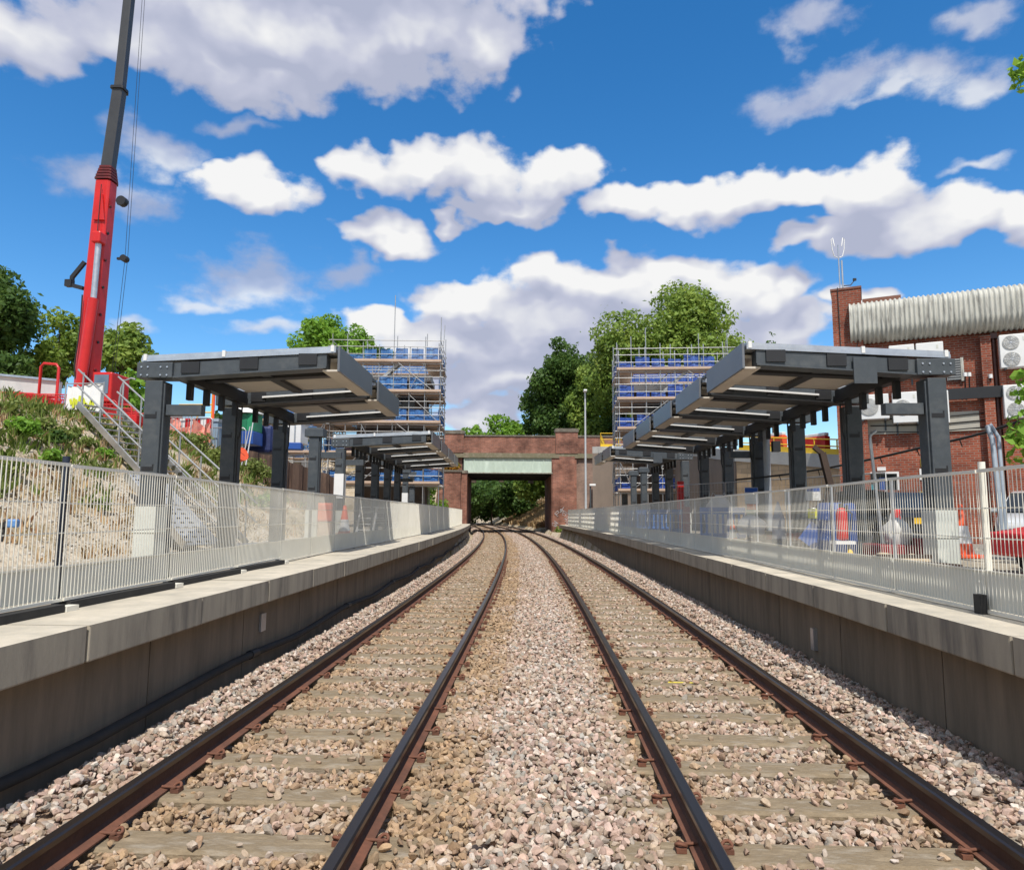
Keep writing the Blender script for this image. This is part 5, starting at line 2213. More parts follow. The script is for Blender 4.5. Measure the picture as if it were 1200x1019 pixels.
# leaning poles
p = at(292, 520, 27)
mb = MB()
mb.tube(at(288, 545, 26.5), at(297, 492, 28), .03, 6)
mb.tube(at(283, 545, 26.5), at(293, 500, 28), .025, 6)
tag(mb.build('leaning_pole', M_ALU, world=at(288, 545, 26.5)), 'pair of clipped silver poles leaning right of the second left column', 'pole')
mb = MB()
q = at(138, 466, 24)
zg = gz(q.x, 24)
mb.path([(q.x, 24, zg), (q.x + .1, 24, zg + 1.5), (q.x + .2, 24, zg + 1.75), (q.x + .45, 24, zg + 1.85), (q.x + .6, 24, zg + 1.8)], .035, 6)
tag(mb.build('hooked_pole', M_ALU, world=(q.x, 24, zg)), 'hooked grey tube post left of the first left canopy column', 'pole')
# blue cloth / glove on bank
# ================================================================== RIGHT YARD
def ry(u, y, z=PZ):
    return Vector((at(u, 600, y).x, y, z))


def cone(p, label, h=.75, group=None, rz=0):
    t = thing('traffic_cone', label, 'cone', p)
    mb = MB()
    s = h / .75
    mb.bx(p.x - .2 * s, p.y - .2 * s, p.z, p.x + .2 * s, p.y + .2 * s, p.z + .05 * s)
    mb.build('base', M_ORANGE, t, bevel=.01)
    mb = MB()
    mb.lathe([(.15 * s, .05 * s), (.125 * s, .2 * s)], p, 16)
    mb.lathe([(.125 * s, .2 * s), (.085 * s, .45 * s)], p, 16, 1)
    mb.lathe([(.085 * s, .45 * s), (.035 * s, .75 * s), (.02 * s, .76 * s)], p, 16)
    mb.build('body', [M_ORANGE, M_WHITE], t)


cone(ry(1125, 14.6), 'tall orange and white cone beside the first right canopy column', 1.05)


def car(p, rz, label, paint, W=1.78, L_=4.3, H=1.5, lights='rear', plate=M_YEL):
    """estate shape: lofted body; +x is forward"""
    t = thing('parked_car', label, 'car', p, rz, local=True)
    # stations along length: x, z_low, z_belt, half width
    body = [(-2.15, .42, .80, .70), (-2.10, .30, .95, .80), (-1.6, .24, 1.0, .88), (-.6, .22, .98, .89), (.5, .22, .96, .89), (1.2, .24, .92, .88), (1.8, .28, .82, .84), (2.1, .34, .70, .74), (2.16, .40, .60, .66)]
    vs = []
    for x, zl, zb, hw in body:
        vs += [(x, -hw * .92, zl), (x, -hw, (zl + zb) * .5), (x, -hw * .96, zb - .04), (x, -hw * .88, zb), (x, hw * .88, zb), (x, hw * .96, zb - .04), (x, hw, (zl + zb) * .5), (x, hw * .92, zl)]
    fs = []
    for i in range(len(body) - 1):
        for k in range(8):
            fs.append((i * 8 + k, i * 8 + (k + 1) % 8, (i + 1) * 8 + (k + 1) % 8, (i + 1) * 8 + k))
    fs += [tuple(reversed(range(8))), tuple(range((len(body) - 1) * 8, len(body) * 8))]
    mb = MB()
    mb.add(vs, fs, 0, True)
    bo_ = mb.build('body', paint, t, fix=True)
    # cabin
    cab = [(-2.06, .96, .97, .80, .78), (-1.85, .98, 1.40, .82, .66), (-1.3, .98, H - .02, .84, .62), (-.3, .97, H, .84, .62), (.35, .96, H - .06, .84, .62), (1.15, .93, .95, .82, .76)]
    vs = []
    for x, zb, zt_, h0, h1 in cab:
        vs += [(x, -h0, zb), (x, -h1 - .03, zt_ - .05), (x, -h1, zt_), (x, h1, zt_), (x, h1 + .03, zt_ - .05), (x, h0, zb)]
    fs, ms = [], []
    mb = MB()
    for i in range(len(cab) - 1):
        for k in range(5):
            mi = 0
            if k in (0, 4):
                mi = 1 if 0 < i < 4 else 0
            if k == 2 and i in (0, 4):
                mi = 1
            mb.add([vs[i * 6 + k], vs[i * 6 + (k + 1)], vs[(i + 1) * 6 + (k + 1)], vs[(i + 1) * 6 + k]], [(0, 1, 2, 3)], mi)
    mb.build('cabin', [paint, glass_mat('car_glass', (.015, .018, .02), .05)], t, fix=False)
    for x in (-1.35, 1.35):
        for s in (-1, 1):
            mb = MB()
            mb.tube((x, s * .70, .31), (x, s * .90, .31), .31, 20)
            w = mb.build('wheel', M_RUBBER, t, bevel=.02)
            mb = MB()
            mb.tube((x, s * .88, .31), (x, s * .908, .31), .19, 14)
            mb.build('rim', M_GALV, w)
    mb = MB()
    mb.box((-2.15, 0, .42), (.12, 1.5, .2))
    mb.build('rear_bumper', paint, t, bevel=.04)
    mb = MB()
    mb.box((2.14, 0, .40), (.12, 1.4, .2))
    mb.build('front_bumper', paint, t, bevel=.04)
    for s in (-1, 1):
        mb = MB()
        mb.box((-2.08, s * .68, .86), (.16, .2, .26))
        mb.build('tail_light', mat('red_lamp', (.65, .03, .03), (.5, .02, .02), 4, .2), t, bevel=.03)
        mb = MB()
        mb.box((2.04, s * .60, .66), (.18, .26, .14), rad(-18 * s))
        mb.build('headlight', mat('clear_lamp', (.55, .60, .65), (.7, .75, .8), 6, .1), t, bevel=.03)
    mb = MB()
    mb.box((-2.185, 0, .72), (.02, .56, .14))
    mb.box((2.22, 0, .44), (.02, .52, .11), None, 1)
    mb.build('number_plate', [plate, M_WHITE], t)
    mb = MB()
    for s in (-1, 1):
        mb.box((.75, s * .95, 1.0), (.12, .18, .12))
    mb.build('mirror', paint, t, bevel=.03)
    return t


M_CARBLK = mat('black_car_paint', (.012, .013, .015), (.010, .011, .013), 2, .12, spec=.7)
M_CARWHT = mat('silver_white_car_paint', (.62, .64, .66), (.58, .60, .62), 2, .2, metal=.1)
car(Vector((8.5, 19.3, PZ - .01)), rad(104), 'black hatchback parked in front of the brick building, rear with yellow plate showing', M_CARBLK)
car(Vector((12.75, 18.6, PZ - .01)), rad(-128), 'silver white car at the right edge facing the platform', M_CARWHT)


def sack(p, sx, sy, sz, label, m, cat='sack', name='sack', seed=0, group=None):
    """tied bulk sack: soft lumpy body gathered at the top"""
    r = random.Random(seed)
    t = thing(name, label, cat, p, group=group)
    vs, fs = [], []
    nu, nv = 18, 9
    for j in range(nv + 1):
        f = j / nv
        rr = (1 - .05 * math.cos(f * 6)) * (1.0 if f < .45 else max(.10, math.sqrt(max(0, 1.0 - ((f - .45) / .56) ** 2))))
        rr = rr * (.90 + .10 * min(1, f * 6))
        for i in range(nu):
            a = 2 * math.pi * i / nu
            sq = 1 / max(abs(math.cos(a)), abs(math.sin(a))) ** .5
            w = 1 + .07 * math.sin(a * 3 + j + seed) + r.uniform(-.03, .03)
            vs.append(Vector(p) + Vector((sx * .5 * rr * sq * w * math.cos(a), sy * .5 * rr * sq * w * math.sin(a), sz * f + r.uniform(-.01, .01))))
    for j in range(nv):
        for i in range(nu):
            fs.append((j * nu + i, j * nu + (i + 1) % nu, (j + 1) * nu + (i + 1) % nu, (j + 1) * nu + i))
    fs.append(tuple(range(nv * nu, (nv + 1) * nu)))
    mb = MB()
    mb.add(vs, fs, 0, True)
    mb.build('bag', m, t)
    mb = MB()
    top = Vector(p) + Vector((0, 0, sz))
    for s in (-1, 1):
        mb.path([top + Vector((s * sx * .1, 0, -.05)), top + Vector((s * sx * .2, .02, .08)), top + Vector((s * sx * .3, 0, -.10))], .012, 5)
    mb.build('loop_handles', m, t)
    return t


M_SACK = mat('white_woven_sack', (.66, .65, .62), (.52, .51, .49), 3, .8, bump=.4, bscale=7)
M_SAND = mat('sand_bag_cloth', (.50, .40, .27), (.38, .30, .20), 4, .9, bump=.4, bscale=9)
sack(ry(1050, 13.5, PZ + .30), .42, .42, .48, 'white bulk sack on the red skid in front of the black car', M_SACK, seed=1)
sack(Vector((8.15, 10.9, PZ + .42)), .9, .8, .55, 'large white bulk sack on the olive skip at the right edge', M_SACK, seed=2)
sack(ry(880, 15.6, PZ + .40), .55, .5, .42, 'small white sack on a pallet by the third right column', M_SACK, seed=4)
sack(ry(843, 24.5, PZ + .02), .95, .8, 1.5, 'tall white sack behind the right fence, next to the nearest blue barrier', M_SACK, seed=6)
p = ry(1066, 13.6)
t = thing('red_skid', 'low dark red equipment skid carrying the white sack', 'skid', p)
mb = MB()
mb.bx(p.x - .75, p.y - .45, p.z + .04, p.x + .55, p.y + .45, p.z + .10)
mb.bx(p.x - .10, p.y - .45, p.z + .10, p.x + .45, p.y + .45, p.z + .42)
mb.bx(p.x - .75, p.y - .40, p.z + .10, p.x - .1, p.y + .40, p.z + .295)
mb.build('body', mat('maroon_paint', (.25, .02, .03), (.18, .015, .02), 2, .5), t, bevel=.03)
mb = MB()
mb.bx(p.x - .05, p.y - .48, p.z + .421, p.x + .5, p.y + .46, p.z + .47)
mb.build('rim', M_GALV, t)
mb = MB()
mb.path([(p.x + .25, p.y - .3, p.z + .47), (p.x + .27, p.y - .3, p.z + .62), (p.x + .36, p.y - .3, p.z + .62)], .03, 6)
mb.build('spout', M_RED, t)

# red and olive skips at right edge
def skip(p, size, rz, label, m):
    t = thing('waste_skip', label, 'skip', p, rz, local=True)
    x, y, z = size[0] / 2, size[1] / 2, size[2]
    mb = MB()
    s = .72
    mb.hexa([(-x * s, -y * .9, 0), (x * s, -y * .9, 0), (x * s, y * .9, 0), (-x * s, y * .9, 0), (-x, -y, z), (x, -y, z), (x, y, z), (-x, y, z)])
    mb.build('body', m, t)
    mb = MB()
    mb.bx(-x - .03, -y - .03, z - .06, x + .03, -y + .02, z + .012)
    mb.bx(-x - .03, y - .02, z - .06, x + .03, y + .03, z + .012)
    mb.bx(-x - .03, -y + .021, z - .06, -x + .03, y - .021, z + .012)
    mb.bx(x - .03, -y + .021, z - .06, x + .03, y - .021, z + .012)
    for k in (-.45, 0, .45):
        mb.hexa([(x * k - .03, -y * .9 - .04, 0), (x * k + .03, -y * .9 - .04, 0), (x * k + .03, -y * .9 - .002, 0), (x * k - .03, -y * .9 - .002, 0),
                 (x * k - .03, -y - .04, z - .061), (x * k + .03, -y - .04, z - .061), (x * k + .03, -y - .002, z - .061), (x * k - .03, -y - .002, z - .061)])
    mb.build('rim', m, t)
    return t


skip(Vector((8.25, 10.9, PZ)), (1.5, 1.1, .42), rad(-8), 'olive green skip under the large white sack', mat('olive_paint', (.22, .21, .11), (.15, .145, .08), 2, .6))
p = Vector((7.25, 10.6, PZ))
t = thing('dumper_hopper', 'bright red dumper hopper just right of the cream fence post', 'dumper', p)
mb = MB()
mb.prism([(p.x - .55, p.y - .4, p.z + .25), (p.x + .3, p.y - .4, p.z + .15), (p.x + .45, p.y - .4, p.z + .95), (p.x + .2, p.y - .4, p.z + .70), (p.x - .55, p.y - .4, p.z + .58)], (0, .8, 0))
mb.build('hopper', M_RED, t, bevel=.03, fix=True)
mb = MB()
mb.tube((p.x + .05, p.y - .42, p.z + .2), (p.x + .05, p.y - .25, p.z + .2), .2, 14)
mb.tube((p.x + .05, p.y + .25, p.z + .2), (p.x + .05, p.y + .42, p.z + .2), .2, 14)
mb.build('wheel', M_RUBBER, t)
mb = MB()
mb.bar((p.x - .5, p.y - .2, p.z + .5), (p.x - .35, p.y - .2, p.z + .02), .05, .05)
mb.build('stand', M_STEELD, t)
# bundle of grey tubes at right edge
p = Vector((6.15, 8.1, PZ))
t = thing('tube_stack', 'low stack of blue grey metal tubes at the right edge behind the fence', 'tubes', p)
for k in range(10):
    mb = MB()
    a = Vector((p.x - .8 + .03 * k, p.y + (k % 5) * .16 - .3, p.z + .06 + .12 * (k // 5)))
    mb.tube(a, a + Vector((2.4, 1.5 + .05 * (k % 3), .12)), .05, 8)
    mb.build('tube', mat('blue_grey_tube', (.25, .29, .38), (.18, .21, .28), 2, .4, metal=.3), t)
mb = MB()
mb.box((p.x + .1, p.y + .3, p.z + .02), (.1, 1.2, .04))
mb.build('timber_bearer', M_TIMBER, t)
# black hose / pipe bundle and timbers before the skid
p = ry(1062, 9.9)
t = thing('pipe_bundle', 'bundle of grey and black flexible pipes lying behind the fence', 'pipes', p)
rg = random.Random(4)
for k in range(6):
    mb = MB()
    y = p.y + .12 * k - .2
    mb.path([(p.x - .75 + rg.uniform(-.05, .05), y, p.z + .06 + .03 * (k % 2)), (p.x - .3, y + .05, p.z + .10), (p.x + .2, y - .03, p.z + .07), (p.x + .62 + rg.uniform(-.1, .1), y, p.z + .07)], .055, 8)
    mb.build('pipe', [M_KICK, M_RUBBER, M_GALV][k % 3], t)
for k, (u, y, s, m, lb) in enumerate(((1022, 10.4, .55, M_SAND, 'pale sandbag leftmost in the row behind the fence'), (1046, 10.5, .5, M_SAND, 'second sandbag of the row, below the white sack'), (1066, 10.45, .5, M_SAND, 'third sandbag of the row, left of the red skid front'),
                                      (1036, 10.9, .5, M_SAND, 'sandbag tucked behind the row of sandbags'))):
    p = ry(u, y, PZ + .14)
    mb = MB()
    vs = []
    for j in range(7):
        for i in range(14):
            a = 2 * math.pi * i / 14
            f = (j / 6 - .5) * 2
            rr = math.sqrt(max(.02, 1 - abs(f) ** 3))
            vs.append((p.x + s * .5 * f, p.y + .17 * rr * math.cos(a), p.z + .02 + .10 * rr * math.sin(a) + .02 * math.sin(j * 2 + k)))
    mb.add(vs, [(j * 14 + i, j * 14 + (i + 1) % 14, (j + 1) * 14 + (i + 1) % 14, (j + 1) * 14 + i) for j in range(6) for i in range(14)] + [tuple(range(13, -1, -1)), tuple(range(84, 98))], 0, True)
    tag(mb.build('sandbag', m, world=p), lb, 'sandbag', 'sandbags behind the right fence')
mb = MB()
p = ry(1085, 9.7, PZ)
mb.bar((p.x - .5, p.y, p.z + .22), (p.x + .35, p.y - .1, p.z + .16), .12, .05)
mb.bar((p.x - .6, p.y + .15, p.z + .27), (p.x + .1, p.y + .15, p.z + .27), .1, .05)
tag(mb.build('timber_offcuts', M_DKBROWN, world=p), 'dark timber offcuts lying on the pipe bundle', 'timber')

# blue drum with fire extinguisher stand
p = ry(980, 13.2)
t = thing('blue_drum', 'large blue plastic drum behind the fence by the second right column', 'drum', p)
mb = MB()
mb.lathe([(.30, 0), (.33, .03), (.33, .35), (.345, .37), (.33, .39), (.33, .72), (.345, .74), (.33, .76), (.32, 1.02), (.28, 1.05)], p, 22)
mb.build('barrel', mat('deep_blue_drum', (.015, .06, .24), (.012, .045, .18), 2, .45), t)
p = ry(986, 12.2)
t = thing('fire_point', 'red fire extinguisher on a stand before the blue drum', 'extinguisher', p)
mb = MB()
mb.lathe([(.02, .40), (.085, .42), (.09, .46), (.09, .86), (.06, .93), (.03, .95)], p, 14)
ex = mb.build('cylinder', M_RED, t)
mb = MB()
mb.bx(p.x - .03, p.y - .03, p.z + .95, p.x + .03, p.y + .03, p.z + 1.02)
mb.bar((p.x, p.y, p.z + 1.02), (p.x + .14, p.y - .02, p.z + 1.04), .02, .02)
mb.path([(p.x + .03, p.y, p.z + .97), (p.x + .15, p.y - .05, p.z + .85), (p.x + .12, p.y - .06, p.z + .55)], .014, 5)
mb.build('valve_hose', M_RUBBER, ex)
mb = MB()
mb.bx(p.x - .2, p.y - .15, p.z, p.x + .2, p.y + .15, p.z + .04, 1)
mb.bx(p.x - .16, p.y - .12, p.z + .34, p.x + .16, p.y + .12, p.z + .395, 1)
for s in (-1, 1):
    mb.bx(p.x + s * .13 - .02, p.y + .08, p.z + .04, p.x + s * .13 + .02, p.y + .11, p.z + 1.0)
mb.build('stand', [M_STEELD, M_WHITE], t)
p = ry(994, 11.6)
mb = MB()
mb.lathe([(.13, 0), (.10, .03), (.05, .22), (.02, .28)], p, 12)
tag(mb.build('yellow_marker', M_YEL, world=p), 'small yellow marker cone at the foot of the blue drum', 'cone')
# tilted blue and white board
p = ry(957, 14.0)
t = thing('tilted_board', 'blue and white panel propped at an angle left of the blue drum', 'board', p)
mb = MB()
mb.box(p + Vector((0, 0, .36)), (.6, .04, .42), Matrix.Rotation(rad(38), 3, 'Y'))
mb.build('blue_panel', M_BLUE, t)
mb = MB()
mb.bar(p + Vector((-.25, -.05, .05)), p + Vector((.35, -.05, .42)), .05, .07)
mb.build('white_bar', M_WHITE, t)
# pallets/red crates
def pallet(p, label, n=3, top=None):
    t = thing('pallet_stack', label, 'pallet', p)
    mb = MB()
    for k in range(n):
        z = p.z + .15 * k
        for q in range(5):
            mb.bx(p.x - .5, p.y - .4 + .175 * q, z + .11, p.x + .5, p.y - .29 + .175 * q, z + .135)
        for q in (-.45, 0, .38):
            mb.bx(p.x + q, p.y - .4, z, p.x + q + .08, p.y + .4, z + .108)
    mb.build('slats', M_TIMBER, t)
    if top:
        mb = MB()
        for k in range(4):
            mb.bx(p.x - .42 + .2 * k, p.y - .3, p.z + .15 * n + .002, p.x - .25 + .2 * k, p.y + .3, p.z + .15 * n + .1 + .05 * (k % 2))
        mb.build('load', top, t)


pallet(ry(926, 15.2), 'pallet stack with red bricks behind the fence, between third and second right columns', 2, mat('red_bricks', (.45, .12, .07), (.34, .09, .05), 6, .8))
pallet(ry(880, 15.9), 'pallet stack under the small white sack by the third right column', 2)
pallet(ry(903, 17.2), 'pallet stack beside the grey bollard', 2, M_SAND)
# grey bollard cone
p = ry(912, 14.6)
t = thing('grey_bollard', 'slim grey pointed bollard behind the right fence', 'bollard', p)
mb = MB()
mb.lathe([(.15, 0), (.14, .35)], p, 14, 1)
mb.lathe([(.14, .35), (.12, .75), (.05, .98), (.015, 1.1)], p, 14)
mb.build('body', [mat('grey_bollard_plastic', (.30, .31, .36), (.22, .23, .27), 3, .5), M_NAVY], t)
mb = MB()
mb.lathe([(.17, -.0), (.17, .04)], p, 14)
mb.build('base', M_RUBBER, t)
# lighting column with box in the yard
p = ry(901, 21.5)
t = thing('yard_mast', 'grey steel mast with a small black box behind the right canopy', 'mast', p)
mb = MB()
mb.tube(p, p + Vector((0, 0, 4.2)), .10, 12)
mb.build('pole', mat('light_grey_steel', (.38, .40, .42), (.30, .32, .34), 2, .5), t)
mb = MB()
mb.box(p + Vector((.28, 0, 2.9)), (.22, .2, .32))
mb.bar(p, p + Vector((0, 0, 0.02)), .3, .3)
mb.build('equipment_box', M_STEELD, t)
# Y-shaped dark timber strut
p = ry(972, 18.5)
mb = MB()
mb.bar(p + Vector((.45, 0, .0)), p + Vector((.05, 0, 1.7)), .11, .11)
mb.bar(p + Vector((.05, .0, 1.6)), p + Vector((-.12, 0, 2.45)), .15, .15)
mb.bar(p + Vector((-.12, 0, 2.42)), p + Vector((-.32, 0, 2.6)), .11, .11)
mb.bar(p + Vector((-.2, .05, 0)), p + Vector((0, .05, 1.55)), .08, .08)
tag(mb.build('timber_strut', M_DKBROWN, world=p), 'dark brown forked timber strut leaning by the beige block wall', 'timber')

# mesh panel fencing across the yard with notices
def heras(p, q, label, boards):
    p, q = Vector(p), Vector(q)
    t = thing('site_fence', label, 'fence', p)
    L_ = (q - p).length
    n = max(1, round(L_ / 3.4))
    for i in range(n):
        a = p + (q - p) * (i / n + .004)
        b = p + (q - p) * ((i + 1) / n - .004)
        mb = MB()
        mb.path([a, a + Vector((0, 0, 1.95)), b + Vector((0, 0, 1.95)), b], .022, 6)
        mb.tube(a + Vector((0, 0, .15)), b + Vector((0, 0, .15)), .018, 6)
        mb.build('panel_frame', M_ALU, t)
        mb = MB()
        k = int((b - a).length / .16)
        for j in range(1, k):
            c = a + (b - a) * j / k
            mb.tube(c + Vector((0, 0, .15)), c + Vector((0, 0, 1.95)), .004, 3, caps=False)
        for j in range(1, 5):
            mb.tube(a + Vector((0, 0, .15 + .38 * j)), b + Vector((0, 0, .15 + .38 * j)), .004, 3, caps=False)
        mb.build('panel_mesh', M_ALU, t)
        mb = MB()
        mb.box(a + Vector((0, 0, .06)), (.25, .6, .12))
        mb.build('foot_block', M_BAND, t)
    return t


heras((4.9, 27.5, PZ), (9.0, 18.8, PZ), 'run of silver mesh site fencing across the right yard, hung with notices', [])


def notice(u0, v0, u1, v1, y, label, m, head=None, lines=0):
    a, b = at(u0, v1, y), at(u1, v0, y)
    t = thing('site_notice', label, 'sign', (a.x, y, a.z))
    mb = MB()
    mb.bx(a.x, y - .012, a.z, b.x, y + .012, b.z)
    mb.build('board', m, t)
    if head:
        mb = MB()
        mb.bx(a.x + .01, y - .018, b.z - (b.z - a.z) * .3, b.x - .01, y - .0125, b.z - .01)
        mb.build('coloured_header', head, t)
    if lines:
        mb = MB()
        for k in range(lines):
            z = a.z + (b.z - a.z) * (.12 + .5 * k / lines)
            mb.bx(a.x + .05, y - .017, z, b.x - .06 - .05 * (k % 2), y - .0125, z + .02)
        mb.build('text_lines', M_KICK, t)
    mb = MB()
    mb.tube((a.x + .05, y + .04, PZ), (a.x + .05, y + .04, b.z - .02), .02, 6)
    mb.tube((b.x - .05, y + .04, PZ), (b.x - .05, y + .04, b.z - .02), .02, 6)
    mb.build('post', M_ALU, t)


notice(873, 571, 888, 590, 20.5, 'leftmost blue headed white notice on the yard fencing', M_WHITE, M_BLUE, 3)
notice(920, 574, 935, 592, 19.0, 'plain white notice board on the yard fencing between two columns', M_WHITE, None, 4)
notice(945, 571, 961, 586, 18.2, 'white notice with blue header right of the third column', M_WHITE, M_BLUE, 3)
notice(947, 596, 960, 607, 18.0, 'bright yellow notice low on the yard fencing', mat('bright_yellow_notice', (.80, .78, .03), (.7, .68, .03), 3, .6), None, 2)
notice(875, 590, 888, 613, 20.3, 'pale green and orange notice under the leftmost white notice', mat('pale_green_notice', (.55, .65, .45), (.5, .58, .42), 3, .6), M_ORANGE, 0)

# long cable slung across in front of the building
mb = MB()
a, b = at(862, 562, 22.5), at(1098, 520, 15.6)
c = at(1215, 486, 13.5)
pts = [a + (b - a) * (i / 14) - Vector((0, 0, .12 * math.sin(math.pi * i / 14))) for i in range(15)]
pts += [b + (c - b) * (i / 8) - Vector((0, 0, .05 * math.sin(math.pi * i / 8))) for i in range(1, 9)]
mb.path(pts, .028, 6)
for i in (4, 7, 9, 11, 13, 16):
    mb.tube(pts[i], pts[i] - Vector((-.05, 0, .16)), .012, 5)
tag(mb.build('slung_cable', M_RUBBER, world=a), 'black cable slung slantwise across the yard in front of the brick wall', 'cable')
# grey leaning conduit pole at right
mb = MB()
p = at(1172, 600, 13)
mb.path([at(1176, 640, 13), at(1170, 580, 13), at(1163, 515, 13.3), at(1157, 499, 13.4)], .045, 8)
mb.path([at(1180, 640, 13), at(1176, 580, 13), at(1170, 512, 13.3), at(1160, 497, 13.4)], .035, 8)
tag(mb.build('conduit_pole', mat('blue_grey_conduit', (.34, .40, .46), (.26, .30, .36), 3, .45), world=p), 'twin blue grey conduit pole leaning before the brick wall at right', 'pole')
p = ry(1033, 15.0)
mb = MB()
mb.tube(p, p + Vector((-.15, 0, 2.35)), .035, 8)
mb.path([p + Vector((-.15, 0, 2.35)), p + Vector((-.15, 0, 2.5)), p + Vector((-.02, 0, 2.6))], .03, 6)
tag(mb.build('bent_pole', M_GALV, world=p), 'thin silver pole with bent top in front of the doorway', 'pole')

# blue barriers and red posts near the right scaffold
for k, (u, y, lb) in enumerate(((741, 36.0, 'blue bar barrier farthest left in the row behind the right fence'), (753, 34.0, 'blue bar barrier second from left in the row behind the right fence'),
                                (766, 32.0, 'blue bar barrier third from left in the row behind the right fence'), (779, 28.0, 'blue bar barrier by the short right canopy column'),
                                (847, 21.0, 'blue bar barrier nearest the camera, by the tall white sack'))):
    x = at(u, 600, y).x
    z = PZ
    t = thing('pedestrian_barrier', lb, 'barrier', (x, y, z), rad(-30 + 12 * k), 'blue pedestrian barriers on the right platform', local=True)
    mb = MB()
    mb.bx(-.75, -.03, .15, .75, .03, .30)
    mb.bx(-.75, -.03, .85, .75, .03, 1.05)
    for q in range(9):
        mb.bx(-.75 + q * .18, -.025, .301, -.69 + q * .18, .025, .849)
    mb.build('panel', mat('bright_blue_barrier', (.03, .20, .62), (.025, .15, .5), 2, .5), t, bevel=.01)
    mb = MB()
    for q in (-.5, .5):
        mb.bx(q - .05, -.25, 0, q + .05, .25, .149)
    mb.build('foot', M_RUBBER, t)
for u, y, lb, m, h in ((798, 29.0, 'tall red post by the short right canopy', M_RED, 2.2), (804, 27.5, 'pinkish folded barrier leaning at the short right canopy column', mat('faded_pink_plastic', (.62, .25, .22), (.5, .2, .18), 3, .6), 1.15)):
    p = ry(u, y)
    mb = MB()
    mb.bx(p.x - .13, p.y - .08, p.z, p.x + .13, p.y + .08, p.z + h)
    mb.bx(p.x - .22, p.y - .2, p.z, p.x + .22, p.y - .081, p.z + .1)
    mb.bx(p.x - .10, p.y - .11, p.z + h * .35, p.x + .10, p.y - .081, p.z + h * .8)
    tag(mb.build('barrier_post', m, world=p, bevel=.02), lb, 'post')
cone(ry(858, 20.5), 'white and orange cone beside the nearest blue barrier', .7)
# left side behind the fence: cone, orange barrier, papers
def ly(u, y, z=PZ):
    return Vector((at(u, 600, y).x, y, z))


cone(ly(404, 21.5), 'tall orange cone with white band behind the left fence', 1.05)
p = ly(381, 22.5)
t = thing('orange_box', 'orange plastic box standing on a brown carton behind the left fence', 'box', p)
mb = MB()
mb.bx(p.x - .28, p.y - .25, p.z + .55, p.x + .28, p.y + .25, p.z + 1.15)
mb.build('lid_box', M_ORANGE, t, bevel=.06)
mb = MB()
mb.bx(p.x - .25, p.y - .22, p.z, p.x + .25, p.y + .22, p.z + .549)
mb.build('cardboard_box', M_TIMBER, t)
for k, (u, y, lb) in enumerate(((428, 27.0, 'white ladder frame lying behind the left fence, left one'), (446, 30.0, 'white ladder frame behind the left fence, right one'))):
    p = ly(u, y, PZ)
    t = thing('ladder_frame', lb, 'ladder', p)
    mb = MB()
    for s in (-.32, .32):
        mb.bar(p + Vector((s, 0, .1)), p + Vector((s + .1, .2, 1.1)), .06, .05)
    mb.build('stile', M_WHITE, t)
    mb = MB()
    for q in range(5):
        f = .1 + q * .22
        mb.bar(p + Vector((-.32 + .1 * f, .2 * f, .1 + f)), p + Vector((.32 + .1 * f, .2 * f, .1 + f)), .03, .03)
    mb.build('rung', M_WHITE, t)
mb = MB()
p = ly(420, 24.5)
for k in range(5):
    mb.bar(p + Vector((-1 + .1 * k, .15 * k, .05 + .06 * (k % 2))), p + Vector((1.3, .3 + .15 * k, .06 + .06 * (k % 2))), .14, .05)
tag(mb.build('plank_pile', M_TIMBER, world=p), 'pile of planks on the left platform behind the fence', 'planks')
# blue glove-like rag lamp on the bank near left edge
p = at(15, 613, 8.2)
t = thing('work_lamp', 'small blue and black work lamp lying on the bank at far left', 'lamp', p)
mb = MB()
mb.box(p, (.12, .12, .10), rad(20))
mb.build('head', mat('light_blue_plastic', (.12, .3, .62), (.1, .24, .5), 3, .5), t, bevel=.02)
mb = MB()
mb.bar(p - Vector((.2, 0, .05)), p - Vector((.06, 0, 0)), .06, .06)
mb.tube(p + Vector((-.1, 0, -.05)), p + Vector((-.12, 0, -.22)), .015, 6)
mb.build('stand', M_RUBBER, t)

# ================================================================== LAMP POSTS (right platform end)
p = Vector((at(686.5, 590, 45).x, 45, PZ - .02))
t = thing('lamp_post', 'tall slim grey lamp post in front of the bridge', 'lamp post', p)
zt = at(687, 459, 45).z
mb = MB()
mb.tube(p, p + Vector((0, 0, 1.2)), .11, 12)
mb.tube(p + Vector((0, 0, 1.2)), Vector((p.x, p.y, zt)), .075, 12, r2=.05)
mb.build('pole', mat('lamp_post_grey', (.50, .52, .53), (.42, .44, .45), 2, .45), t)
mb = MB()
mb.box((p.x, p.y - .1, zt + .05), (.22, .5, .12))
mb.build('lamp_head', M_WHITE, t, bevel=.03)
p = Vector((at(692, 594, 47).x, 47, PZ - .02))
t = thing('lamp_post', 'short lamp post with white head beside the brown wall', 'lamp post', p)
zt = at(692, 569, 47).z
mb = MB()
mb.tube(p, Vector((p.x, p.y, zt)), .05, 10)
mb.build('pole', M_STEEL, t)
mb = MB()
mb.box((p.x + .14, p.y - .05, zt + .05), (.42, .22, .14))
mb.build('lamp_head', M_WHITE, t, bevel=.03)

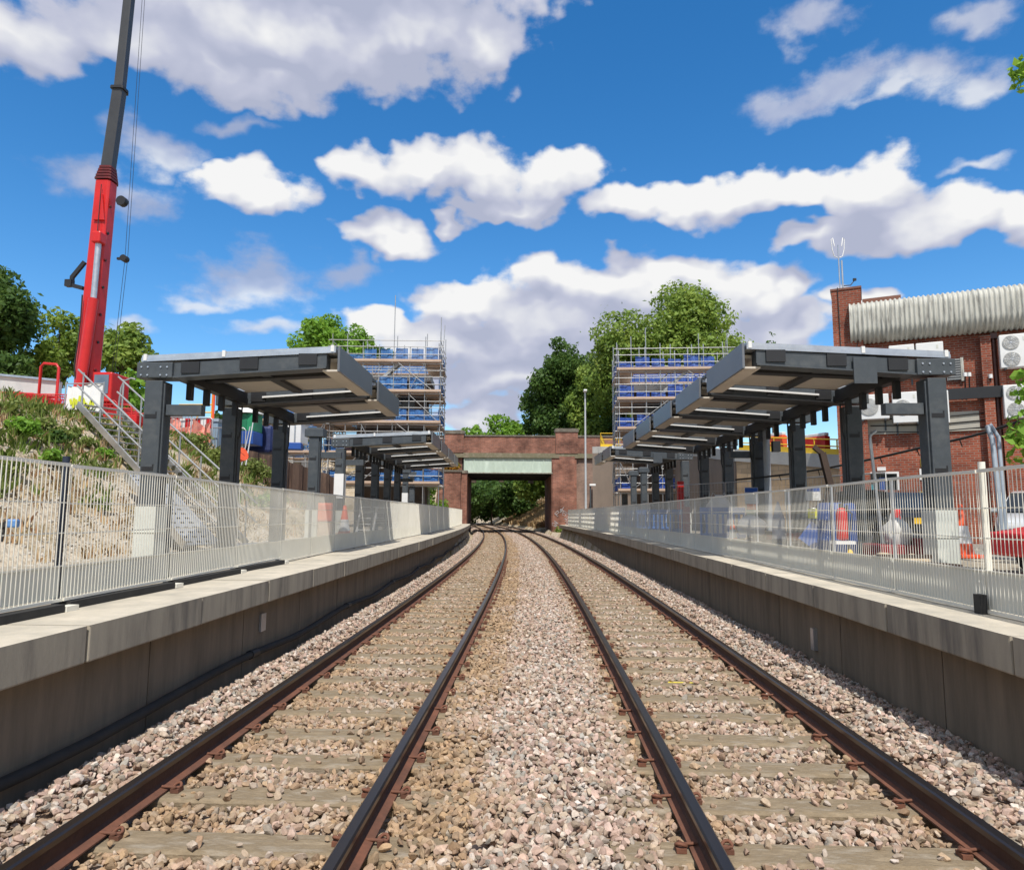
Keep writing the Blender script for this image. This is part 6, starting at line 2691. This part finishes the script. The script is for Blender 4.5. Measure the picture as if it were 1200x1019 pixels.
# ================================================================== VEGETATION
def leaves_mesh(centers, radii, per, size, r, squash=.85, droop=0.0, flat=None):
    """leaf quads on and inside a set of blobs"""
    out = []
    for (c, R_) in zip(centers, radii):
        n = int(per * R_ * R_)
        d = r.normal(size=(n, 3))
        d /= np.linalg.norm(d, axis=1)[:, None]
        rr = R_ * np.where(r.uniform(size=n) < .75, r.uniform(.80, 1.08, n), r.uniform(.3, .8, n))
        # ragged outline
        rr *= np.where(r.uniform(size=n) < .07, r.uniform(1.05, 1.32, n), 1.0)
        rr *= 1 + .16 * np.sin(d[:, 0] * 7 + c[0]) * np.cos(d[:, 2] * 6 + c[1])
        p = np.array(c) + d * rr[:, None] * np.array([1, 1, squash])
        nrm = d * .55 + r.normal(size=(n, 3)) * .6 + np.array([0, -.0, .35])
        nrm /= np.linalg.norm(nrm, axis=1)[:, None]
        t1 = np.cross(nrm, r.normal(size=(n, 3)))
        t1 /= np.linalg.norm(t1, axis=1)[:, None] + 1e-9
        t2 = np.cross(nrm, t1)
        s = size * r.uniform(.55, 1.25, n)[:, None]
        a = t1 * s
        b = t2 * s * .55
        q = np.stack([p - a, p - b * 1.0 + nrm * s * .12, p + a, p + b + nrm * s * .12], 1)
        out.append(q.reshape(-1, 3))
    v = np.concatenate(out)
    f = np.arange(len(v)).reshape(-1, 4)
    return v, f


def tree(label, base, crown_c, rx, rz, m, seed, leaf=.30, nb=26, per=95, name='broadleaf_tree', ry_=None, group=None, trunk_r=.3, limbs=6, low=-1.0, blob=(.26, .42)):
    r = np.random.default_rng(seed)
    t = thing(name, label, 'tree', base, group=group)
    cc = np.array(crown_c)
    ry_ = ry_ or rx
    cs, rs = [], []
    for i in range(nb):
        d = r.normal(size=3)
        d /= np.linalg.norm(d)
        if d[2] < low:
            d[2] = low + r.uniform(0, .3)
        f = r.uniform(.45, .82)
        R_ = r.uniform(*blob) * min(rx, rz) * (1.15 - .3 * max(0, d[2]))
        cs.append(cc + d * np.array([rx, ry_, rz]) * f)
        rs.append(R_)
    cs.append(cc)
    rs.append(min(rx, rz) * .45)
    v, f = leaves_mesh(cs, rs, per, leaf, r)
    v = v - np.array(base)
    np_mesh('crown', v, f, m, t)
    mb = MB()
    b = Vector(base)
    top = Vector(crown_c) + Vector((0, 0, rz * .25))
    mid = b + (top - b) * .5 + Vector((r.uniform(-.3, .3), r.uniform(-.3, .3), 0))
    mb.path([b - Vector((0, 0, .3)), b + (mid - b) * .5, mid, top], [trunk_r * 1.15, trunk_r * .9, trunk_r * .7, trunk_r * .2], 9)
    mb.build('trunk', M_BARK, t)
    mb = MB()
    for i in range(limbs):
        k = r.integers(0, nb)
        st_ = b + (top - b) * r.uniform(.35, .7)
        e = Vector(cs[k])
        mb.path([st_, st_ + (e - st_) * .5 + Vector((0, 0, r.uniform(-.3, .3))), e], [trunk_r * .38, trunk_r * .25, trunk_r * .1], 6)
    mb.build('limbs', M_BARK, t)
    return t


L_MID = leaf_mat('mid_green_leaves', (.06, .115, .018), (.19, .29, .05), (.33, .42, .095))
L_DARK = leaf_mat('deep_green_leaves', (.026, .062, .014), (.07, .14, .028), (.12, .20, .045))
L_BRT = leaf_mat('fresh_green_leaves', (.06, .14, .015), (.16, .32, .035), (.25, .42, .06))


def tree_px(label, u, vt, vb, ru, y, m, seed, zg, **k):
    top, bot = at(u, vt, y), at(u, vb, y)
    rz = (top.z - bot.z) / 2
    rx = ru * y / F_PX
    c = (top.x, y, (top.z + bot.z) / 2)
    return tree(label, (top.x, y, zg), c, rx * .98, rz * .98, m, seed, **k)


tree_px('large light green tree with broad rounded crown behind the right scaffold', 788, 336, 515, 96, 76, L_MID, 21, 5, leaf=.24, nb=60, per=230, trunk_r=.45, blob=(.13, .37))
tree_px('tall dark green tree directly behind the right end of the bridge parapet', 657, 374, 556, 46, 90, L_DARK, 22, 6, leaf=.26, nb=46, per=220, blob=(.16, .42))
tree_px('dark green tree between the bridge lamp post and the right scaffold', 705, 402, 556, 42, 84, L_MID, 23, 6, leaf=.24, nb=36, per=230, blob=(.16, .44))
tree_px('darker tree low behind the yellow railing at the right scaffold', 735, 440, 560, 34, 80, L_DARK, 24, 6, leaf=.25, nb=20, per=200)
tree_px('small dark tree at the left foot of the tall dark tree', 622, 440, 556, 24, 92, L_DARK, 29, 6, leaf=.25, nb=18, per=200)
tree_px('pale leafy shrub tree rising above the bridge parapet', 588, 484, 530, 32, 88, L_BRT, 25, 6, leaf=.26, nb=20, per=150)
tree_px('low pale bush at left above the bridge parapet', 556, 494, 528, 22, 90, L_BRT, 26, 6, leaf=.26, nb=12, per=150)
tree_px('bright green round tree behind the left scaffold', 392, 362, 450, 58, 72, L_BRT, 27, 6, leaf=.24, nb=40, per=230, blob=(.15, .40))
tree_px('small dark tree just right of the bright tree behind the left scaffold', 440, 398, 440, 20, 74, L_DARK, 28, 6, leaf=.28, nb=14, per=140)
tree_px('big dark tree at the left edge behind the hoarding', -22, 290, 450, 78, 46, L_DARK, 31, 5.4, leaf=.22, nb=44, per=240, blob=(.14, .38))
tree_px('grey green tree left of the red crane boom', 76, 346, 470, 42, 50, L_MID, 32, 5.6, leaf=.22, nb=32, per=220, blob=(.15, .40))
tree_px('grey green tree right of the red crane boom', 152, 374, 480, 43, 47, L_MID, 33, 5.6, leaf=.22, nb=30, per=230, blob=(.15, .40))
tree_px('bright young tree behind the first left canopy column', 158, 428, 500, 28, 38, L_BRT, 34, 5.4, leaf=.17, nb=20, per=330)
tree_px('low dark tree behind the barriers at far left', 20, 405, 470, 40, 44, L_DARK, 35, 5.4, leaf=.2, nb=20, per=240)
tree_px('small tree seen between the second and third left canopy columns', 352, 478, 530, 24, 55, L_BRT, 36, 5, leaf=.2, nb=14, per=200)
tree_px('dark bush seen between the first two left columns', 263, 478, 510, 26, 42, L_DARK, 37, 5.4, leaf=.18, nb=14, per=240)
tree_px('slim distant conifer above the right canopy tip', 903, 378, 440, 8, 90, L_DARK, 38, 7, leaf=.25, nb=12, per=120, name='conifer_tree')
tree_px('green tree behind the left canopy, near the far house', 345, 500, 545, 14, 62, L_MID, 39, 5, leaf=.22, nb=10, per=200)
tree_px('leafy shrub tree seen low between scaffold and left bridge wing wall', 497, 545, 600, 22, 60, L_BRT, 40, 1, leaf=.2, nb=12, per=220)
# trees in the cutting beyond the bridge, most leaves darkened for its shade
spots = [(-16.5, 100, 9, 5.0, L_DARK), (-13.5, 112, 8, 4.6, L_DARK), (-19, 122, 9, 5.5, L_DARK), (-9.5, 128, 9, 4.8, L_DARK), (-4.0, 118, 8, 4.2, L_DARK), (-14, 138, 10, 6, L_DARK), (0.5, 108, 9, 4.5, L_MID), (-22, 108, 10, 6, L_DARK), (-6, 142, 10, 6.5, L_MID)]
lbl = ['first tree on the left of the cutting seen through the bridge', 'dark tree second on the left of the cutting under the bridge', 'large tree deep on the left of the cutting', 'tree on the cutting slope in the centre of the bridge opening',
       'dark leaning tree above the dry grass slope in the bridge opening', 'wide dark tree farthest back in the cutting', 'tree on the right slope just past the bridge deck', 'tall dark tree at far left beyond the bridge', 'broad tree closing the view at the end of the cutting']
for i, (x, y, h, r_c, m) in enumerate(spots):
    zg = terrain(min(y, 129), x - cx(min(y, 129)))
    tree(lbl[i], (x, y, zg), (x, y, zg + h * .55), r_c, h * .52, m, 60 + i, leaf=.30, nb=22, per=110, trunk_r=.18, blob=(.30, .46))
# near tree just off the right edge whose outermost sprigs hang into view
t = tree('leafy tree at the right edge with sprigs hanging into view', (9.9, 10.6, PZ), (9.9, 10.6, 5.2), 1.75, 3.6, L_BRT, 80, leaf=.085, nb=34, per=700, trunk_r=.14, blob=(.20, .32))
r = np.random.default_rng(5)
for (u, v, R_) in ((1198, 80, .16), (1203, 92, .18), (1199, 440, .14), (1201, 462, .16), (1197, 512, .16), (1203, 530, .22), (1210, 500, .3)):
    q = at(u, v, 10.4)
    b0 = Vector((9.9, 10.6, q.z + .3)) - Vector(t.location)
    q = q - Vector(t.location)
    vv, ff = leaves_mesh([tuple(q)], [R_], 1500, .085, r)
    np_mesh('sprig', vv, ff, L_BRT, t)
    mb = MB()
    mb.path([b0, b0 * .4 + q * .6 + Vector((0, 0, .08)), q], [.025, .014, .006], 5)
    o_ = mb.build('twig', M_BARK)
    o_.parent = t

# bank shrubs and grass
L_OLIVE = leaf_mat('olive_shrub_leaves', (.085, .125, .028), (.20, .26, .065), (.31, .35, .11))
def shrub(label, x, y, R_, m, seed, leaf=.07, z=None, nb=9, per=1500, group='shrubs on the left bank', h=.8):
    r = np.random.default_rng(seed)
    zg = gz(x, y) if z is None else z
    t = thing('shrub', label, 'shrub', (x, y, zg), group=group)
    cs = [(r.uniform(-R_, R_) * .7, r.uniform(-R_, R_) * .5, R_ * h * r.uniform(.25, .95)) for _ in range(nb)]
    rs = [R_ * r.uniform(.32, .5) for _ in range(nb)]
    v, f = leaves_mesh(cs, rs, per, leaf, r)
    v[:, 2] = np.maximum(v[:, 2], .02)
    np_mesh('foliage', v, f, m, t)
    mb = MB()
    for k in range(5):
        e = Vector(cs[k % nb])
        mb.path([(0, 0, -.05), (e.x * .5, e.y * .5, e.z * .6), tuple(e)], [.02, .014, .006], 5)
    st_ = mb.build('stems', M_BARK)
    st_.parent = t
    return t


def bank_at(u, v):
    """first hit of a surveyed direction with the bank"""
    d = ray(u, v)
    k = 4.0
    while k < 60:
        p = CAM + d * k
        if p.z < gz(p.x, p.y):
            return p
        k += .05
    return CAM + d * 25


for i, (u, v, R_, m, lb) in enumerate(((15, 488, .40, L_OLIVE, 'leafy green shrub at the left edge near the bank top'), (40, 506, .42, L_OLIVE, 'broad green shrub below the orange chevron barrier'), (22, 512, .45, L_BRT, 'pale yellow green shrub at the left edge'),
                                       (62, 520, .38, L_DARK, 'dark spreading shrub in the middle of the bank'), (85, 516, .36, L_OLIVE, 'tall grassy shrub below the stair head'), (98, 524, .3, L_OLIVE, 'small shrub close beside the staircase'),
                                       (55, 545, .32, L_BRT, 'little bright shrub just above the left fence post'), (122, 540, .3, L_BRT, 'little bright shrub between the stairs and the fence'), (110, 600, .28, L_OLIVE, 'upright green clump seen through the fence'),
                                       (230, 526, .6, L_OLIVE, 'tall green grassy shrub between the first two left columns'), (252, 545, .6, L_OLIVE, 'shrub beside the second left column'), (298, 560, .7, L_OLIVE, 'rounded green shrub between second and third left columns'),
                                       (305, 525, .5, L_BRT, 'bright shrub at the foot of the blue tarpaulin'), (10, 555, .3, L_OLIVE, 'small weed clump at far left above the fence'))):
    p = bank_at(u, v)
    shrub(lb, p.x, p.y, R_, m, 200 + i)
# shrubs on the left wing wall of the bridge
w0 = inv.inverted() @ Vector((x_ol - 1.5, -.9, zw))
shrub('flowering orange and green shrub on top of the left bridge wing wall', w0.x, w0.y, .85, leaf_mat('orange_flowering_leaves', (.10, .16, .02), (.35, .22, .03), (.55, .20, .03)), 301, leaf=.12, z=w0.z, nb=14, per=500, group='plants on the left bridge wall', h=.7)
w1 = inv.inverted() @ Vector((x_ol - 2.6, -2.3, .8))
shrub('climbing green and yellow plant against the left bridge wing wall', w1.x, w1.y, 1.0, L_BRT, 302, leaf=.12, z=w1.z, nb=12, per=420, group='plants on the left bridge wall', h=1.9)
w2 = inv.inverted() @ Vector((x_or + .9, -1.6, -.1))
shrub('weeds at the foot of the right bridge abutment', w2.x, w2.y, .8, L_MID, 303, leaf=.12, z=w2.z, nb=10, per=400, group='plants on the bridge abutment', h=.6)


def grass(name, n, area, hrange, m, seed, lean=.35, label='', wid=.012):
    r = np.random.default_rng(seed)
    P_ = []
    cnt = 0
    while len(P_) < n and cnt < n * 6:
        cnt += 1
        y, o = r.uniform(*area[0]), r.uniform(*area[1])
        nz = math.sin(o * 1.7 + y * .9 + seed) * math.cos(y * 1.3 - o * .6) + .6 * math.sin(o * 3.9 - y * 2.3)
        if nz < r.uniform(-.9, 1.0):
            continue
        P_.append(tuple(P(y, o, terrain(y, o))))
    P_ = np.array(P_)
    n = len(P_)
    B = 9
    base = np.repeat(P_, B, 0) + np.concatenate([r.normal(0, .07, (n * B, 2)), np.full((n * B, 1), -.03)], 1)
    h = r.uniform(hrange[0], hrange[1], n * B)[:, None]
    az = r.uniform(0, 6.28, n * B)
    d = np.stack([np.cos(az), np.sin(az), np.zeros(n * B)], 1)
    side = np.stack([-np.sin(az), np.cos(az), np.zeros(n * B)], 1) * wid * r.uniform(.6, 1.5, n * B)[:, None]
    ln = np.abs(r.normal(0, lean, n * B))[:, None]
    mid = base + d * h * ln * .35 + np.array([0, 0, 1]) * h * .6
    tip = base + d * h * ln * 1.1 + np.array([0, 0, 1]) * h * (1 - .3 * ln)
    q = np.stack([base - side, base + side, mid + side * .8, tip, mid - side * .8], 1).reshape(-1, 3)
    f = np.arange(len(q)).reshape(-1, 5)
    o = np_mesh(name, q, f, m)
    stuff(o)
    tag(o, label, 'grass')
    return o


G_DRY = leaf_mat('dry_grass_blades', (.40, .29, .15), (.58, .46, .26), (.50, .28, .14), transl=.25)
G_GRN = leaf_mat('green_grass_blades', (.11, .18, .03), (.22, .32, .07), (.36, .40, .14), transl=.3)
grass('dry_grass', 1100, ((4.0, 30), (-15.5, -7.9)), (.08, .34), G_DRY, 5, label='dry straw coloured grass over the left bank')
grass('green_grass', 1150, ((4.0, 30), (-15.8, -9.6)), (.12, .45), G_GRN, 9, label='green grass tufts over the left bank')
grass('cutting_grass', 2600, ((80, 128), (4.2, 13)), (.3, .9), G_DRY, 13, label='tan dry grass on the right slope of the cutting beyond the bridge', wid=.05)
grass('verge_grass', 2600, ((80, 128), (-13, -4.0)), (.3, .9), G_GRN, 14, label='green grass on the left slope of the cutting beyond the bridge', wid=.05)

# rubble strewn on the bank
r = np.random.default_rng(44)
vs, fs = [], []
sphere = [v.co.copy() for v in rock_col.objects[0].data.vertices]
pol = [tuple(p.vertices) for p in rock_col.objects[0].data.polygons]
V_, Fc = [], []
va = np.array([tuple(v) for v in sphere])
pa = np.array(pol)
for i in range(4200):
    y = r.uniform(4, 24)
    o = -7.6 - abs(r.normal(0, 2.6))
    p = P(y, o, terrain(y, o))
    s = r.uniform(.02, .07)
    a = r.uniform(0, 6.28)
    R3 = np.array([[math.cos(a), -math.sin(a), 0], [math.sin(a), math.cos(a), 0], [0, 0, 1]])
    V_.append(va @ R3.T * s + np.array(tuple(p)))
    Fc.append(pa + i * len(va))
rb = np_mesh('bank_rubble', np.concatenate(V_), np.concatenate(Fc), mat('pale_rubble', (.54, .49, .42), (.40, .36, .30), 1.5, .9))
stuff(rb)
tag(rb, 'pale loose rubble strewn over the foot of the left bank', 'rubble')

# ================================================================== SKY, SUN
SUN_EL, SUN_ROT = 57.0, 9.0      # sun behind the camera, a touch to the right
w = bpy.data.worlds.new('World')
scene.world = w
w.use_nodes = True
T = w.node_tree
N, L = T.nodes, T.links
N.clear()
out = N.new('ShaderNodeOutputWorld')
bg = N.new('ShaderNodeBackground')
bg.inputs['Strength'].default_value = 0.15
L.new(bg.outputs[0], out.inputs[0])
sky = N.new('ShaderNodeTexSky')
sky.sky_type = 'NISHITA'
sky.sun_disc = False
sky.sun_elevation = rad(SUN_EL)
sky.sun_rotation = rad(180 - SUN_ROT)
sky.altitude = 100
sky.air_density = 1.0
sky.dust_density = 0.4
sky.ozone_density = 2.5
hsv = N.new('ShaderNodeHueSaturation')
hsv.inputs['Saturation'].default_value = 1.36
hsv.inputs['Value'].default_value = 1.2
L.new(sky.outputs[0], hsv.inputs['Color'])

# clouds: soft blobs in (azimuth, elevation), broken up by noise
def M1(op, a=None, b=None, c=None, nodes=None, links=None, clamp=False):
    n = nodes.new('ShaderNodeMath')
    n.operation = op
    n.use_clamp = clamp
    for i, x in enumerate((a, b, c)):
        if x is None:
            continue
        if isinstance(x, (int, float)):
            n.inputs[i].default_value = x
        else:
            links.new(x, n.inputs[i])
    return n.outputs[0]


def azel(u, v):
    d = ray(u, v).normalized()
    return math.atan2(d.x, d.y), math.asin(d.z)


CL_D = [(330, 30, 270, 85), (480, 40, 125, 60), (565, 45, 45, 50), (310, 95, 95, 45), (160, 45, 130, 45), (30, 50, 90, 48), (420, -40, 260, 70), (250, 70, 120, 45),
        (292, 222, 72, 30), (430, 208, 55, 28), (500, 195, 45, 28), (560, 205, 75, 42), (650, 212, 60, 36), (600, 245, 85, 20), (455, 275, 60, 26), (525, 262, 25, 11),
        (735, 243, 50, 28), (800, 240, 55, 25), (865, 225, 60, 32), (930, 222, 70, 22), (1020, 225, 75, 42), (960, 272, 55, 18), (1060, 262, 110, 34), (1140, 250, 60, 34), (1195, 255, 40, 36),
        (1240, 260, 60, 40), (700, 335, 130, 38), (560, 350, 75, 26), (640, 318, 45, 22), (790, 320, 70, 26), (880, 335, 75, 38), (930, 330, 40, 20), (660, 380, 160, 48), (520, 395, 120, 34),
        (780, 390, 150, 55), (610, 440, 110, 40), (900, 380, 90, 36), (1005, 352, 45, 14), (560, 490, 65, 26), (460, 375, 60, 18), (480, 430, 80, 40)]
CL_W = [(125, 222, 95, 32), (185, 172, 60, 22), (300, 325, 80, 30), (405, 320, 45, 20), (240, 345, 40, 12), (310, 385, 45, 14), (145, 370, 36, 12), (930, 120, 55, 30), (1000, 95, 70, 32), (1090, 95, 75, 34), (1150, 100, 45, 24),
        (950, 20, 55, 30), (1160, 190, 45, 10), (1040, 125, 40, 12), (170, 240, 45, 26), (1150, 20, 60, 20), (280, 150, 40, 12)]


def cloud_group(nm, blobs):
    g = bpy.data.node_groups.new(nm, 'ShaderNodeTree')
    g.interface.new_socket('Vector', in_out='INPUT', socket_type='NodeSocketVector')
    g.interface.new_socket('Value', in_out='OUTPUT', socket_type='NodeSocketFloat')
    n, l = g.nodes, g.links
    gi, go = n.new('NodeGroupInput'), n.new('NodeGroupOutput')
    acc = None
    for (u, v, ru, rv) in blobs:
        a, e = azel(u, v)
        a1, e1 = azel(u + ru, v)
        a2, e2 = azel(u, v - rv)
        ra = math.hypot(a1 - a, 0) + 1e-4
        re_ = abs(e2 - e) + 1e-4
        vm = n.new('ShaderNodeVectorMath')
        vm.operation = 'MULTIPLY_ADD'
        l.new(gi.outputs[0], vm.inputs[0])
        vm.inputs[1].default_value = (1 / ra, 1 / re_, 0)
        vm.inputs[2].default_value = (-a / ra, -e / re_, 0)
        le = n.new('ShaderNodeVectorMath')
        le.operation = 'LENGTH'
        l.new(vm.outputs[0], le.inputs[0])
        acc = le.outputs['Value'] if acc is None else (lambda o: o)(M1('SMOOTH_MIN', acc, le.outputs['Value'], 0.25, n, l))
    r = M1('SUBTRACT', 1.0, acc, None, n, l)
    l.new(r, go.inputs[0])
    return g


tc = N.new('ShaderNodeTexCoord')
sx = N.new('ShaderNodeSeparateXYZ')
L.new(tc.outputs['Generated'], sx.inputs[0])
az = M1('ARCTAN2', sx.outputs[0], sx.outputs[1], None, N, L)
el = M1('ARCSINE', sx.outputs[2], None, None, N, L)
pv = N.new('ShaderNodeCombineXYZ')
L.new(az, pv.inputs[0])
L.new(el, pv.inputs[1])
# noise in a slightly stretched space
def noise(vec, scale, detail, rough=.6, sc=(1, 1.5, 1), loc=(0, 0, 0)):
    mp = N.new('ShaderNodeMapping')
    mp.inputs['Scale'].default_value = sc
    mp.inputs['Location'].default_value = loc
    L.new(vec, mp.inputs[0])
    n = N.new('ShaderNodeTexNoise')
    n.inputs['Scale'].default_value = scale
    n.inputs['Detail'].default_value = detail
    n.inputs['Roughness'].default_value = rough
    L.new(mp.outputs[0], n.inputs['Vector'])
    return n


def warp(vec, scale, amt, loc):
    n = noise(vec, scale, 3, .55, loc=loc)
    a = N.new('ShaderNodeVectorMath')
    a.operation = 'MULTIPLY_ADD'
    L.new(n.outputs['Color'], a.inputs[0])
    a.inputs[1].default_value = (amt, amt, 0)
    L.new(vec, a.inputs[2])
    b = N.new('ShaderNodeVectorMath')
    b.operation = 'SUBTRACT'
    L.new(a.outputs[0], b.inputs[0])
    b.inputs[1].default_value = (amt / 2, amt / 2, 0)
    return b.outputs[0]


wv_ = warp(pv.outputs[0], 9, .10, (0, 0, 0))
gD = cloud_group('dense_cloud_field', CL_D)
gW = cloud_group('thin_cloud_field', CL_W)


def use(g, vec):
    n = N.new('ShaderNodeGroup')
    n.node_tree = g
    L.new(vec, n.inputs[0])
    return n.outputs[0]


fb = noise(pv.outputs[0], 16, 10, .60)
fb2 = noise(pv.outputs[0], 7, 6, .6, loc=(3, 1, 0))
billow = N.new('ShaderNodeTexVoronoi')
billow.feature = 'SMOOTH_F1'
billow.inputs['Scale'].default_value = 34
billow.inputs['Smoothness'].default_value = .35
L.new(wv_, billow.inputs['Vector'])


def density(vec):
    d = use(gD, vec)
    a = M1('MULTIPLY_ADD', fb.outputs[0], .95, -0.475, N, L)
    b = M1('MULTIPLY_ADD', billow.outputs['Distance'], -.35, .14, N, L)
    return M1('ADD', M1('ADD', d, a, None, N, L), b, None, N, L)


D0 = density(wv_)
mr = N.new('ShaderNodeMapRange')
mr.interpolation_type = 'SMOOTHSTEP'
mr.inputs['From Min'].default_value = -0.12
mr.inputs['From Max'].default_value = 0.24
L.new(D0, mr.inputs[0])
W0 = M1('ADD', use(gW, wv_), M1('MULTIPLY_ADD', fb.outputs[0], 2.2, -1.15, N, L), None, N, L)
W1 = M1('ADD', W0, M1('MULTIPLY_ADD', fb2.outputs[0], .8, -.4, N, L), None, N, L)
mr2 = N.new('ShaderNodeMapRange')
mr2.interpolation_type = 'SMOOTHSTEP'
mr2.inputs['From Min'].default_value = -0.25
mr2.inputs['From Max'].default_value = 0.75
mr2.inputs['To Max'].default_value = .72
L.new(W1, mr2.inputs[0])
# lit tops: compare with the field a little higher up
up = N.new('ShaderNodeVectorMath')
up.operation = 'ADD'
L.new(wv_, up.inputs[0])
up.inputs[1].default_value = (0.006, .045, 0)
gU = use(gD, up.outputs[0])
gH = use(gD, wv_)
dif = M1('SUBTRACT', gH, gU, None, N, L)
sh = M1('MULTIPLY_ADD', dif, .85, .27, N, L)
sh = M1('MULTIPLY_ADD', M1('SUBTRACT', fb.outputs[0], .5, None, N, L), .42, sh, N, L)
sh = M1('MULTIPLY_ADD', M1('SUBTRACT', .35, billow.outputs['Distance'], None, N, L), .28, sh, N, L)
thin = M1('MULTIPLY_ADD', mr.outputs[0], -.25, .25, N, L)
sh = M1('ADD', sh, thin, None, N, L, clamp=True)
cr = ramp(N, [(0.0, (.50, .54, .70)), (.3, (.61, .64, .79)), (.58, (.80, .82, .90)), (.9, (1.04, 1.04, 1.04))])
L.new(sh, cr.inputs[0])
cs = N.new('ShaderNodeVectorMath')
cs.operation = 'SCALE'
cs.inputs['Scale'].default_value = 5.9
L.new(cr.outputs[0], cs.inputs[0])
alpha = M1('MAXIMUM', mr.outputs[0], mr2.outputs[0], None, N, L)
# unseen cumulus added overhead, to the sides and behind, whitening the ambient light
ov = N.new('ShaderNodeTexNoise')
ov.inputs['Scale'].default_value = 3.2
ov.inputs['Detail'].default_value = 5
L.new(tc.outputs['Generated'], ov.inputs['Vector'])
ovm = N.new('ShaderNodeMapRange')
ovm.interpolation_type = 'SMOOTHSTEP'
ovm.inputs['From Min'].default_value = .42
ovm.inputs['From Max'].default_value = .54
L.new(ov.outputs[0], ovm.inputs[0])
m_el = N.new('ShaderNodeMapRange')
m_el.interpolation_type = 'SMOOTHSTEP'
m_el.inputs['From Min'].default_value = .74
m_el.inputs['From Max'].default_value = .92
L.new(el, m_el.inputs[0])
m_az = N.new('ShaderNodeMapRange')
m_az.interpolation_type = 'SMOOTHSTEP'
m_az.inputs['From Min'].default_value = .80
m_az.inputs['From Max'].default_value = 1.1
L.new(M1('ABSOLUTE', az, None, None, N, L), m_az.inputs[0])
alpha2 = M1('MULTIPLY', ovm.outputs[0], M1('MAXIMUM', m_el.outputs[0], m_az.outputs[0], None, N, L), None, N, L)
mx = N.new('ShaderNodeMix')
mx.data_type = 'RGBA'
L.new(alpha, mx.inputs[0])
L.new(hsv.outputs[0], mx.inputs[6])
L.new(cs.outputs[0], mx.inputs[7])
mx2 = N.new('ShaderNodeMix')
mx2.data_type = 'RGBA'
L.new(alpha2, mx2.inputs[0])
L.new(mx.outputs[2], mx2.inputs[6])
mx2.inputs[7].default_value = (4.3, 4.25, 4.2, 1)
L.new(mx2.outputs[2], bg.inputs['Color'])

sd = bpy.data.lights.new('sun', 'SUN')
sd.energy = 4.7
sd.angle = rad(.5)
sd.color = (1.0, .955, .88)
so = bpy.data.objects.new('sun', sd)
COL.objects.link(so)
# light travels forward along +y (slightly to the left) and down
e_, a_ = rad(SUN_EL), rad(SUN_ROT)
dirv = Vector((-math.cos(e_) * math.sin(a_), math.cos(e_) * math.cos(a_), -math.sin(e_)))
so.rotation_euler = dirv.to_track_quat('-Z', 'Y').to_euler()
so.location = (0, -20, 40)

vs_ = scene.view_settings
vs_.view_transform = 'Standard'
vs_.look = 'None'
vs_.exposure = 0.0
vs_.gamma = 1.0
scene.cycles.max_bounces = 8
scene.cycles.transparent_max_bounces = 8
bpy.context.view_layer.update()
